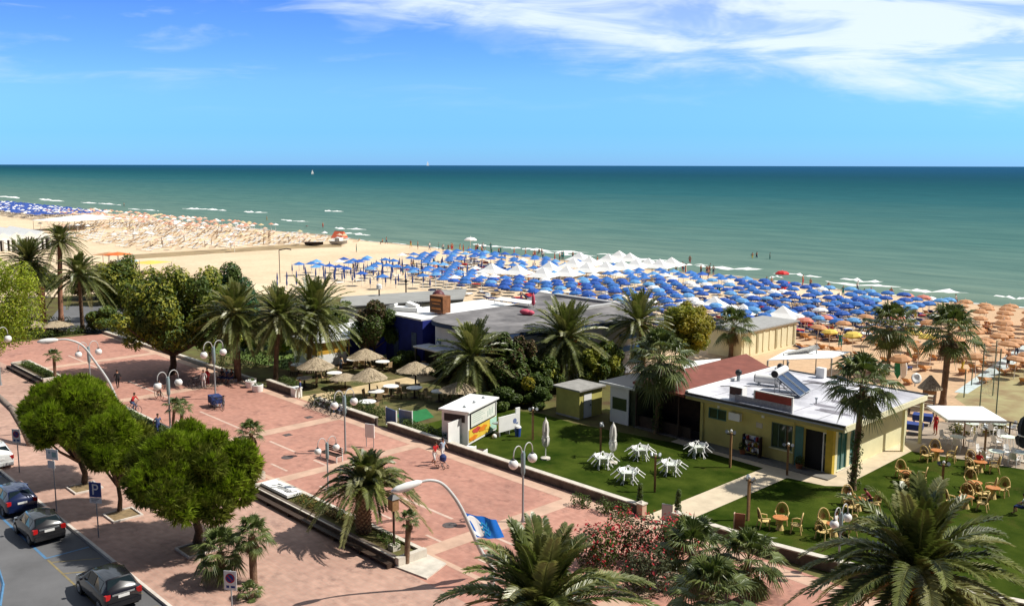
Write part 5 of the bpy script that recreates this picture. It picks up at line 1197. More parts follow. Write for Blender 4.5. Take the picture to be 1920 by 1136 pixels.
# ------------------------------------------------------------------ garden furniture
def plastic_chair():
    t = thing('plastic_chair', 'x', 'chair'); mb = MB(); mb.box((0, 0, .43), (.46, .46, .035)); mb.build('seat', WPL, t)
    mb = MB(); rows = []
    for i in range(6):
        z = .44 + .44 * i / 5; y = .22 + .10 * i / 5; mb.v += [(-.23 + .03 * (i > 3), y, z), (0, y + .05, z), (.23 - .03 * (i > 3), y, z)]
    for i in range(5):
        for j in range(2): mb.f.append((i * 3 + j, i * 3 + j + 1, i * 3 + j + 4, i * 3 + j + 3)); mb.m.append(0)
    mb.build('backrest', WPL, t)
    for s in (-1, 1):
        mb = MB(); mb.tube([(s * .25, .25, .66), (s * .27, -.05, .66), (s * .25, -.22, .6), (s * .24, -.22, .43)], .024, 5); mb.build('armrest', WPL, t)
        mb = MB(); mb.tube([(s * .22, -.2, .43), (s * .25, -.25, 0)], [.03, .024], 5); mb.build('leg', WPL, t); mb = MB(); mb.tube([(s * .22, .22, .43), (s * .25, .30, 0)], [.03, .024], 5); mb.build('leg', WPL, t)
    return t
def plastic_table():
    t = thing('plastic_table', 'x', 'table'); mb = MB(); mb.lathe([(.44, .68), (.46, .69), (.46, .72), (.44, .725)], n=16); mb.build('tabletop', mat('pale_green_white', (.70, .78, .66), .35, .03), t)
    for a in range(4): c, s = math.cos(a * pi / 2 + .78), math.sin(a * pi / 2 + .78); mb = MB(); mb.tube([(c * .3, s * .3, .68), (c * .4, s * .4, 0)], .03, 5); mb.build('leg', WPL, t)
    return t
def wicker_chair():
    WK = mat('wicker', (.66, .48, .20), .65, .25, 14); WKD = mat('wicker_weave', (.20, .12, .045), .75, .3, 18); t = thing('wicker_chair', 'x', 'chair')
    mb = MB(); mb.lathe([(.20, .36), (.28, .38), (.29, .43), (.2, .45)], n=14); mb.build('seat', WK, t)
    mb = MB(); n = 12; pv = []
    for i in range(n + 1): a = pi * i / n; pv.append((.33 * math.cos(a), .20 + .12 * math.sin(a), .46 + .62 * math.sin(a) ** .8))
    mb.tube(pv, .035, 6); mb.build('hoop', WK, t, True)
    mb = MB(); c = (0, .27, .5)
    for i in range(1, n): mb.tube([c, tuple(Vector(pv[i]) * .96 + Vector(c) * .04)], [.022, .016], 4)
    for f_2 in (.45, .75): mb.tube([tuple(Vector(pv[i]) * f_2 + Vector(c) * (1 - f_2)) for i in range(n + 1)], .014, 4)
    mb.build('backrest', WKD, t)
    for s in (-1, 1):
        mb = MB(); mb.tube([(s * .33, .22, .62), (s * .36, 0, .64), (s * .30, -.24, .60), (s * .27, -.24, .42)], .035, 6); mb.build('armrest', WK, t, True)
        mb = MB(); mb.tube([(s * .24, -.2, .4), (s * .28, -.25, 0)], .035, 6); mb.build('leg', WK, t); mb = MB(); mb.tube([(s * .24, .2, .4), (s * .28, .28, 0)], .035, 6); mb.build('leg', WK, t)
    return t
def wicker_table():
    t = thing('wicker_table', 'x', 'table'); mb = MB(); mb.lathe([(.40, .66), (.43, .68), (.43, .72), (.4, .73)], n=16); mb.build('tabletop', mat('orange_brown_top', (.52, .20, .06), .5, .2, 6), t)
    mb = MB(); mb.lathe([(.24, 0), (.14, .3), (.2, .66)], n=10); mb.build('pedestal', MATS['wicker'], t); return t
pc, ptb, wc, wt = plastic_chair(), plastic_table(), wicker_chair(), wicker_table()
used = set()
def put(proto, loc, rz, label, group, s=1.0, rx=0.0):
    o = proto if proto.name not in used else copy_tree(proto); used.add(proto.name)
    o.location = loc; o.scale = (s,) * 3; o['label'] = label; o['group'] = group
    o.rotation_mode = 'XYZ'; o.rotation_euler = (rx, 0, rz)
    return o
sets = ((1132, 884, 'by the right closed parasol'), (1178, 912, 'nearest the lawn wall'), (1202, 868, 'left of the bar path corner'), (1258, 896, 'right of the middle spotlight post'), (1310, 863, 'nearest the yellow bar wall'))
for px, py, where in sets:
    c = P(px, py - 8, .02); put(ptb, c, rnd.random(), 'white round table under tipped chairs ' + where, 'white tables on the lawn', .95)
    for i in range(5):
        a = i * pi * .4 + .5 + rnd.uniform(-.15, .15); d = Vector((math.cos(a), math.sin(a), 0)); rz = math.atan2(d.x, -d.y) + pi
        # tipped forward on front legs, resting its back on the table edge
        o = put(pc, c + d * 1.0 + Vector((0, 0, .06)), rz, 'white plastic chair tipped against the table ' + where, 'white chairs tipped on the lawn: ' + where, 1.2, 0)
        o.rotation_mode = 'QUATERNION'; tilt = math.radians(rnd.uniform(40, 56))
        q1 = Matrix.Rotation(math.atan2(d.y, d.x) - pi / 2, 3, 'Z') @ Matrix.Rotation(-tilt, 3, 'X')
        # local +y (back) points outward; turn so the back leans inward
        q1 = Matrix.Rotation(math.atan2(d.y, d.x) + pi / 2, 3, 'Z') @ Matrix.Rotation(-tilt, 3, 'X')
        # keep the lowest feet on the grass
        feet = [q1 @ Vector(p) for p in ((.25, -.25, 0), (.25, .30, 0), (0, .3, .9), (0, -.25, .43))]; zmin = min(f.z for f in feet) * 1.2
        o.rotation_quaternion = q1.to_quaternion(); o.location = c + d * rnd.uniform(.80, .95) + Vector((0, 0, -zmin))
wsets = ((1464, 998, 'beside the menu stand', (0.2, 1.9, 3.6)), (1700, 910, 'near the ivy palm on the right lawn', (.4, 2.2, 5.0)), (1757, 868, 'closest to the bar side path', (.2, 2.0, 4.2)), (1838, 890, 'behind the spotlight post among the wicker chairs', (.5, 2.4, 4.4)), (1828, 930, 'in the middle right of the wicker sets', (.3, 2.1, 4.8)),
         (1812, 958, 'with a wide gap to the right edge', (.3, 1.8, 3.9)), (1716, 950, 'half hidden by upright palm leaves', (.4, 2.2, 4.4)), (1610, 962, 'where the maroon dressed woman sits', (.6, 2.6, 4.6)), (1565, 1010, 'nearest the garden wall', (.8, 2.5, 4.4)), (1862, 940, 'small and set apart at right', (1.2, 4.2)))
for px, py, where, angs in wsets:
    c = P(px, py - 6, .02); put(wt, c, rnd.random(), 'round orange brown wicker table ' + where, 'wicker tables on the right lawn', .98)
    for i, a in enumerate(angs):
        a += .1; d = Vector((math.cos(a), math.sin(a), 0)); put(wc, c + d * .88, math.atan2(d.y, d.x) - pi / 2 + rnd.uniform(-.3, .3), 'high hooped wicker chair at the table ' + where, 'wicker chairs: ' + where, 1.06)
tsets = ((1795, 838, 'beside the spotlight post foot'), (1822, 812, 'under the white square parasol'), (1872, 812, 'behind the parasol pole'), (1890, 838, 'by the dark object at the right edge'), (1868, 866, 'at the front of the terrace'), (1915, 868, 'cut by the right edge'))
for px, py, where in tsets:
    c = P(px, py, .02); put(ptb, c, rnd.random(), 'white round terrace table ' + where, 'white tables on the terrace', 1.1)
    for i in range(3):
        a = i * 2.1 + rnd.random(); d = Vector((math.cos(a), math.sin(a), 0)); put(pc, c + d * .95, math.atan2(d.y, d.x) - pi / 2, 'white plastic terrace chair at the table ' + where, 'terrace chairs: ' + where, 1.1)
# closed white parasols
def closed_parasol(px, py, ty, lab, cloth, group, s=1.0, name='closed_parasol'):
    b0 = P(px, py, .02); h = HT(b0, ty); t = thing(name, lab, 'parasol', b0, 0, group); mb = MB(); n = 16; prof = [(.10, .30), (.20, .36), (.24, .50), (.17, .56), (.21, .72), (.15, .9), (.06, .98), (.015, 1.0)]
    for i, (r_, z) in enumerate(prof):
        for j in range(n): a = 2 * pi * j / n; rr = r_ * s * (1 + .28 * (j % 2) * (1 if i < 6 else 0)); mb.v.append((rr * math.cos(a), rr * math.sin(a), z * h))
    for i in range(len(prof) - 1):
        for j in range(n): j2 = (j + 1) % n; mb.f.append((i * n + j, i * n + j2, (i + 1) * n + j2, (i + 1) * n + j)); mb.m.append(0)
    mb.build('canopy', cloth, t, True, 50); mb = MB(); mb.tube([(0, 0, 0), (0, 0, h * 1.02)], .035, 6); mb.build('pole', WPL, t); mb = MB(); mb.lathe([(.34, 0), (.34, .1), (.12, .16)], n=12); mb.build('base', STONE, t)
    mb = MB(); mb.lathe([(.24 * s, .555 * h), (.24 * s, .575 * h)], n=12); mb.build('strap', W, t); return t
CLOTH = mat('white_cloth', (.76, .74, .68), .8, .06, 3)
closed_parasol(1024, 860, 785, 'closed white parasol standing left on the lawn', CLOTH, 'closed parasols on the lawn'); closed_parasol(1150, 868, 793, 'closed white parasol beside the tipped chairs', CLOTH, 'closed parasols on the lawn')
# white square parasol on the terrace
c = P(1850, 835); hub = P(1812, 768, 2.75); t_ = thing('square_parasol', 'large white square parasol shading the terrace', 'parasol', (hub.x, hub.y, .02), .75)
mb = MB(); a_ = 2.0; mb.add([(-a_, -a_, 2.5), (a_, -a_, 2.5), (a_, a_, 2.5), (-a_, a_, 2.5), (0, 0, 2.95)], [(0, 1, 4), (1, 2, 4), (2, 3, 4), (3, 0, 4)]); mb.build('canopy', W, t_)
mb = MB(); [mb.quad((x0, y0, 2.5), (x1, y1, 2.5), (x1 * 1.002, y1 * 1.002, 2.32), (x0 * 1.002, y0 * 1.002, 2.32)) for x0, y0, x1, y1 in ((-a_, -a_, a_, -a_), (a_, -a_, a_, a_), (a_, a_, -a_, a_), (-a_, a_, -a_, -a_))]; mb.build('valance', W, t_)
mb = MB(); mb.tube([(0, 0, 0), (0, 0, 2.9)], .05, 8); mb.build('pole', WOOD, t_)
for sx in (-1, 1):
    for sy in (-1, 1): mb = MB(); mb.tube([(0, 0, 2.86), (sx * 1.95, sy * 1.95, 2.46)], .025, 4); mb.build('rib', WOOD, t_)
# terrace rail, bushes, blue tables
rl = thing('terrace_rail', 'dark rail fence along the back of the terrace', 'fence', (0, 0, 0)); a, b = P(1775, 790, 0), P(1925, 822, 0)
for k in range(6): p = a.lerp(b, k / 5); mb = MB(); mb.bx(p.x - .05, p.x + .05, p.y - .05, p.y + .05, -.03, 1.0); mb.build('post', DKWOOD, rl)
mb = MB(); mb.tube([a + Vector((0, 0, 1)), b + Vector((0, 0, 1))], .06, 6); mb.tube([a + Vector((0, 0, .5)), b + Vector((0, 0, .5))], .035, 6); mb.build('rail', DKWOOD, rl)
for i, (px, py, lab) in enumerate(((1790, 812, 'yellow green bush under the white square parasol'), (1850, 812, 'golden bush behind the terrace tables'))):
    c = P(px, py); hedge([c, c + Vector((.9, .5, 0))], .8, .8, lab, 80 + i, [YGL, HEDGE], 130, .17, name='bush', cat='bush')
TB = mat('blue_cloth', (.03, .06, .24), .8, .15, 2)
for px, py, lab in ((1712, 812, 'dark blue clothed table beside the bar post'), (1730, 795, 'blue clothed table behind the bar post')):
    c = P(px, py, .02); t_ = thing('cloth_table', lab, 'table', c, .3, 'blue clothed tables'); mb = MB(); mb.bx(-.7, .7, -.5, .5, .35, .8); mb.build('cloth', TB, t_); [MB().bx(x - .03, x + .03, y - .03, y + .03, 0, .35).build('leg', DARK, t_) for x in (-.6, .6) for y in (-.4, .4)]
# stacked pale planks / shelf and thatched figure by the corner
c = P(1733, 790, .02); t_ = thing('plank_stack', 'stack of pale boards behind the corner of the bar', 'boards', P(1728, 778, .02), .2); mb = MB()
for k in range(4): mb.bx(-.9, .9, -.3, .3, .5 + k * .36, .62 + k * .36)
mb.build('board', mat('pale_board', (.62, .55, .42), .7, .15, 2), t_); mb = MB(); mb.bx(-.95, -.88, -.25, .25, 0, 1.8); mb.bx(.88, .95, -.25, .25, 0, 1.8); mb.build('upright', DKWOOD, t_)
c = P(1752, 770, .02); t_ = thing('thatched_kiosk', 'little thatched roof kiosk left of the slim palm', 'kiosk', P(1742, 765, .02)); THM = mat('thatch', (.33, .25, .16), .95, .35, 9, bump=.6, bscale=40, c2=(.44, .36, .25))
mb = MB(); mb.lathe([(1.0, 1.7), (.6, 2.2), (.1, 2.8)], n=14); mb.build('roof', THM, t_); mb = MB(); mb.lathe([(.55, 0), (.55, 1.69)], n=10); mb.build('body', WOOD, t_)
# volleyball style poles and net at right
cn = thing('net_court', 'tall thin poles with pale netting beside the boardwalk', 'net', (0, 0, 0)); NETM = mat('green_net', (.30, .38, .33), .8, .1)
pl_ = [(1838, 762, 642), (1868, 782, 652), (1862, 742, 636), (1808, 745, 690), (1822, 722, 690)]
for px, py, ty in pl_: b0 = P(px, py); mb = MB(); mb.tube([(b0.x, b0.y, -.05), (b0.x, b0.y, HT(b0, ty))], .05, 6); mb.build('pole', mat('green_pole', (.13, .18, .14), .5, .1) if 'green_pole' not in MATS else MATS['green_pole'], cn)
mb = MB()
for (ax_, ay_, at1), (bx_, by_, bt1) in ((pl_[0], pl_[1]), (pl_[2], pl_[0])):
    a, b = P(ax_, ay_), P(bx_, by_); ha, hb_ = HT(a, at1), HT(b, bt1)
    for k in range(7): mb.tube([a + Vector((0, 0, ha * (.25 + .12 * k))), b + Vector((0, 0, hb_ * (.25 + .12 * k)))], .008, 3, cap=False)
    for k in range(12): p = a.lerp(b, k / 11); mb.tube([p + Vector((0, 0, ha * .25)), p + Vector((0, 0, ha * .97))], .006, 3, cap=False)
mb.build('netting', NETM, cn)

sheet('court', [P(1790, 745), P(1835, 700), P(1930, 690), P(1960, 830), P(1870, 800)], .008, mat('trodden_court_sand', (.36, .25, .13), .95, .3, .5, c2=(.30, .28, .14), detail=8), 'brownish trodden sand of the netted court at right', 'court')
# thatched garden
def thatch_proto():
    t = thing('thatched_parasol', 'x', 'parasol'); mb = MB(); r = random.Random(4); n = 26
    prof = [(.04, 2.75), (.55, 2.5), (1.1, 2.12), (1.5, 1.86)]
    for i, (rr, z) in enumerate(prof):
        for j in range(n): a = 2 * pi * j / n; k = 1 + r.uniform(-.06, .06) * (i > 0); mb.v.append((rr * k * math.cos(a), rr * k * math.sin(a), z + r.uniform(-.04, .04)))
    for i in range(3):
        for j in range(n): j2 = (j + 1) % n; mb.f.append((i * n + j2, i * n + j, (i + 1) * n + j, (i + 1) * n + j2)); mb.m.append(0)
    for k in range(420):
        a = r.uniform(0, 6.28); r0 = r.uniform(.1, 1.35); r1 = min(1.72, r0 + r.uniform(.3, .55)); zf = lambda q: 2.78 - q * .62 + .03; c, s = math.cos(a), math.sin(a); tv = Vector((-s, c, 0)) * .022
        p0, p1 = Vector((c * r0, s * r0, zf(r0) + .02)), Vector((c * r1, s * r1, zf(r1) - .03 + r.uniform(-.05, .06))); mb.add([p0 - tv, p0 + tv, p1 + tv * .4, p1 - tv * .4], [(0, 1, 2, 3)], r.choice((0, 0, 1)))
    mb.build('thatch', [THM, mat('pale_straw', (.50, .41, .27), .95, .2, 8)], t); mb = MB(); mb.tube([(0, 0, -.05), (0, 0, 2.7)], .07, 8); mb.build('pole', DKWOOD, t)
    for k in range(6): a = k * pi / 3; mb = MB(); mb.tube([(0, 0, 2.2), (1.2 * math.cos(a), 1.2 * math.sin(a), 1.98)], .025, 4); mb.build('rib', DKWOOD, t)
    return t
th = thatch_proto(); f_ = True
for px, py, ty, lab, s in ((686, 702, 654, 'thatched parasol in front of the dark blue wall', 1.12), (594, 726, 670, 'thatched parasol left, below the yellow hut', 1.08), (694, 746, 690, 'thatched parasol nearest the straw coloured path, left side', 1.05), (780, 728, 678, 'thatched parasol right of the path near the shop front', 1.1),
        (862, 760, 716, 'thatched parasol in palm shade behind the kiosk', 1.1), (60, 628, 603, 'dark thatched shade at far left by the headless trunk', 1.2), (108, 628, 603, 'dark thatched shade below the tallest palm', 1.2), (648, 728, 700, 'low dark shaded thatch between two lit thatched parasols', .9)):
    b0 = P(px, py); o = th if f_ else copy_tree(th); f_ = False
    k = HT(b0, ty) / 2.75; o.location = b0; o.scale = (s * 1.0, s * 1.0, k); o.rotation_euler = (0, 0, px); o['label'] = lab; o['group'] = 'thatched parasols'
def garden_table():
    t = thing('garden_table', 'x', 'table'); mb = MB(); mb.lathe([(.60, .72), (.62, .74), (.62, .78), (.6, .79)], n=16); mb.build('tabletop', W, t); mb = MB(); mb.lathe([(.32, 0), (.07, .1), (.07, .72)], n=10); mb.build('pedestal', DKWOOD, t); return t
def garden_chair():
    CH = mat('tan_chair', (.46, .32, .18), .7, .2, 6); t = thing('garden_chair', 'x', 'chair'); mb = MB(); mb.box((0, 0, .45), (.45, .45, .05)); mb.build('seat', CH, t); mb = MB(); mb.box((0, .22, .72), (.45, .05, .45), Matrix.Rotation(-.15, 3, 'X')); mb.build('backrest', CH, t)
    for x in (-.2, .2):
        for y in (-.2, .2): mb = MB(); mb.tube([(x, y, .43), (x * 1.1, y * 1.1, 0)], .022, 5); mb.build('leg', DKWOOD, t)
    return t
gt, gc = garden_table(), garden_chair()
gsets = ((706, 752, 'beneath the nearest thatched parasol'), (734, 742, 'just right of the nearest thatched parasol'), (778, 745, 'beside the path under palm leaves'), (824, 752, 'left of the white kiosk'), (612, 706, 'by the left thatched parasol'), (628, 716, 'in front of the left thatched parasol'), (572, 726, 'where the man with white trousers stands'),
         (664, 690, 'along the yellow hut side'), (694, 688, 'under the parasol by the blue wall'), (718, 694, 'close to the blue wall'), (792, 700, 'near the shop front'), (690, 772, 'white low table beside the blue boards'), (560, 700, 'deep in shade left of the hut'))
for px, py, where in gsets:
    c = P(px, py, .014); put(gt, c, rnd.random(), 'white topped round table ' + where, 'white topped tables in the thatched garden', 1.15)
    for i in range(3): a = rnd.random() * 6 if i == 0 else a + 2.0; d = Vector((math.cos(a), math.sin(a), 0)); put(gc, c + d * .95, math.atan2(d.y, d.x) - pi / 2, 'tan wooden chair at the table ' + where, 'tan chairs: ' + where, 1.05)

# white food kiosk with colourful banner
kv = Vector((-1.7, 4.4, 0)).normalized(); kz = math.atan2(kv.y, kv.x); kc = P(880, 838)
k_ = thing('food_kiosk', 'white food kiosk with a colourful banner on the lawn', 'kiosk', kc, kz)   # local x along the front, +y into the kiosk
mb = MB(); mb.bx(0, 4.6, .06, 2.2, .12, 2.5); mb.build('body', W, k_); mb = MB(); mb.bx(-.15, 4.75, -.1, 2.4, 2.501, 2.62); mb.build('roof', W, k_)
mb = MB(); mb.bx(-.02, -.001, .3, 2.0, 1.75, 2.3); mb.build('side_opening', mat('dim_interior', (.05, .04, .04), .7, .2), k_)
BN = [mat(n_, c_2, .6, .12, 1.5) for n_, c_2 in (('banner_orange', (.72, .22, .02)), ('banner_yellow', (.75, .52, .06)), ('banner_mint', (.45, .70, .58)), ('banner_white', (.78, .78, .74)), ('banner_red', (.60, .08, .06)))]
mb = MB(); mb.bx(.1, 4.5, .02, .058, .3, 1.2, 1); mb.bx(3.4, 4.5, .0, .0195, .3, 1.2, 2)
for cx, cz, rx_, rz2, mi in ((.75, .5, .62, .17, 0), (2.2, .85, .7, .2, 0), (1.2, .98, .6, .2, 4), (3.0, .72, .5, .15, 1)): mb.poly([(cx + rx_ * math.cos(a) * (1 + .15 * math.sin(3 * a)), -.004, cz + rz2 * math.sin(a) * (1 + .2 * math.cos(5 * a))) for a in [2 * pi * i / 22 for i in range(22)]], mi)
mb.build('banner', BN, k_)
mb = MB(); mb.bx(.35, 4.3, .01, .05, 1.3, 2.35); hp = mb.build('menu_board', mat('menu_board_pale', (.74, .76, .68), .5, .08, 2), k_); mb = MB()
for z in (1.28, 2.34): mb.bx(.3, 4.35, -.02, .045, z, z + .06)
for x in (.3, 4.29): mb.bx(x, x + .06, -.02, .045, 1.341, 2.339)
mb.build('menu_frame', DARK, hp); mb = MB()
for i in range(5): mb.bx(.6, 2.0 + .3 * (i % 3), .004, .0095, 2.2 - i * .15, 2.24 - i * .15)
for i in range(4): mb.bx(3.0 + .25 * i, 3.12 + .25 * i, .004, .0095, 1.5 + .1 * (i % 2), 1.95 + .12 * (i % 2))
mb.build('print', mat('grey_green_print', (.42, .52, .46), .6, .1), hp)
iv = Matrix.Rotation(-kz, 3, 'Z'); wa_, wb_ = iv @ (P(842, 846) - kc), iv @ (P(885, 829) - kc); mb = MB(); nv = Vector((-(wb_ - wa_).y, (wb_ - wa_).x, 0)).normalized() * .06; mb.prism([tuple(q_.xy) for q_ in (wa_, wb_, wb_ + nv, wa_ + nv)], 0, 2.05); mb.build('white_board', W, k_)
for x in (.9, 2.4, 3.9): mb = MB(); mb.lathe([(.12, 2.62), (.12, 2.72), (.05, 2.78)], (x, .8, 0), 8); mb.build('roof_light', GREY, k_)
c = P(952, 815); t_ = thing('banner_counter', 'white draped counter with blue emblem right of the food kiosk', 'counter', c, kz - .35)
mb = MB(); mb.bx(-.9, 1.3, -.05, .05, .35, 1.5); mb.build('drape', W, t_); mb = MB(); [mb.bx(x - .03, x + .03, -.04, .5, 0, .34) for x in (-.8, .2, 1.2)]; mb.build('leg', GREY, t_); mb = MB(); mb.bx(.9, 1.32, -.04, .06, 1.501, 1.9); mb.build('raised_corner', W, t_)
mb = MB(); mb.tube([(.75, -.058, .95), (.75, -.052, .95)], .2, 12); mb.bx(.85, 1.1, -.058, -.052, .7, .8); mb.build('emblem', mat('slate_emblem', (.15, .20, .38), .6, .1), t_); mb = MB(); mb.bx(-.9, 1.3, .051, .7, .9, .96); mb.build('counter_top', GREY, t_)
c = P(972, 818); t_ = thing('litter_bin', 'blue bin with white lid at the end of the draped counter', 'bin', c); mb = MB(); mb.lathe([(.2, 0), (.26, .7)], n=12); mb.build('bin', mat('bin_blue', (.03, .08, .35), .5, .1), t_); mb = MB(); mb.lathe([(.27, .701), (.2, .82), (.05, .86)], n=12); mb.build('lid', WPL, t_)
c = P(928, 822); mb = MB(); mb.ball((0, 0, .17), .19, 10, 7); o = mb.build('white_ball', WPL, None, True); o.location = c; tag(o, 'white ball on the grass in front of the kiosk banner', 'ball')
for px, py, lab in ((903, 858, 'brown crate with white rim near the lawn wall'), (882, 852, 'small white box near the lawn wall')):
    c = P(px, py, .02); t_ = thing('garden_crate', lab, 'crate', c, .4); mb = MB(); mb.bx(-.35, .3, -.3, .3, 0, .55); mb.build('body', DKWOOD if px > 890 else W, t_); mb = MB(); mb.bx(.301, .36, -.32, .32, 0, .6); mb.build('end_board', W, t_)
# boards by the wall
for px, py, w_, h_2, m_, lab, rz in ((735, 800, 1.5, 1.25, mat('board_navy', (.03, .07, .20), .6, .2, 2), 'navy blue display board at the wall by the green patch', -.1), (762, 800, 1.2, 1.15, mat('board_grey', (.33, .32, .36), .7, .15, 6), 'grey printed display board right of the navy board', .25)):
    c = P(px, py, .1); t_ = thing('display_board', lab, 'board', c, rz); mb = MB(); mb.box((0, 0, h_2 / 2 + .15), (w_, .08, h_2)); mb.build('board', m_, t_); mb = MB(); mb.bx(-w_ / 2 - .05, -w_ / 2, -.05, .05, 0, h_2 + .2); mb.bx(w_ / 2, w_ / 2 + .05, -.05, .05, 0, h_2 + .2); mb.build('post', WPL, t_)
sheet('green_mat', [P(740, 778), P(800, 766), P(815, 782), P(770, 795)], .02, mat('green_mat', (.02, .17, .05), .8, .15, 2), 'bright green mat on the ground behind the display boards', 'mat')
def shade_white(px, py, pts_h, lab):
    pass
for px, py, lab in ((471, 726, 'round white planter ring left, beside the tall palm foot'), (484, 734, 'round white planter ring right, at the end of the dark wall')):
    c = P(px, py, .1); t_ = thing('ring_planter', lab, 'planter', c, 0, 'round white planters'); mb = MB(); mb.lathe([(.42, 0), (.48, .3), (.5, .62), (.44, .66), (.38, .6), (.36, .5)], n=16); mb.build('ring', W, t_, True, 40); mb = MB(); clump(mb, (0, 0, .65), (.3, .3, .2), 120, .14, random.Random(px), 0); mb.build('plant', BRL2, t_)
for px, py, lab in ((540, 815, 'square dark grate in the promenade near the shaggy palm'), (540, 857, 'round manhole cover on the promenade beside the dashes'), (845, 984, 'round manhole cover near the flag lamp'), (580, 782, 'dark drain grate by the garden wall')):
    c = P(px, py, .128); mb = MB(); mb.lathe([(.42, 0), (.42, .006)], n=4 if 'rate' in lab else 18, a0=.78)
    o = mb.build('manhole_cover', mat('cast_iron', (.10, .08, .075), .6, .3, 8) if 'cast_iron' not in MATS else MATS['cast_iron']); o.location = c; tag(o, lab, 'manhole cover')
c = P(695, 838, .12); t_ = thing('info_panel', 'white notice panel standing behind the short planter palm', 'sign', c, .4); mb = MB(); mb.box((0, 0, 1.2), (.75, .06, 1.0)); mb.build('panel', W, t_); mb = MB(); mb.tube([(-.3, 0, -.05), (-.3, 0, .7)], .03, 5); mb.tube([(.3, 0, -.05), (.3, 0, .7)], .03, 5); mb.build('leg', GREY, t_)
mb = MB(); [mb.bx(-.25, .2 - .05 * i, -.036, -.0305, 1.5 - .15 * i, 1.54 - .15 * i) for i in range(4)]; 
c = P(645, 868, .12); t_ = thing('park_bench', 'dark slatted bench with pale end frames below the globe lamp', 'bench', P(622, 862, .12), .12); mb = MB(); [mb.bx(-.9, .9, -.25 + .13 * i, -.15 + .13 * i, .44, .48) for i in range(4)]; mb.build('seat', DKWOOD, t_); mb = MB(); [mb.bx(-.9, .9, .28, .32, .55 + .14 * i, .65 + .14 * i) for i in range(3)]; mb.build('backrest', DKWOOD, t_)
for x in (-.85, .85): mb = MB(); mb.bx(x - .04, x + .04, -.25, -.2, 0, .44); mb.bx(x - .04, x + .04, .25, .3, 0, .95); mb.bx(x - .04, x + .04, -.25, .3, .4, .44); mb.build('end_frame', WPL, t_)

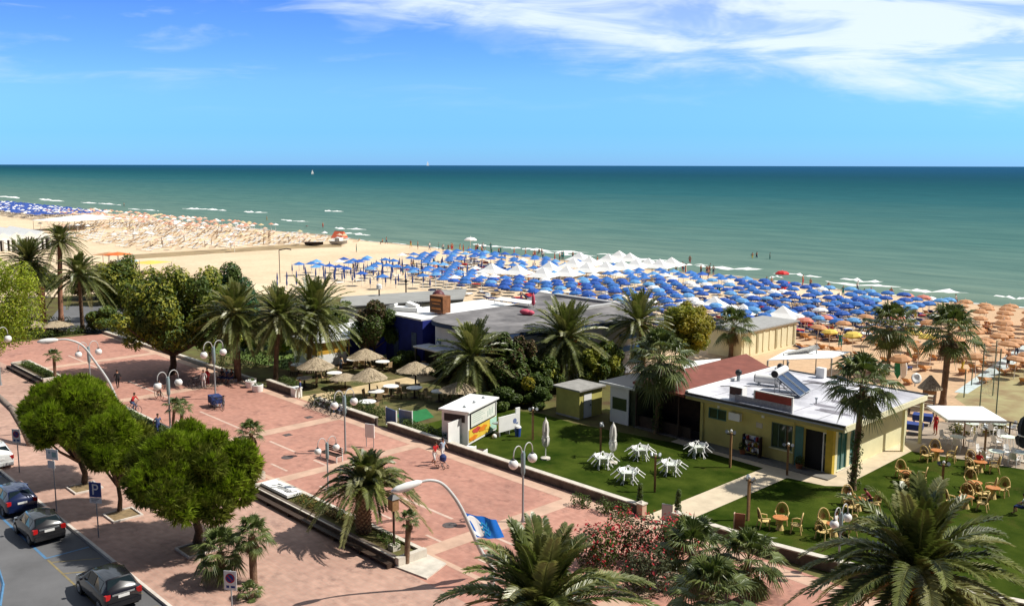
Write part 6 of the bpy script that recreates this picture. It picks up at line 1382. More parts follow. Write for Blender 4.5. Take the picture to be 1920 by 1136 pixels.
# ------------------------------------------------------------------ cars
CGL = mat('car_glass', (.012, .02, .022), .05, 0, spec=.9)
TAIL = mat('tail_lamp_red', (.45, .012, .012), .2, 0, coat=.6)
CHROME = mat('bright_trim', (.65, .66, .67), .2, 0, metal=.8)
def car(label, loc, rz, paint, L_=1.0, H_=1.0, kind='hatch', group='cars parked along the kerb', lower=None):
    t = thing('parked_car', label, 'car', loc, rz, group)
    # x, zlo, zmid, zbelt, ztop, wlow, wbelt, wtop : rear to front
    S = [(-2.02, .40, .58, .74, .78, .66, .68, .60), (-1.96, .28, .60, .90, .96, .80, .79, .68), (-1.84, .25, .62, .95, 1.10, .85, .83, .66), (-1.45, .24, .62, .96, 1.42, .87, .85, .58), (-.7, .24, .62, .95, 1.50, .88, .86, .60), (.15, .24, .62, .93, 1.47, .88, .86, .60),
         (.95, .24, .62, .90, 1.0, .87, .85, .68), (1.5, .25, .6, .80, .86, .85, .80, .64), (1.88, .28, .55, .66, .71, .79, .72, .5), (2.02, .38, .5, .57, .6, .64, .6, .42)]
    S = [(a * L_, b, c, d * (1 + (H_ - 1) * .5), e * H_, f, g, h) for a, b, c, d, e, f, g, h in S]
    def sec(s): x, zl, zm, zb, zt, wl, wb, wt = s; return [(x, -wl * .9, zl), (x, -wl, zl + .12), (x, -wl - .01, zm), (x, -wb, zb), (x, -wt, zt - .035), (x, -wt * .85, zt), (x, 0, zt + .02), (x, wt * .85, zt), (x, wt, zt - .035), (x, wb, zb), (x, wl + .01, zm), (x, wl, zl + .12), (x, wl * .9, zl)]
    mb = MB(); k = 13
    for s in S: mb.v += sec(s)
    for i in range(len(S) - 1):
        for j in range(k): j2 = (j + 1) % k; mb.f.append((i * k + j, i * k + j2, (i + 1) * k + j2, (i + 1) * k + j)); mb.m.append(0)
    mb.f.append(tuple(range(k))[::-1]); mb.m.append(0); mb.f.append(tuple((len(S) - 1) * k + j for j in range(k))); mb.m.append(0)
    body = mb.build('body', paint, t, True, 28)
    def lerp(a, b, u): return Vector(a) * (1 - u) + Vector(b) * u
    def patch(i0, i1, ja, jb, u0, u1, v0, v1, push):   # patch between stations i0,i1 and ring points ja,jb
        a, b = sec(S[i0]), sec(S[i1])
        def pt(u, v): return lerp(lerp(a[ja], b[ja], u), lerp(a[jb], b[jb], u), v) + Vector(push)
        return [pt(u0, v0), pt(u1, v0), pt(u1, v1), pt(u0, v1)]
    for sgn in (-1, 1):
        ja, jb = (3, 4) if sgn < 0 else (9, 8)
        mb = MB()
        for i0, i1, u0, u1 in ((3, 4, .05, .92), (4, 5, .0, .95)): mb.quad(*patch(i0, i1, ja, jb, u0, u1, .12, .9, (0, sgn * .014, .004)))
        q = patch(5, 6, ja, jb, 0, .8, .12, .9, (0, sgn * .014, .004)); mb.poly([q[0], q[1], q[3]])
        mb.build('side_window', CGL, t)
        mb = MB(); mb.box((.62 * L_, sgn * .97, 1.0), (.16, .14, .11)); mb.build('mirror', paint, t)
    a, b = sec(S[2]), sec(S[3]); mb = MB(); n_ = Vector((-.02, 0, .014))
    lo_ = [lerp(a[j], b[j], .10) + n_ for j in (5, 7)]; hi_ = [lerp(a[j], b[j], .88) + n_ for j in (5, 7)]
    lo_ = [lerp(a[j], b[j], .06) + n_ for j in (4, 8)]; mb.quad(lo_[0], lo_[1], hi_[1], hi_[0]); mb.build('rear_window', CGL, t)
    a, b = sec(S[5]), sec(S[6]); n_ = Vector((.02, 0, .014)); mb = MB(); mb.quad(lerp(a[5], b[5], .1) + n_, lerp(a[5], b[5], .9) + n_, lerp(a[7], b[7], .9) + n_, lerp(a[7], b[7], .1) + n_); mb.build('windscreen', CGL, t)
    for sgn in (-1, 1):
        mb = MB(); mb.box((-1.955 * L_, sgn * .71, .86), (.16, .24, .22), Matrix.Rotation(sgn * .25, 3, 'Z')); mb.build('tail_light', TAIL, t)
        mb = MB(); mb.box((1.9 * L_, sgn * .6, .62), (.16, .26, .12)); mb.build('headlight', CHROME, t)
    mb = MB(); mb.box((-2.03 * L_, 0, .80), (.02, .50, .12)); mb.build('number_plate', WPL, t)
    mb = MB(); mb.box((-1.99 * L_, 0, .45), (.16, 1.5, .2)); mb.build('bumper', lower or paint, t)
    if kind == 'trim': mb = MB(); mb.box((-1.985 * L_, 0, .9), (.06, 1.0, .07)); mb.build('boot_trim', CHROME, t)
    mb = MB(); mb.tube([(-1.25 * L_, -.3, 1.52 * H_), (-1.55 * L_, -.3, 1.72 * H_)], .01, 4); mb.build('aerial', BLACK, t)
    for x in (-1.28, 1.22):
        for sgn in (-1, 1):
            mb = MB(); mb.tube([(x * L_, sgn * .70, .31), (x * L_, sgn * .885, .31)], .33, 20); wl = mb.build('wheel', BLACK, t, True, 40)
            mb = MB(); mb.tube([(x * L_, sgn * .886, .31), (x * L_, sgn * .9, .31)], .20, 12); mb.build('rim', CHROME, wl)
    return t
def paint(n, c): return mat(n, c, .22, 0, spec=.6, coat=.8, metal=.2)
car('black hatchback with red tail lights, nearest at the bottom left', P(205, 1118), pi, paint('black_paint', (.012, .012, .016)), 1.0, 1.04, 'trim')
GP = paint('dark_grey_paint', (.022, .022, .024)); car('dark grey hatchback with pale bright boot panel in the middle bay', P(76, 1002), pi, GP, .90, 1.0, 'trim', lower=GP)
car('dark blue hatchback shaded by pines behind the grey one', P(26, 950), pi, paint('navy_paint', (.010, .020, .075)), .98, 1.0)
car('white van like car cut off by the left picture edge', P(-22, 872) + Vector((0, .3, 0)), pi, paint('white_car_paint', (.74, .75, .74)), 1.0, 1.1)
closed_parasol(1921, 866, 775, 'folded black parasol cut by the right edge of the terrace', MATS['bike_dark'] if 'bike_dark' in MATS else mat('black_cloth', (.02, .025, .03), .7, .1, 3), None, 2.2)

# ------------------------------------------------------------------ people
SKIN = mat('skin', (.42, .22, .14), .6, .08, 6); HAIR = mat('dark_hair', (.03, .018, .012), .6, .1, 20)
CLO = {}
def cloth(n, c):
    if n not in CLO: CLO[n] = mat('cloth_' + n, c, .85, .08, 5)
    return CLO[n]
_c = dict(red=(.55, .025, .03), white=(.74, .74, .72), pale_blue=(.40, .50, .62), navy=(.03, .05, .16), black=(.02, .02, .022), maroon=(.18, .02, .03), tan=(.42, .30, .18), orange=(.6, .2, .04), denim=(.07, .11, .22), yellow=(.6, .45, .06), teal=(.03, .25, .25))
for n_, c_2 in _c.items(): cloth(n_, c_2)
POSES = {
 'stand': dict(hip=(0, 0, .90), chest=(0, .01, 1.30), neck=(0, .02, 1.44), head=(0, -.01, 1.60), knees=((-.11, -.02, .48), (.11, .02, .48)), feet=((-.12, .03, .06), (.12, .05, .06)), elbows=((-.27, .05, 1.12), (.27, .04, 1.12)), hands=((-.28, -.06, .86), (.28, -.05, .87))),
 'walk': dict(hip=(0, 0, .90), chest=(0, -.03, 1.30), neck=(0, -.03, 1.44), head=(0, -.07, 1.60), knees=((-.10, -.16, .50), (.10, .05, .48)), feet=((-.10, -.22, .07), (.10, .34, .10)), elbows=((-.26, .16, 1.14), (.26, -.08, 1.12)), hands=((-.25, .10, .90), (.25, -.28, .98))),
 'push': dict(hip=(0, .02, .90), chest=(0, -.08, 1.28), neck=(0, -.11, 1.42), head=(0, -.17, 1.57), knees=((-.10, -.14, .49), (.10, .08, .48)), feet=((-.10, -.16, .07), (.10, .36, .10)), elbows=((-.25, -.16, 1.08), (.25, -.16, 1.08)), hands=((-.20, -.42, 1.02), (.20, -.42, 1.02))),
 'sit': dict(hip=(0, .10, .52), chest=(0, .16, .92), neck=(0, .13, 1.06), head=(0, .08, 1.22), knees=((-.13, -.34, .50), (.13, -.34, .50)), feet=((-.13, -.32, .06), (.13, -.36, .06)), elbows=((-.26, .05, .76), (.26, .05, .76)), hands=((-.15, -.20, .66), (.15, -.20, .66))),
 'bend': dict(hip=(0, .10, .52), chest=(0, -.10, .88), neck=(0, -.22, .98), head=(0, -.32, 1.10), knees=((-.13, -.34, .50), (.13, -.34, .50)), feet=((-.13, -.32, .06), (.13, -.36, .06)), elbows=((-.26, -.22, .70), (.26, -.22, .70)), hands=((-.10, -.44, .74), (.10, -.44, .74))),
 'ride': dict(hip=(0, .16, .95), chest=(0, -.06, 1.30), neck=(0, -.12, 1.43), head=(0, -.17, 1.59), knees=((-.11, -.20, .78), (.11, -.18, .60)), feet=((-.12, -.04, .44), (.12, -.06, .22)), elbows=((-.25, -.22, 1.16), (.25, -.22, 1.16)), hands=((-.22, -.44, 1.04), (.22, -.44, 1.04))),
 'lie': dict(hip=(0, .1, .16), chest=(0, .5, .20), neck=(0, .64, .24), head=(0, .80, .30), knees=((-.12, -.34, .26), (.12, -.34, .16)), feet=((-.14, -.72, .1), (.14, -.76, .1)), elbows=((-.3, .36, .12), (.3, .36, .12)), hands=((-.34, .1, .1), (.34, .1, .1)))}
def skin_eval(verts, edges, radii, root, name):
    me = bpy.data.meshes.new(name); me.from_pydata(verts, edges, []); o = bpy.data.objects.new(name, me); col.objects.link(o)
    md = o.modifiers.new('s', 'SKIN'); md.use_smooth_shade = True
    sk = me.skin_vertices[0].data
    for i, r_ in enumerate(radii): sk[i].radius = r_ if isinstance(r_, tuple) else (r_, r_); sk[i].use_root = (i == root)
    ss = o.modifiers.new('u', 'SUBSURF'); ss.levels = 1; ss.render_levels = 1
    dg = bpy.context.evaluated_depsgraph_get(); res = bpy.data.meshes.new_from_object(o.evaluated_get(dg)); bpy.data.objects.remove(o); res.name = name; return res
BODY = {}
def body_mesh(pose, shirt, trousers, sleeves=True, long=False):
    key = (pose, shirt, trousers, sleeves, long)
    if key in BODY: return BODY[key]
    p = POSES[pose]; V = Vector; hip, ch, nk, hd = V(p['hip']), V(p['chest']), V(p['neck']), V(p['head'])
    side = V((1, 0, 0)); vs, ed, ra, zn = [], [], [], []
    def add(q, r_, z, par=None):
        vs.append(tuple(q)); ra.append(r_); zn.append(z)
        if par is not None: ed.append((par, len(vs) - 1))
        return len(vs) - 1
    h = add(hip, (.135, .105), 't'); w_ = add(hip.lerp(ch, .5), (.125, .095), 's', h); c = add(ch, (.155, .105), 's', w_); n = add(nk, .055, 'k', c); h1 = add(nk.lerp(hd, .55), (.068, .075), 'k', n); h2 = add(hd + (hd - nk) * .12, (.078, .090), 'h', h1); add(hd + (hd - nk) * .50, (.050, .055), 'h', h2)
    fwd_ = V((0, -1, 0)); 
    for s, i in ((-1, 0), (1, 1)):
        sh_ = ch + side * s * .165 + (nk - ch) * .45; a = add(sh_, .062, 's', c); e = add(V(p['elbows'][i]), .044, 's' if sleeves and long else 'k', a); hn = V(p['hands'][i]); wr = add(V(p['elbows'][i]).lerp(hn, .8), .030, 'k', e); add(hn, (.030, .022), 'k', wr); 
        th_ = hip + side * s * .10 - V((0, 0, .06)); b = add(th_, .095, 't', h); kn = add(V(p['knees'][i]), .064, 't', b); ft = V(p['feet'][i]); mid = add(V(p['knees'][i]).lerp(ft, .4), .058, 't' if long else 'k', kn); ak = add(ft + V((0, .02, .04)), .040, 't' if long else 'k', mid); add(ft + fwd_ * .15 + V((0, 0, -.02)), (.042, .030), 'f', ak)
    me = skin_eval(vs, ed, ra, 0, 'body_mesh')
    mats_ = {'s': cloth(shirt, None) if shirt != 'skin' else SKIN, 't': cloth(trousers, None), 'k': SKIN, 'h': HAIR, 'f': MATS['dark_wood']}
    order = ['s', 't', 'k', 'h', 'f']
    for z in order: me.materials.append(mats_[z])
    segs = [(V(vs[a]), V(vs[b]), zn[a], zn[b]) for a, b in ed]
    for f in me.polygons:
        q = f.center; best = 9; z = 'k'
        for a, b, za, zb in segs:
            d = b - a; u = max(0, min(1, (q - a).dot(d) / max(d.length_squared, 1e-6))); dd = (q - a - d * u).length
            if dd < best: best = dd; z = za if u < .55 else zb
        if z == 'h' and q.y < hd.y - .035 and q.z < hd.z + .06 and pose != 'lie': z = 'k'
        f.material_index = order.index(z); f.use_smooth = True
    # fingers, thumb, nose and ears grown onto the same mesh
    bm = bmesh.new(); bm.from_mesh(me)
    def cone(a, b, r0, mi):
        d = (b - a).normalized(); x = d.orthogonal().normalized(); y = d.cross(x); ring = [bm.verts.new(a + (x * math.cos(k * 2.094) + y * math.sin(k * 2.094)) * r0) for k in range(3)]; tp = bm.verts.new(b)
        for k in range(3): fc = bm.faces.new((ring[k], ring[(k + 1) % 3], tp)); fc.material_index = mi
    for i in (0, 1):
        hn = V(p['hands'][i]); d = (hn - V(p['elbows'][i])).normalized(); sx2 = d.cross(V((0, 1, .3))).normalized()
        for k, ln in enumerate((.065, .078, .074, .055)): cone(hn + sx2 * (k - 1.5) * .016, hn + sx2 * (k - 1.5) * .02 + d * ln + fwd_ * .015, .009, 2)
        cone(hn - d * .01 + fwd_ * .015, hn + d * .03 + fwd_ * .055, .010, 2)
    up_ = (hd - nk).normalized(); fd = fwd_ if pose != 'lie' else V((0, 0, 1))
    cone(hd + fd * .075 + up_ * .01, hd + fd * .108 - up_ * .012, .014, 2)
    for s in (-1, 1): cone(hd + side * s * .072, hd + side * s * .095 + up_ * .012, .016, 2); cone(hd + fd * .082 + side * s * .03 + up_ * .022, hd + fd * .092 + side * s * .03 + up_ * .022, .009, 3)
    bm.to_mesh(me); bm.free(); BODY[key] = me; return me
def person(loc, rz, pose, shirt, trousers, label, group=None, s=1.0, long=False, hat=None):
    t = thing('person', label, 'person', loc, rz, group, s); place(body_mesh(pose, shirt, trousers, True, long), 'body', t)
    p = POSES[pose]; hd = Vector(p['head']); mb = MB(); n = 10
    fd = Vector((0, .02, 0)); mb.ball(tuple(hd + Vector((0, .022, .035))), .100, 10, 7, sq=(.92, 1.0, .95)) if pose != 'lie' else mb.ball(tuple(hd + Vector((0, .04, -.01))), .098, 8, 6)
    mb.build('hair' if not hat else 'hat', HAIR if not hat else cloth(hat, None), t, True); return t
def look(v): return math.atan2(v.x, -v.y)            # turn so the figure faces along v (its front is -y)
WKX = Vector((1, 0, 0))
p0 = P(816, 872, .12); person(p0, look(Vector((1, .1, 0))), 'push', 'red', 'white', 'walker in red shirt and white shorts beside the lawn wall'); person(P(831, 866, .12), look(Vector((1, .1, 0))), 'walk', 'pale_blue', 'white', 'walker in pale blue top on the wall side of the red shirt')
def wheel(mb, c, r_, ax='x', n=18, th=.02):
    pts = [(c[0], c[1] + r_ * math.cos(2 * pi * i / n), c[2] + r_ * math.sin(2 * pi * i / n)) for i in range(n + 1)]; mb.tube(pts, th, 5, cap=False)
t_ = thing('stroller', 'small stroller pushed by the walkers at the lawn wall', 'stroller', p0 + Vector((.85, .05, 0)), look(Vector((1, .1, 0)))); mb = MB(); mb.lathe([(.1, .45), (.22, .55), (.24, .8), (.12, .95)], n=10); mb.build('seat', cloth('navy', None), t_)
for x in (-.2, .2):
    for y in (-.25, .3): mb = MB(); wheel(mb, (x, y, .12), .1); mb.build('wheel', BLACK, t_)
    mb = MB(); mb.tube([(x, .42, 1.0), (x, .1, .5), (x, -.25, .12)], .015, 5); mb.tube([(x, .0, .5), (x, .3, .12)], .015, 5); mb.build('frame', GREY, t_)
def bicycle(loc, rz, label, color, group=None):
    t = thing('bicycle', label, 'bicycle', loc, rz, group)
    for y in (-.52, .52):
        mb = MB(); wheel(mb, (0, y, .34), .33, n=20); wl = mb.build('wheel', BLACK, t); mb = MB(); [mb.tube([(0, y, .34), (0, y + .32 * math.cos(k), .34 + .32 * math.sin(k))], .004, 3) for k in [i * .785 for i in range(8)]]; mb.build('spoke', GREY, wl)
    mb = MB(); A, B, C_, D_2, E_ = (0, .52, .34), (0, .1, .34), (0, .2, .82), (0, -.35, .84), (0, -.52, .34)
    for a, b in ((A, B), (A, C_), (B, C_), (B, D_2), (C_, D_2), (D_2, E_)): mb.tube([a, b], .022, 5)
    mb.build('frame', color, t); mb = MB(); mb.tube([(-.28, -.30, 1.02), (0, -.38, 1.0), (.28, -.30, 1.02)], .018, 5); mb.tube([(0, -.35, .84), (0, -.38, 1.0)], .018, 5); mb.build('handlebar', DARK, t); mb = MB(); mb.tube([(0, .2, .82), (0, .21, .90)], .018, 5); mb.box((0, .22, .93), (.16, .26, .06)); mb.build('saddle', BLACK, t)
    mb = MB(); mb.tube([(-.06, .1, .34), (.06, .1, .34)], .09, 8); mb.build('crank', GREY, t); return t
BBL = mat('bike_blue', (.04, .08, .25), .4, 0); BSL = mat('bike_silver', (.4, .41, .42), .35, 0, metal=.5); BRD = mat('bike_dark', (.03, .03, .035), .4, 0)
b_ = P(252, 774, .12); bicycle(b_, 2.0, 'bicycle under the cyclist in red', BSL); person(b_, 2.0, 'ride', 'red', 'denim', 'cyclist in red shirt riding by the planter edge', long=True)
b_ = P(299, 748, .12); bicycle(b_, 1.6, 'bicycle under the rider in the pale top at the shade edge', BRD); person(b_, 1.6, 'ride', 'white', 'black', 'rider in pale top half behind the globe lamp')
for i, (px, py, rz, c_2, lab) in enumerate(((400, 764, 1.3, BBL, 'left blue bicycle parked at the foot of the teal globe lamp'), (410, 768, 1.7, BBL, 'middle blue bicycle parked at the foot of the teal globe lamp'), (420, 764, 1.0, BRD, 'dark bicycle parked right of the blue pair'), (366, 728, 1.9, BRD, 'dark bicycle left, in the tree shade edge'), (378, 724, 1.6, BSL, 'silver bicycle in the tree shade edge'))): bicycle(P(px, py, .12), rz, lab, c_2)
t_ = thing('pedal_cart', 'navy covered pedal cart between the blue bicycles', 'cart', P(405, 762, .12), 1.4); mb = MB(); mb.bx(-.45, .45, -.6, .6, .35, .95); mb.build('box', cloth('navy', None), t_)
for x in (-.5, .5): mb = MB(); wheel(mb, (x, 0, .3), .28); mb.build('wheel', BLACK, t_)
for i in range(7):
    bicycle(Vector((-66.2 + i * .75, 40.05, .12)), .25 + rnd.uniform(-.2, .2), ('first', 'second', 'third', 'fourth', 'fifth', 'sixth', 'last')[i] + ' bicycle from the garden entrance in the row leaning by the hedge wall', (BRD, BSL, BRD, BRD, BSL, BBL, BSL)[i], 'bicycles parked along the hedge wall')
person(P(222, 728, .12), look(Vector((-1, .2, 0))), 'walk', 'black', 'black', 'walker in dark clothes crossing the tree shade', long=True)
person(P(390, 724, .12), look(Vector((.3, -1, 0))), 'stand', 'red', 'maroon', 'standing person in red shirt beside the teal globe lamp', long=True); person(P(383, 728, .12), look(Vector((.8, -.6, 0))), 'stand', 'white', 'white', 'standing person in white left of the red shirt', long=True)
for i, (px, py, lab, sh) in enumerate(((416, 716, 'left seated person on the shaded wall near the tall palm', 'black'), (425, 717, 'middle seated person on the shaded wall near the tall palm', 'denim'), (434, 718, 'right seated person on the shaded wall near the tall palm', 'black'))): person(P(px, py, .1), look(Vector((.2, -1, 0))), 'sit', sh, 'navy', lab)
t_ = thing('park_bench', 'low dark bench under the three seated people', 'bench', P(426, 714, .1) + Vector((0, .12, 0)), .15); mb = MB(); mb.bx(-1.2, 1.2, -.2, .25, .36, .44); mb.build('seat', DKWOOD, t_); mb = MB(); mb.bx(-1.1, -1.0, -.18, .22, 0, .359); mb.bx(1.0, 1.1, -.18, .22, 0, .359); mb.build('support', CONC, t_)
person(P(564, 746, .014), look(Vector((-.6, -.8, 0))), 'stand', 'navy', 'white', 'man in dark top and white trousers at the garden entrance', long=True)
person(P(303, 816, .12) + Vector((0, -.2, 0)), look(Vector((1, 0, 0))), 'walk', 'denim', 'navy', 'walker in blue glimpsed above the nearest pine')
person(P(1632, 952, .02), look(Vector((-.8, -.5, 0))), 'bend', 'maroon', 'navy', 'woman in maroon bending over on a wicker chair'); person(P(1596, 956, .02), look(Vector((.9, .1, 0))), 'sit', 'white', 'tan', 'seated guest in white at the wicker table of the maroon dressed woman')
person(P(1572, 1000, .02), look(Vector((.9, .2, 0))), 'sit', 'white', 'black', 'seated guest in white behind the lower right globe lamp')
person(P(1838, 880, .02), look(Vector((.2, 1, 0))), 'sit', 'red', 'maroon', 'seated guest in red with white hat among the terrace chairs', hat='white'); person(P(1754, 815, .02), look(Vector((-.5, -.8, 0))), 'stand', 'red', 'red', 'standing person in red at the corner of the square parasol', hat='white')
person(P(1916, 965, .02), look(Vector((-1, 0, 0))), 'sit', 'white', 'navy', 'seated guest in white at the far right lawn edge')
person(P(640, 700, .01), look(Vector((0, -1, 0))), 'stand', 'pale_blue', 'denim', 'waiter in grey before the white wall of the yellow hut')

# beach goers
BP = [('stand', 'skin', 'black'), ('walk', 'skin', 'navy'), ('stand', 'skin', 'red'), ('walk', 'white', 'denim'), ('stand', 'teal', 'teal'), ('walk', 'skin', 'yellow'), ('sit', 'skin', 'black'), ('lie', 'skin', 'navy')]
def beach_person(px, py, i, z=0.0, label=None, s=1.05):
    q = P(px, py, z); ps, sh, tr = BP[i % len(BP)]; desc = {'skin': 'bare backed'}.get(sh, 'in ' + sh + ' top'); what = {'stand': 'standing', 'walk': 'walking', 'sit': 'sitting', 'lie': 'lying'}[ps]
    o = place(body_mesh(ps, sh, tr), 'person', None, q, rnd.uniform(0, 6.28), s); return tag(o, label, 'person', 'people on the beach')
for i, (px, py, lab, z) in enumerate(((1553, 551, 'bather standing at the water edge right of the red parasol', 0), (1607, 548, 'dark bather at the water left of the two palms', -.2), (1632, 556, 'tall bather wading above the blue umbrellas', 0), (1670, 562, 'bather in yellow at the water above the right palms', 0), (1437, 540, 'bather left beside the red parasol', 0),
        (1498, 535, 'pair member standing right of the red parasol', 0), (1505, 536, 'second of the pair right of the red parasol', 0), (1410, 489, 'swimmer far out left, waist deep', -.9), (1418, 488, 'swimmer far out beside the other one', -.9), (1443, 490, 'lone swimmer upright above the red parasol', -.8), (1283, 497, 'bather in shallow water right of the white gazebos', -.4), (1293, 496, 'second bather in shallows right of the white gazebos', -.4),
        (770, 465, 'dark figure walking the bright beach before the umbrellas', 0), (783, 467, 'person at waterline above the closed umbrellas', 0), (805, 469, 'standing figure of the waterline group', 0), (840, 470, 'tall dark figure near the white beach parasol', 0), (848, 471, 'figure in navy near the white beach parasol', 0), (862, 472, 'person left of the white beach parasol', 0), (895, 472, 'person right of the white beach parasol', 0), (905, 470, 'second person right of the white beach parasol', 0),
        (716, 458, 'pair sitting on sand near the boats, left one', 0), (724, 458, 'pair sitting on sand near the boats, right one', 0), (668, 473, 'lone figure standing on the empty sand', 0), (760, 478, 'sunbather lying on sand at the field edge', 0), (985, 480, 'bather in the shallows above the gazebos', -.2), (1010, 478, 'bather standing in foam above the gazebos', -.3), (946, 490, 'beach goer walking above the blue field', 0), (920, 470, 'bather at the foam line', -.1),
        (575, 425, 'far beach figure at the waterline', 0), (605, 428, 'far beach figure right of the orange boat tent', 0), (500, 415, 'far dark figure at the waterline', 0), (232, 388, 'far dark figure near the far umbrellas', 0), (1575, 655, 'beach goer walking between pink parasols', 0), (1596, 640, 'beach goer standing by the pink parasols', 0), (1560, 630, 'beach goer at the sand lane', 0), (1805, 700, 'beach goer near the boardwalk start', 0), (1890, 690, 'beach goer on the boardwalk', .02), (1905, 672, 'second beach goer on the boardwalk', .02), (1850, 625, 'dark dressed beach goer below the orange umbrellas', 0), (1700, 690, 'beach goer beside the green board', 0))):
    beach_person(px, py, i * 3 + (i // 8), z, lab, 1.15)
for k in range(70):
    x = rnd.uniform(-150, -45); y = rnd.uniform(92, 140) if x > -110 else rnd.uniform(98, 138); q = Vector((x, y, 0)); ps, sh, tr = BP[rnd.randrange(8)]
    o = place(body_mesh(ps, sh, tr), 'person', None, q, rnd.uniform(0, 6.28), 1.1); tag(o, 'small beach goer among the umbrella rows', 'person', 'beach goers among the umbrellas')
for k in range(36):
    x = rnd.uniform(-180, -100); y = shore(x) - rnd.uniform(-1.5, 6); ps, sh, tr = BP[rnd.randrange(6)]; o = place(body_mesh(ps, sh, tr), 'person', None, (x, y, 0 if y < shore(x) - 5 else -.25), rnd.uniform(0, 6.28), 1.1); tag(o, 'tiny bather strolling along the waterline', 'person', 'bathers along the waterline')

# ------------------------------------------------------------------ beach umbrellas, loungers, tents
UB = mat('umbrella_blue', (.040, .17, .54), .7, .2, .25, transl=.15); UBD = mat('umbrella_navy', (.04, .075, .25), .7, .2, .3); UO = mat('umbrella_orange', (.58, .31, .16), .7, .18, .25, transl=.15); UP = mat('umbrella_pink', (.72, .26, .20), .7, .15, .3, transl=.15); UY = mat('umbrella_yellow', (.75, .55, .10), .7, .1, .3); URED = mat('umbrella_red', (.62, .02, .02), .6, .1)
def umb_mesh(cl, name, seed=0):
    r = random.Random(seed); mb = MB(); n = 8; R_ = .97
    prof = [(.03, 2.46), (.62, 2.36), (R_, 2.10)]
    for rr, z in prof:
        for j in range(n): a = 2 * pi * j / n; mb.v.append((rr * math.cos(a), rr * math.sin(a), z))
    for i in range(2):
        for j in range(n): j2 = (j + 1) % n; mb.f.append((i * n + j2, i * n + j, (i + 1) * n + j, (i + 1) * n + j2)); mb.m.append(0)
    mb.f.append(tuple(range(n))); mb.m.append(0)
    for j in range(n): a, b = 2 * pi * j / n, 2 * pi * (j + 1) / n; mb.quad((R_ * math.cos(a), R_ * math.sin(a), 2.10), (R_ * math.cos(b), R_ * math.sin(b), 2.10), (R_ * math.cos(b), R_ * math.sin(b), 1.96), (R_ * math.cos(a), R_ * math.sin(a), 1.96), 0)
    return mb.mesh(name, [cl])
def pole_mesh(): mb = MB(); mb.tube([(0, 0, -.1), (0, 0, 2.62)], .035, 5); return mb.mesh('umbrella_pole', [W])
PMH = pole_mesh()
def closed_mesh(cl, name): mb = MB(); mb.lathe([(.05, .8), (.16, .95), (.18, 1.4), (.10, 2.2), (.02, 2.5)], n=8); mb.tube([(0, 0, -.1), (0, 0, .85)], .04, 5, 0); return mb.mesh(name, [cl])
MUB, MUBC, MUO, MUP, MUY, MUR = umb_mesh(UB, 'blue_umbrella_mesh'), closed_mesh(UBD, 'closed_umbrella_mesh'), umb_mesh(UO, 'orange_umbrella_mesh'), umb_mesh(UP, 'pink_umbrella_mesh'), umb_mesh(UY, 'yellow_umbrella_mesh'), umb_mesh(URED, 'red_umbrella_mesh')
def lounger_mesh(cl, name):
    mb = MB(); mb.bx(-.32, .32, -.95, .45, .26, .34); mb.box((0, .72, .50), (.64, .72, .07), Matrix.Rotation(.6, 3, 'X')); 
    for x in (-.28, .28):
        for y in (-.85, .4): mb.bx(x - .03, x + .03, y - .03, y + .03, 0, .26)
    return mb.mesh(name, [cl])
UB2 = mat('umbrella_pale_blue', (.13, .36, .72), .7, .2, .25, transl=.15); UB3 = mat('umbrella_deep_blue', (.022, .10, .44), .7, .2, .25, transl=.1)
MUW = umb_mesh(W, 'white_small_umbrella_mesh'); MUB2, MUB3 = umb_mesh(UB2, 'pale_blue_umbrella_mesh'), umb_mesh(UB3, 'deep_blue_umbrella_mesh')
LBM, LWM, LOM = lounger_mesh(UBD, 'blue_lounger_mesh'), lounger_mesh(W, 'white_lounger_mesh'), lounger_mesh(mat('lounger_orange', (.6, .3, .12), .7, .15), 'orange_lounger_mesh')
def umbrella(x, y, me, label, group, parts=True, s=1.0):
    if parts:
        t = thing('beach_umbrella', label, 'umbrella', (x, y, 0), rnd.uniform(0, .8), group, s * rnd.uniform(.92, 1.06)); t.rotation_euler = (rnd.uniform(-.09, .09), rnd.uniform(-.09, .09), rnd.uniform(0, .8)); place(me, 'canopy', t); place(PMH, 'pole', t)
    else: tag(place(me, 'beach_umbrella', None, (x, y, 0), rnd.uniform(0, .8), s), label, 'umbrella', group)
def far_umb(mb, x, y, rr, m, h=2.2):
    n = 6; pts = [(x + rr * math.cos(i * pi / 3), y + rr * math.sin(i * pi / 3), h - .4) for i in range(n)]
    for i in range(n): mb.add([pts[i], pts[(i + 1) % n], (x, y, h + .1)], [(0, 1, 2)], m)
    mb.tube([(x, y, 0), (x, y, h)], .05, 3, 4)
nblue = 0; lcount = 0; spots = []
GZ = [P(px, py) for px, py in ((922, 534), (970, 537), (1018, 543), (1062, 540), (1100, 532), (1136, 530), (1075, 522), (1165, 527), (1192, 524), (1215, 522), (1236, 524), (1258, 520), (1105, 518), (1140, 512), (1180, 510), (1030, 530), (1086, 508), (1160, 505))]
def near_gz(x, y): return any((x - g_.x) ** 2 + (y - g_.y) ** 2 < 9.5 for g_ in GZ)
rows = []
y = 88.0
while y < 132:
    x = -152.0 + (y - 88) * .05
    while x < -50:
        jx, jy = x + rnd.uniform(-.35, .35), y + rnd.uniform(-.35, .35)
        left = x < -122
        near = 91 if x > -108 else (88 if left else 92)
        if y >= near and not near_gz(jx, jy) and not (x > -60 and y < 101) and not (x > -68 and y < 96) and rnd.random() > .05: spots.append((jx, jy, left))
        x += 2.85
    y += 2.75
spots.sort(key=lambda s_: s_[0] * FW.x + s_[1] * FW.y)
rest = MB()
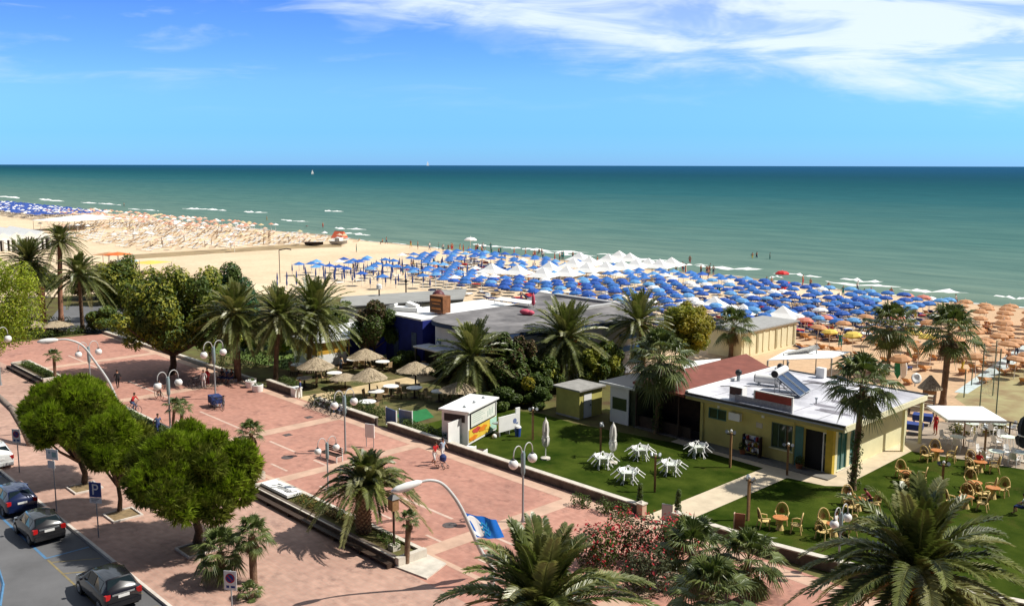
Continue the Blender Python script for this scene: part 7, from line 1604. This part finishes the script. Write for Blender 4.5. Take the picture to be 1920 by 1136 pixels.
for i, (x, y, left) in enumerate(spots):
    clo = (left and y < 112 + (x + 152) * .35 and rnd.random() < .5) or rnd.random() < .04
    if clo: tag(place(MUBC, 'closed_umbrella', None, (x, y, 0), 0, .78), 'closed navy beach umbrella at the bright end of the field', 'umbrella', 'closed navy umbrellas')
    elif i < 212: umbrella(x, y, (MUW if i % 11 == 5 else rnd.choice((MUB, MUB, MUB2, MUB3, MUB3))), ('open white beach umbrella among the blue rows' if i % 11 == 5 else 'open blue beach umbrella in the wide blue field'), ('white umbrellas of the wide field' if i % 11 == 5 else 'blue umbrellas of the wide field'), i < 130)
    else: far_umb(rest, x, y, 1.15, rnd.choice((0, 0, 2, 3, 1)) if rnd.random() < .5 else 0, 2.45)
    if lcount < 170:
        lcount += 1; wl_ = clo; tag(place(LWM if wl_ else LBM, 'sun_lounger', None, (x + .9, y - .9, 0), pi + rnd.uniform(-.2, .2), 1.0), ('white sun lounger among the closed umbrellas' if wl_ else 'navy sun lounger under the blue umbrella rows'), 'sun lounger', ('white sun loungers' if wl_ else 'navy sun loungers'))
tag(rest.build('back_umbrella_rows', [UB, W, UB2, UB3, W]), 'furthest rows of blue umbrellas by the water', 'umbrellas', kind='stuff')
clut = MB()
for k in range(520):
    x = rnd.uniform(-150, -48); y = rnd.uniform(92, 130)
    if near_gz(x, y) or (x > -66 and y < 98) or (x < -118 and y < 100): continue
    clut.box((x, y, rnd.uniform(.25, .5)), (rnd.uniform(.5, 1.1), rnd.uniform(.6, 1.8), rnd.uniform(.06, .25)), Matrix.Rotation(rnd.random() * 3, 3, 'Z'), rnd.choice((0, 0, 1, 2, 3, 3)))
tag(clut.build('beach_clutter', [W, REDF, MATS['tan_chair'], UBD]), 'towels, bags and folded chairs scattered beneath the blue umbrellas', 'beach gear', kind='stuff')
# extra closed umbrellas running left of the field
for i in range(16):
    for j in range(2):
        q = P(520 + i * 18, 545 - i * 2.2 - j * 12); tag(place(MUBC, 'closed_umbrella', None, (q.x, q.y, 0), 0, .8), 'closed navy beach umbrella in the thin rows left of the field', 'umbrella', 'closed umbrellas in thin rows')
        if j < 1 and i % 2 == 0: tag(place(LWM, 'sun_lounger', None, (q.x + 1, q.y, 0), pi, 1.0), 'white sun lounger between the thin closed umbrellas', 'sun lounger', 'white loungers in thin rows')
# orange field at the right
no = 0; y = 94.0
while y < 129:
    x = -48 + (129 - y) * .3 if y > 108 else -38
    while x < -14:
        if rnd.random() > .1: umbrella(x + rnd.uniform(-.4, .4), y + rnd.uniform(-.4, .4), MUO, 'open orange beach umbrella in the field at right', 'orange umbrellas at right', True); no += 1
        if rnd.random() > .6: tag(place(LOM, 'sun_lounger', None, (x + 1, y - .9, 0), pi + rnd.uniform(-.2, .2)), 'tan sun lounger under the orange umbrellas', 'sun lounger', 'tan sun loungers')
        x += 2.75
    y += 2.8
for px, py, m_, lab in ((1508, 634, MUP, 'pink umbrella left of the pair near the cream building'), (1545, 628, MUP, 'pink umbrella right of the pair near the cream building'), (1730, 588, MUP, 'pink umbrella at the left end of the orange field'), (1700, 580, MUP, 'pink umbrella between the palms near the waterline'), (1830, 712, MUO, 'single orange umbrella low beside the net poles'), (1555, 655, MUY, 'yellow umbrella on the sand behind the bar'), (1600, 665, MUY, 'yellow umbrella beyond the solar panels'),
        (1640, 650, MUO, 'orange umbrella left of the palm behind the bar'), (1710, 660, MUY, 'yellow umbrella between the two right palms'), (1720, 690, MUO, 'orange umbrella right of the green board'), (1680, 630, MUP, 'pink umbrella behind the left of the right palms'), (1580, 640, MUO, 'orange umbrella in the sparse sand patch'), (1530, 650, MUO, 'orange umbrella near the white sail'), (1620, 625, MUO, 'orange umbrella below the blue field edge'),
        (1690, 715, MUO, 'orange umbrella just behind the roof corner'), (1650, 675, MUO, 'orange umbrella near the palm behind the roof'), (1740, 640, MUO, 'orange umbrella close to the slim palm trunk'), (1740, 670, MUY, 'pale yellow umbrella left of the slim palm trunk')):
    q = P(px, py); umbrella(q.x, q.y, m_, lab, 'scattered warm umbrellas behind the bar')
    tag(place(LOM, 'sun_lounger', None, (q.x + 1, q.y - .6, 0), pi), 'tan sun lounger beside scattered warm umbrellas', 'sun lounger', 'tan loungers on the sparse sand')
for k in range(30):
    q = P(rnd.uniform(1500, 1730), rnd.uniform(600, 700)); tag(place(rnd.choice((LOM, LBM, LOM)), 'sun_lounger', None, (q.x, q.y, 0), rnd.uniform(2.6, 3.7)), 'loose sun lounger on the trodden sand behind the bar', 'sun lounger', 'loose loungers behind the bar')
# white pyramid gazebos
def gazebo(q, label, s=1.0, group='white pyramid gazebos'):
    t = thing('pyramid_gazebo', label, 'gazebo', (q.x, q.y, 0), .3, group, s); mb = MB(); a = 2.1
    mb.add([(-a, -a, 2.1), (a, -a, 2.1), (a, a, 2.1), (-a, a, 2.1), (0, 0, 3.55), (-a * .5, -a * .5, 2.65), (a * .5, -a * .5, 2.65), (a * .5, a * .5, 2.65), (-a * .5, a * .5, 2.65)], [(0, 1, 6, 5), (1, 2, 7, 6), (2, 3, 8, 7), (3, 0, 5, 8), (5, 6, 4), (6, 7, 4), (7, 8, 4), (8, 5, 4)]); mb.build('roof', W, t)
    for x in (-a, a):
        for y_ in (-a, a): mb = MB(); mb.tube([(x * .97, y_ * .97, 0), (x * .97, y_ * .97, 2.1)], .04, 5); mb.build('post', W, t)
    return t
for q in GZ: gazebo(q, 'white pyramid gazebo in the cluster amid the blue umbrellas', 1.04)
gazebo(P(1466, 622), 'single white pyramid gazebo right of the compact palm', .92, 'single gazebos'); gazebo(P(1338, 600), 'white pyramid gazebo half hidden by the yellow green tree', .9, 'single gazebos'); gazebo(P(1392, 612), 'white pyramid gazebo behind the compact palm', .82, 'single gazebos')
q = P(1465, 547); t_ = thing('red_parasol', 'bright red parasol pair at the water edge', 'umbrella', (q.x, q.y, 0), 0, None, 1.15); place(MUR, 'canopy', t_, (0, 0, .5)); place(PMH, 'pole', t_, (0, 0, .5), 0, 1); mb = MB(); mb.bx(-.5, .7, -.4, .4, 0, .95); mb.build('red_seat_box', REDF, t_)
q = P(1474, 550); umbrella(q.x, q.y, MUR, 'smaller red parasol tucked right of the big red one', None, True, .75)
q = P(882, 475); t_ = thing('beach_umbrella', 'large white beach parasol at the waterline', 'umbrella', (q.x, q.y, 0), 0, None, 1.5); place(umb_mesh(W, 'white_umbrella_mesh'), 'canopy', t_); place(PMH, 'pole', t_)
# surf boards and boats on the sand
q = P(1683, 712); t_ = thing('surfboard_rack', 'upright green and white board behind the roof corner', 'board', (q.x, q.y, 0), .6); mb = MB(); mb.lathe([(.02, .1), (.3, .6), (.34, 1.4), (.2, 2.1), (.02, 2.4)], n=10); o = mb.build('green_board', mat('board_green', (.01, .22, .10), .4, .1), t_, True); o.scale = (1, .3, 1); mb = MB(); mb.lathe([(.02, .1), (.3, .5), (.34, 1.2), (.2, 1.9), (.02, 2.2)], (.5, 0, 0), 10); o = mb.build('white_board', W, t_, True); o.scale = (1, .3, 1)
def boat(q, rz, s, hull, lab, cabin=None):
    t = thing('beached_boat', lab, 'boat', (q.x, q.y, 0), rz, None, s); mb = MB(); n = 9; ring = []
    for i in range(n): u = i / (n - 1); w_ = .8 * math.sin(pi * min(1, u * .62 + .38)) if u > .0 else .75; x = -2.6 + 5.2 * u; zt = .75 + .3 * u * u; mb.v += [(x, -w_, zt), (x, -w_ * .6, .15 + .3 * u ** 4), (x, 0, .05 + .4 * u ** 4), (x, w_ * .6, .15 + .3 * u ** 4), (x, w_, zt)]
    for i in range(n - 1):
        for j in range(4): mb.f.append((i * 5 + j, (i + 1) * 5 + j, (i + 1) * 5 + j + 1, i * 5 + j + 1)); mb.m.append(0)
        mb.f.append((i * 5 + 4, (i + 1) * 5 + 4, (i + 1) * 5, i * 5)); mb.m.append(0)
    mb.f.append((0, 1, 2, 3, 4)); mb.m.append(0); mb.build('hull', hull, t)
    if cabin: mb = MB(); mb.bx(-.9, .6, -.5, .5, .8, 1.5); mb.build('cabin', cabin, t)
    return t
boat(P(590, 461), .2, 1.15, mat('boat_dark', (.06, .045, .04), .6, .2), 'dark hulled boat beached on the pale sand'); boat(P(636, 459), .1, 1.2, W, 'white boat with cabin beached beside the dark one', W)
q = P(636, 446); t_ = thing('beach_tent', 'orange red beach tent by the beached boats', 'tent', (q.x, q.y, 0), .3, None, 1.25); mb = MB(); mb.add([(-1.5, -1.2, 0), (1.5, -1.2, 0), (1.5, 1.2, 0), (-1.5, 1.2, 0), (-1.3, 0, 1.5), (1.3, 0, 1.5)], [(0, 1, 5, 4), (2, 3, 4, 5), (0, 4, 3), (1, 2, 5)]); mb.build('canvas', mat('tent_orange', (.75, .16, .08), .7, .1), t_); mb = MB(); mb.tube([(-1.3, 0, 1.48), (1.3, 0, 1.48)], .04, 5); mb.build('ridge', DARK, t_)
for px, py, lab in ((585, 327, 'tiny white sailboat on the sea left of centre'), (801, 311, 'tiny white sailboat at the horizon')):
    q = P(px, py, -.3); t_ = thing('sailboat', lab, 'sailboat', q, -1.57, 'distant sailboats', max(1.0, 8 / ppm(q) / 9)); mb = MB(); mb.add([(-3, -1, .9), (3.2, 0, 1.1), (-3, 1, .9), (-2.6, -.7, -.2), (2.6, 0, -.2), (-2.6, .7, -.2)], [(0, 1, 4, 3), (1, 2, 5, 4), (0, 3, 5, 2), (0, 2, 1), (3, 4, 5)]); mb.build('hull', W, t_); mb = MB(); mb.tri((.3, 0, 1.5), (.3, 0, 9.5), (-2.8, .3, 1.8)); mb.tri((.5, 0, 1.4), (.4, 0, 8.5), (3, 0, 1.5)); mb.build('sail', W, t_)
# coloured huts and tents beyond the left palms
def canopy(px, py, w_, h_2, m_, lab, pitch=.5):
    q = P(px, py); t = thing('beach_canopy', lab, 'canopy', (q.x, q.y, 0), .4); mb = MB(); a = w_ / 2; mb.add([(-a, -a, h_2), (a, -a, h_2), (a, a, h_2), (-a, a, h_2), (0, 0, h_2 + pitch)], [(0, 1, 4), (1, 2, 4), (2, 3, 4), (3, 0, 4)]); mb.build('roof', m_, t)
    for x in (-a, a):
        for y_ in (-a, a): mb = MB(); mb.tube([(x * .95, y_ * .95, -.03), (x * .95, y_ * .95, h_2)], .06, 5); mb.build('post', GREY, t)
canopy(205, 500, 4.5, 2.4, UO, 'orange canopy left of the pair behind the left palms'); canopy(222, 502, 4.0, 2.6, mat('canopy_orange_red', (.72, .16, .03), .7, .1), 'deep orange canopy right of the pair behind the left palms'); canopy(283, 512, 5.5, 2.0, UY, 'yellow flat canopy left of the big leafy tree', .25); canopy(240, 516, 3, 2.6, mat('canopy_pale_blue', (.38, .62, .72), .7, .1), 'pale blue canopy between the orange and yellow ones'); canopy(216, 528, 4.0, 2.4, W, 'white canopy right of the bushy far left palm')
canopy(135, 430, 16, 3, W, 'wide white canopy right of the marquee', 1.2); canopy(162, 425, 12, 3, W, 'second white canopy further along the pale beach', 1.0)

# far fields: too many and too small to tell apart
far = MB()
for i in range(160): far_umb(far, rnd.uniform(-520, -370), rnd.uniform(108, 137), 1.3, 4)
for i in range(620):
    x = rnd.uniform(-520, -365); y = rnd.uniform(108, 137)
    if x > -390 and rnd.random() < .5: continue
    far_umb(far, x, y, 1.35, 0)
for i in range(260): x = rnd.uniform(-400, -255); y = 118 + 24 * rnd.random() + (x + 400) * .02; far_umb(far, x, y, 1.0, rnd.choice((1, 1, 2, 2, 3, 4)))
for i in range(90): far_umb(far, rnd.uniform(-330, -200), rnd.uniform(92, 138), .9, rnd.choice((4, 3, 2)))
tag(far.build('far_umbrella_field', [mat('far_blue', (.03, .08, .34), .7, .15, .3), mat('far_salmon', (.62, .30, .20), .8, .1), mat('far_pale_pink', (.68, .46, .34), .8, .1), mat('far_straw', (.66, .52, .30), .8, .1), W]), 'far fields of tiny blue, orange and pink umbrellas along the beach', 'umbrellas', kind='stuff')
farl = MB()
for row in range(15):
    y = 88 + row * 3.6
    for i in range(58):
        x = -330 + i * 2.6 + (row % 2) * 1.2
        if x > -205 - (139 - y) * .2 or rnd.random() < .25 or (x < -290 and y < 100): continue
        m = rnd.choice((0, 0, 0, 1, 1, 2)); farl.bx(x - .35, x + .35, y - .9, y + .6, .25, .34, m); farl.box((x, y + .85, .55), (.7, .7, .08), Matrix.Rotation(.6, 3, 'X'), m)
        if rnd.random() < .10: farl.tube([(x + 1, y, 0), (x + 1, y, 1.6)], .10, 4, 2)
tag(farl.build('far_lounger_rows', [W, mat('far_tan', (.55, .38, .22), .8, .2), mat('far_brown', (.34, .24, .17), .8, .2), UBD]), 'far rows of pale loungers and closed umbrellas on the bright beach', 'loungers', kind='stuff')
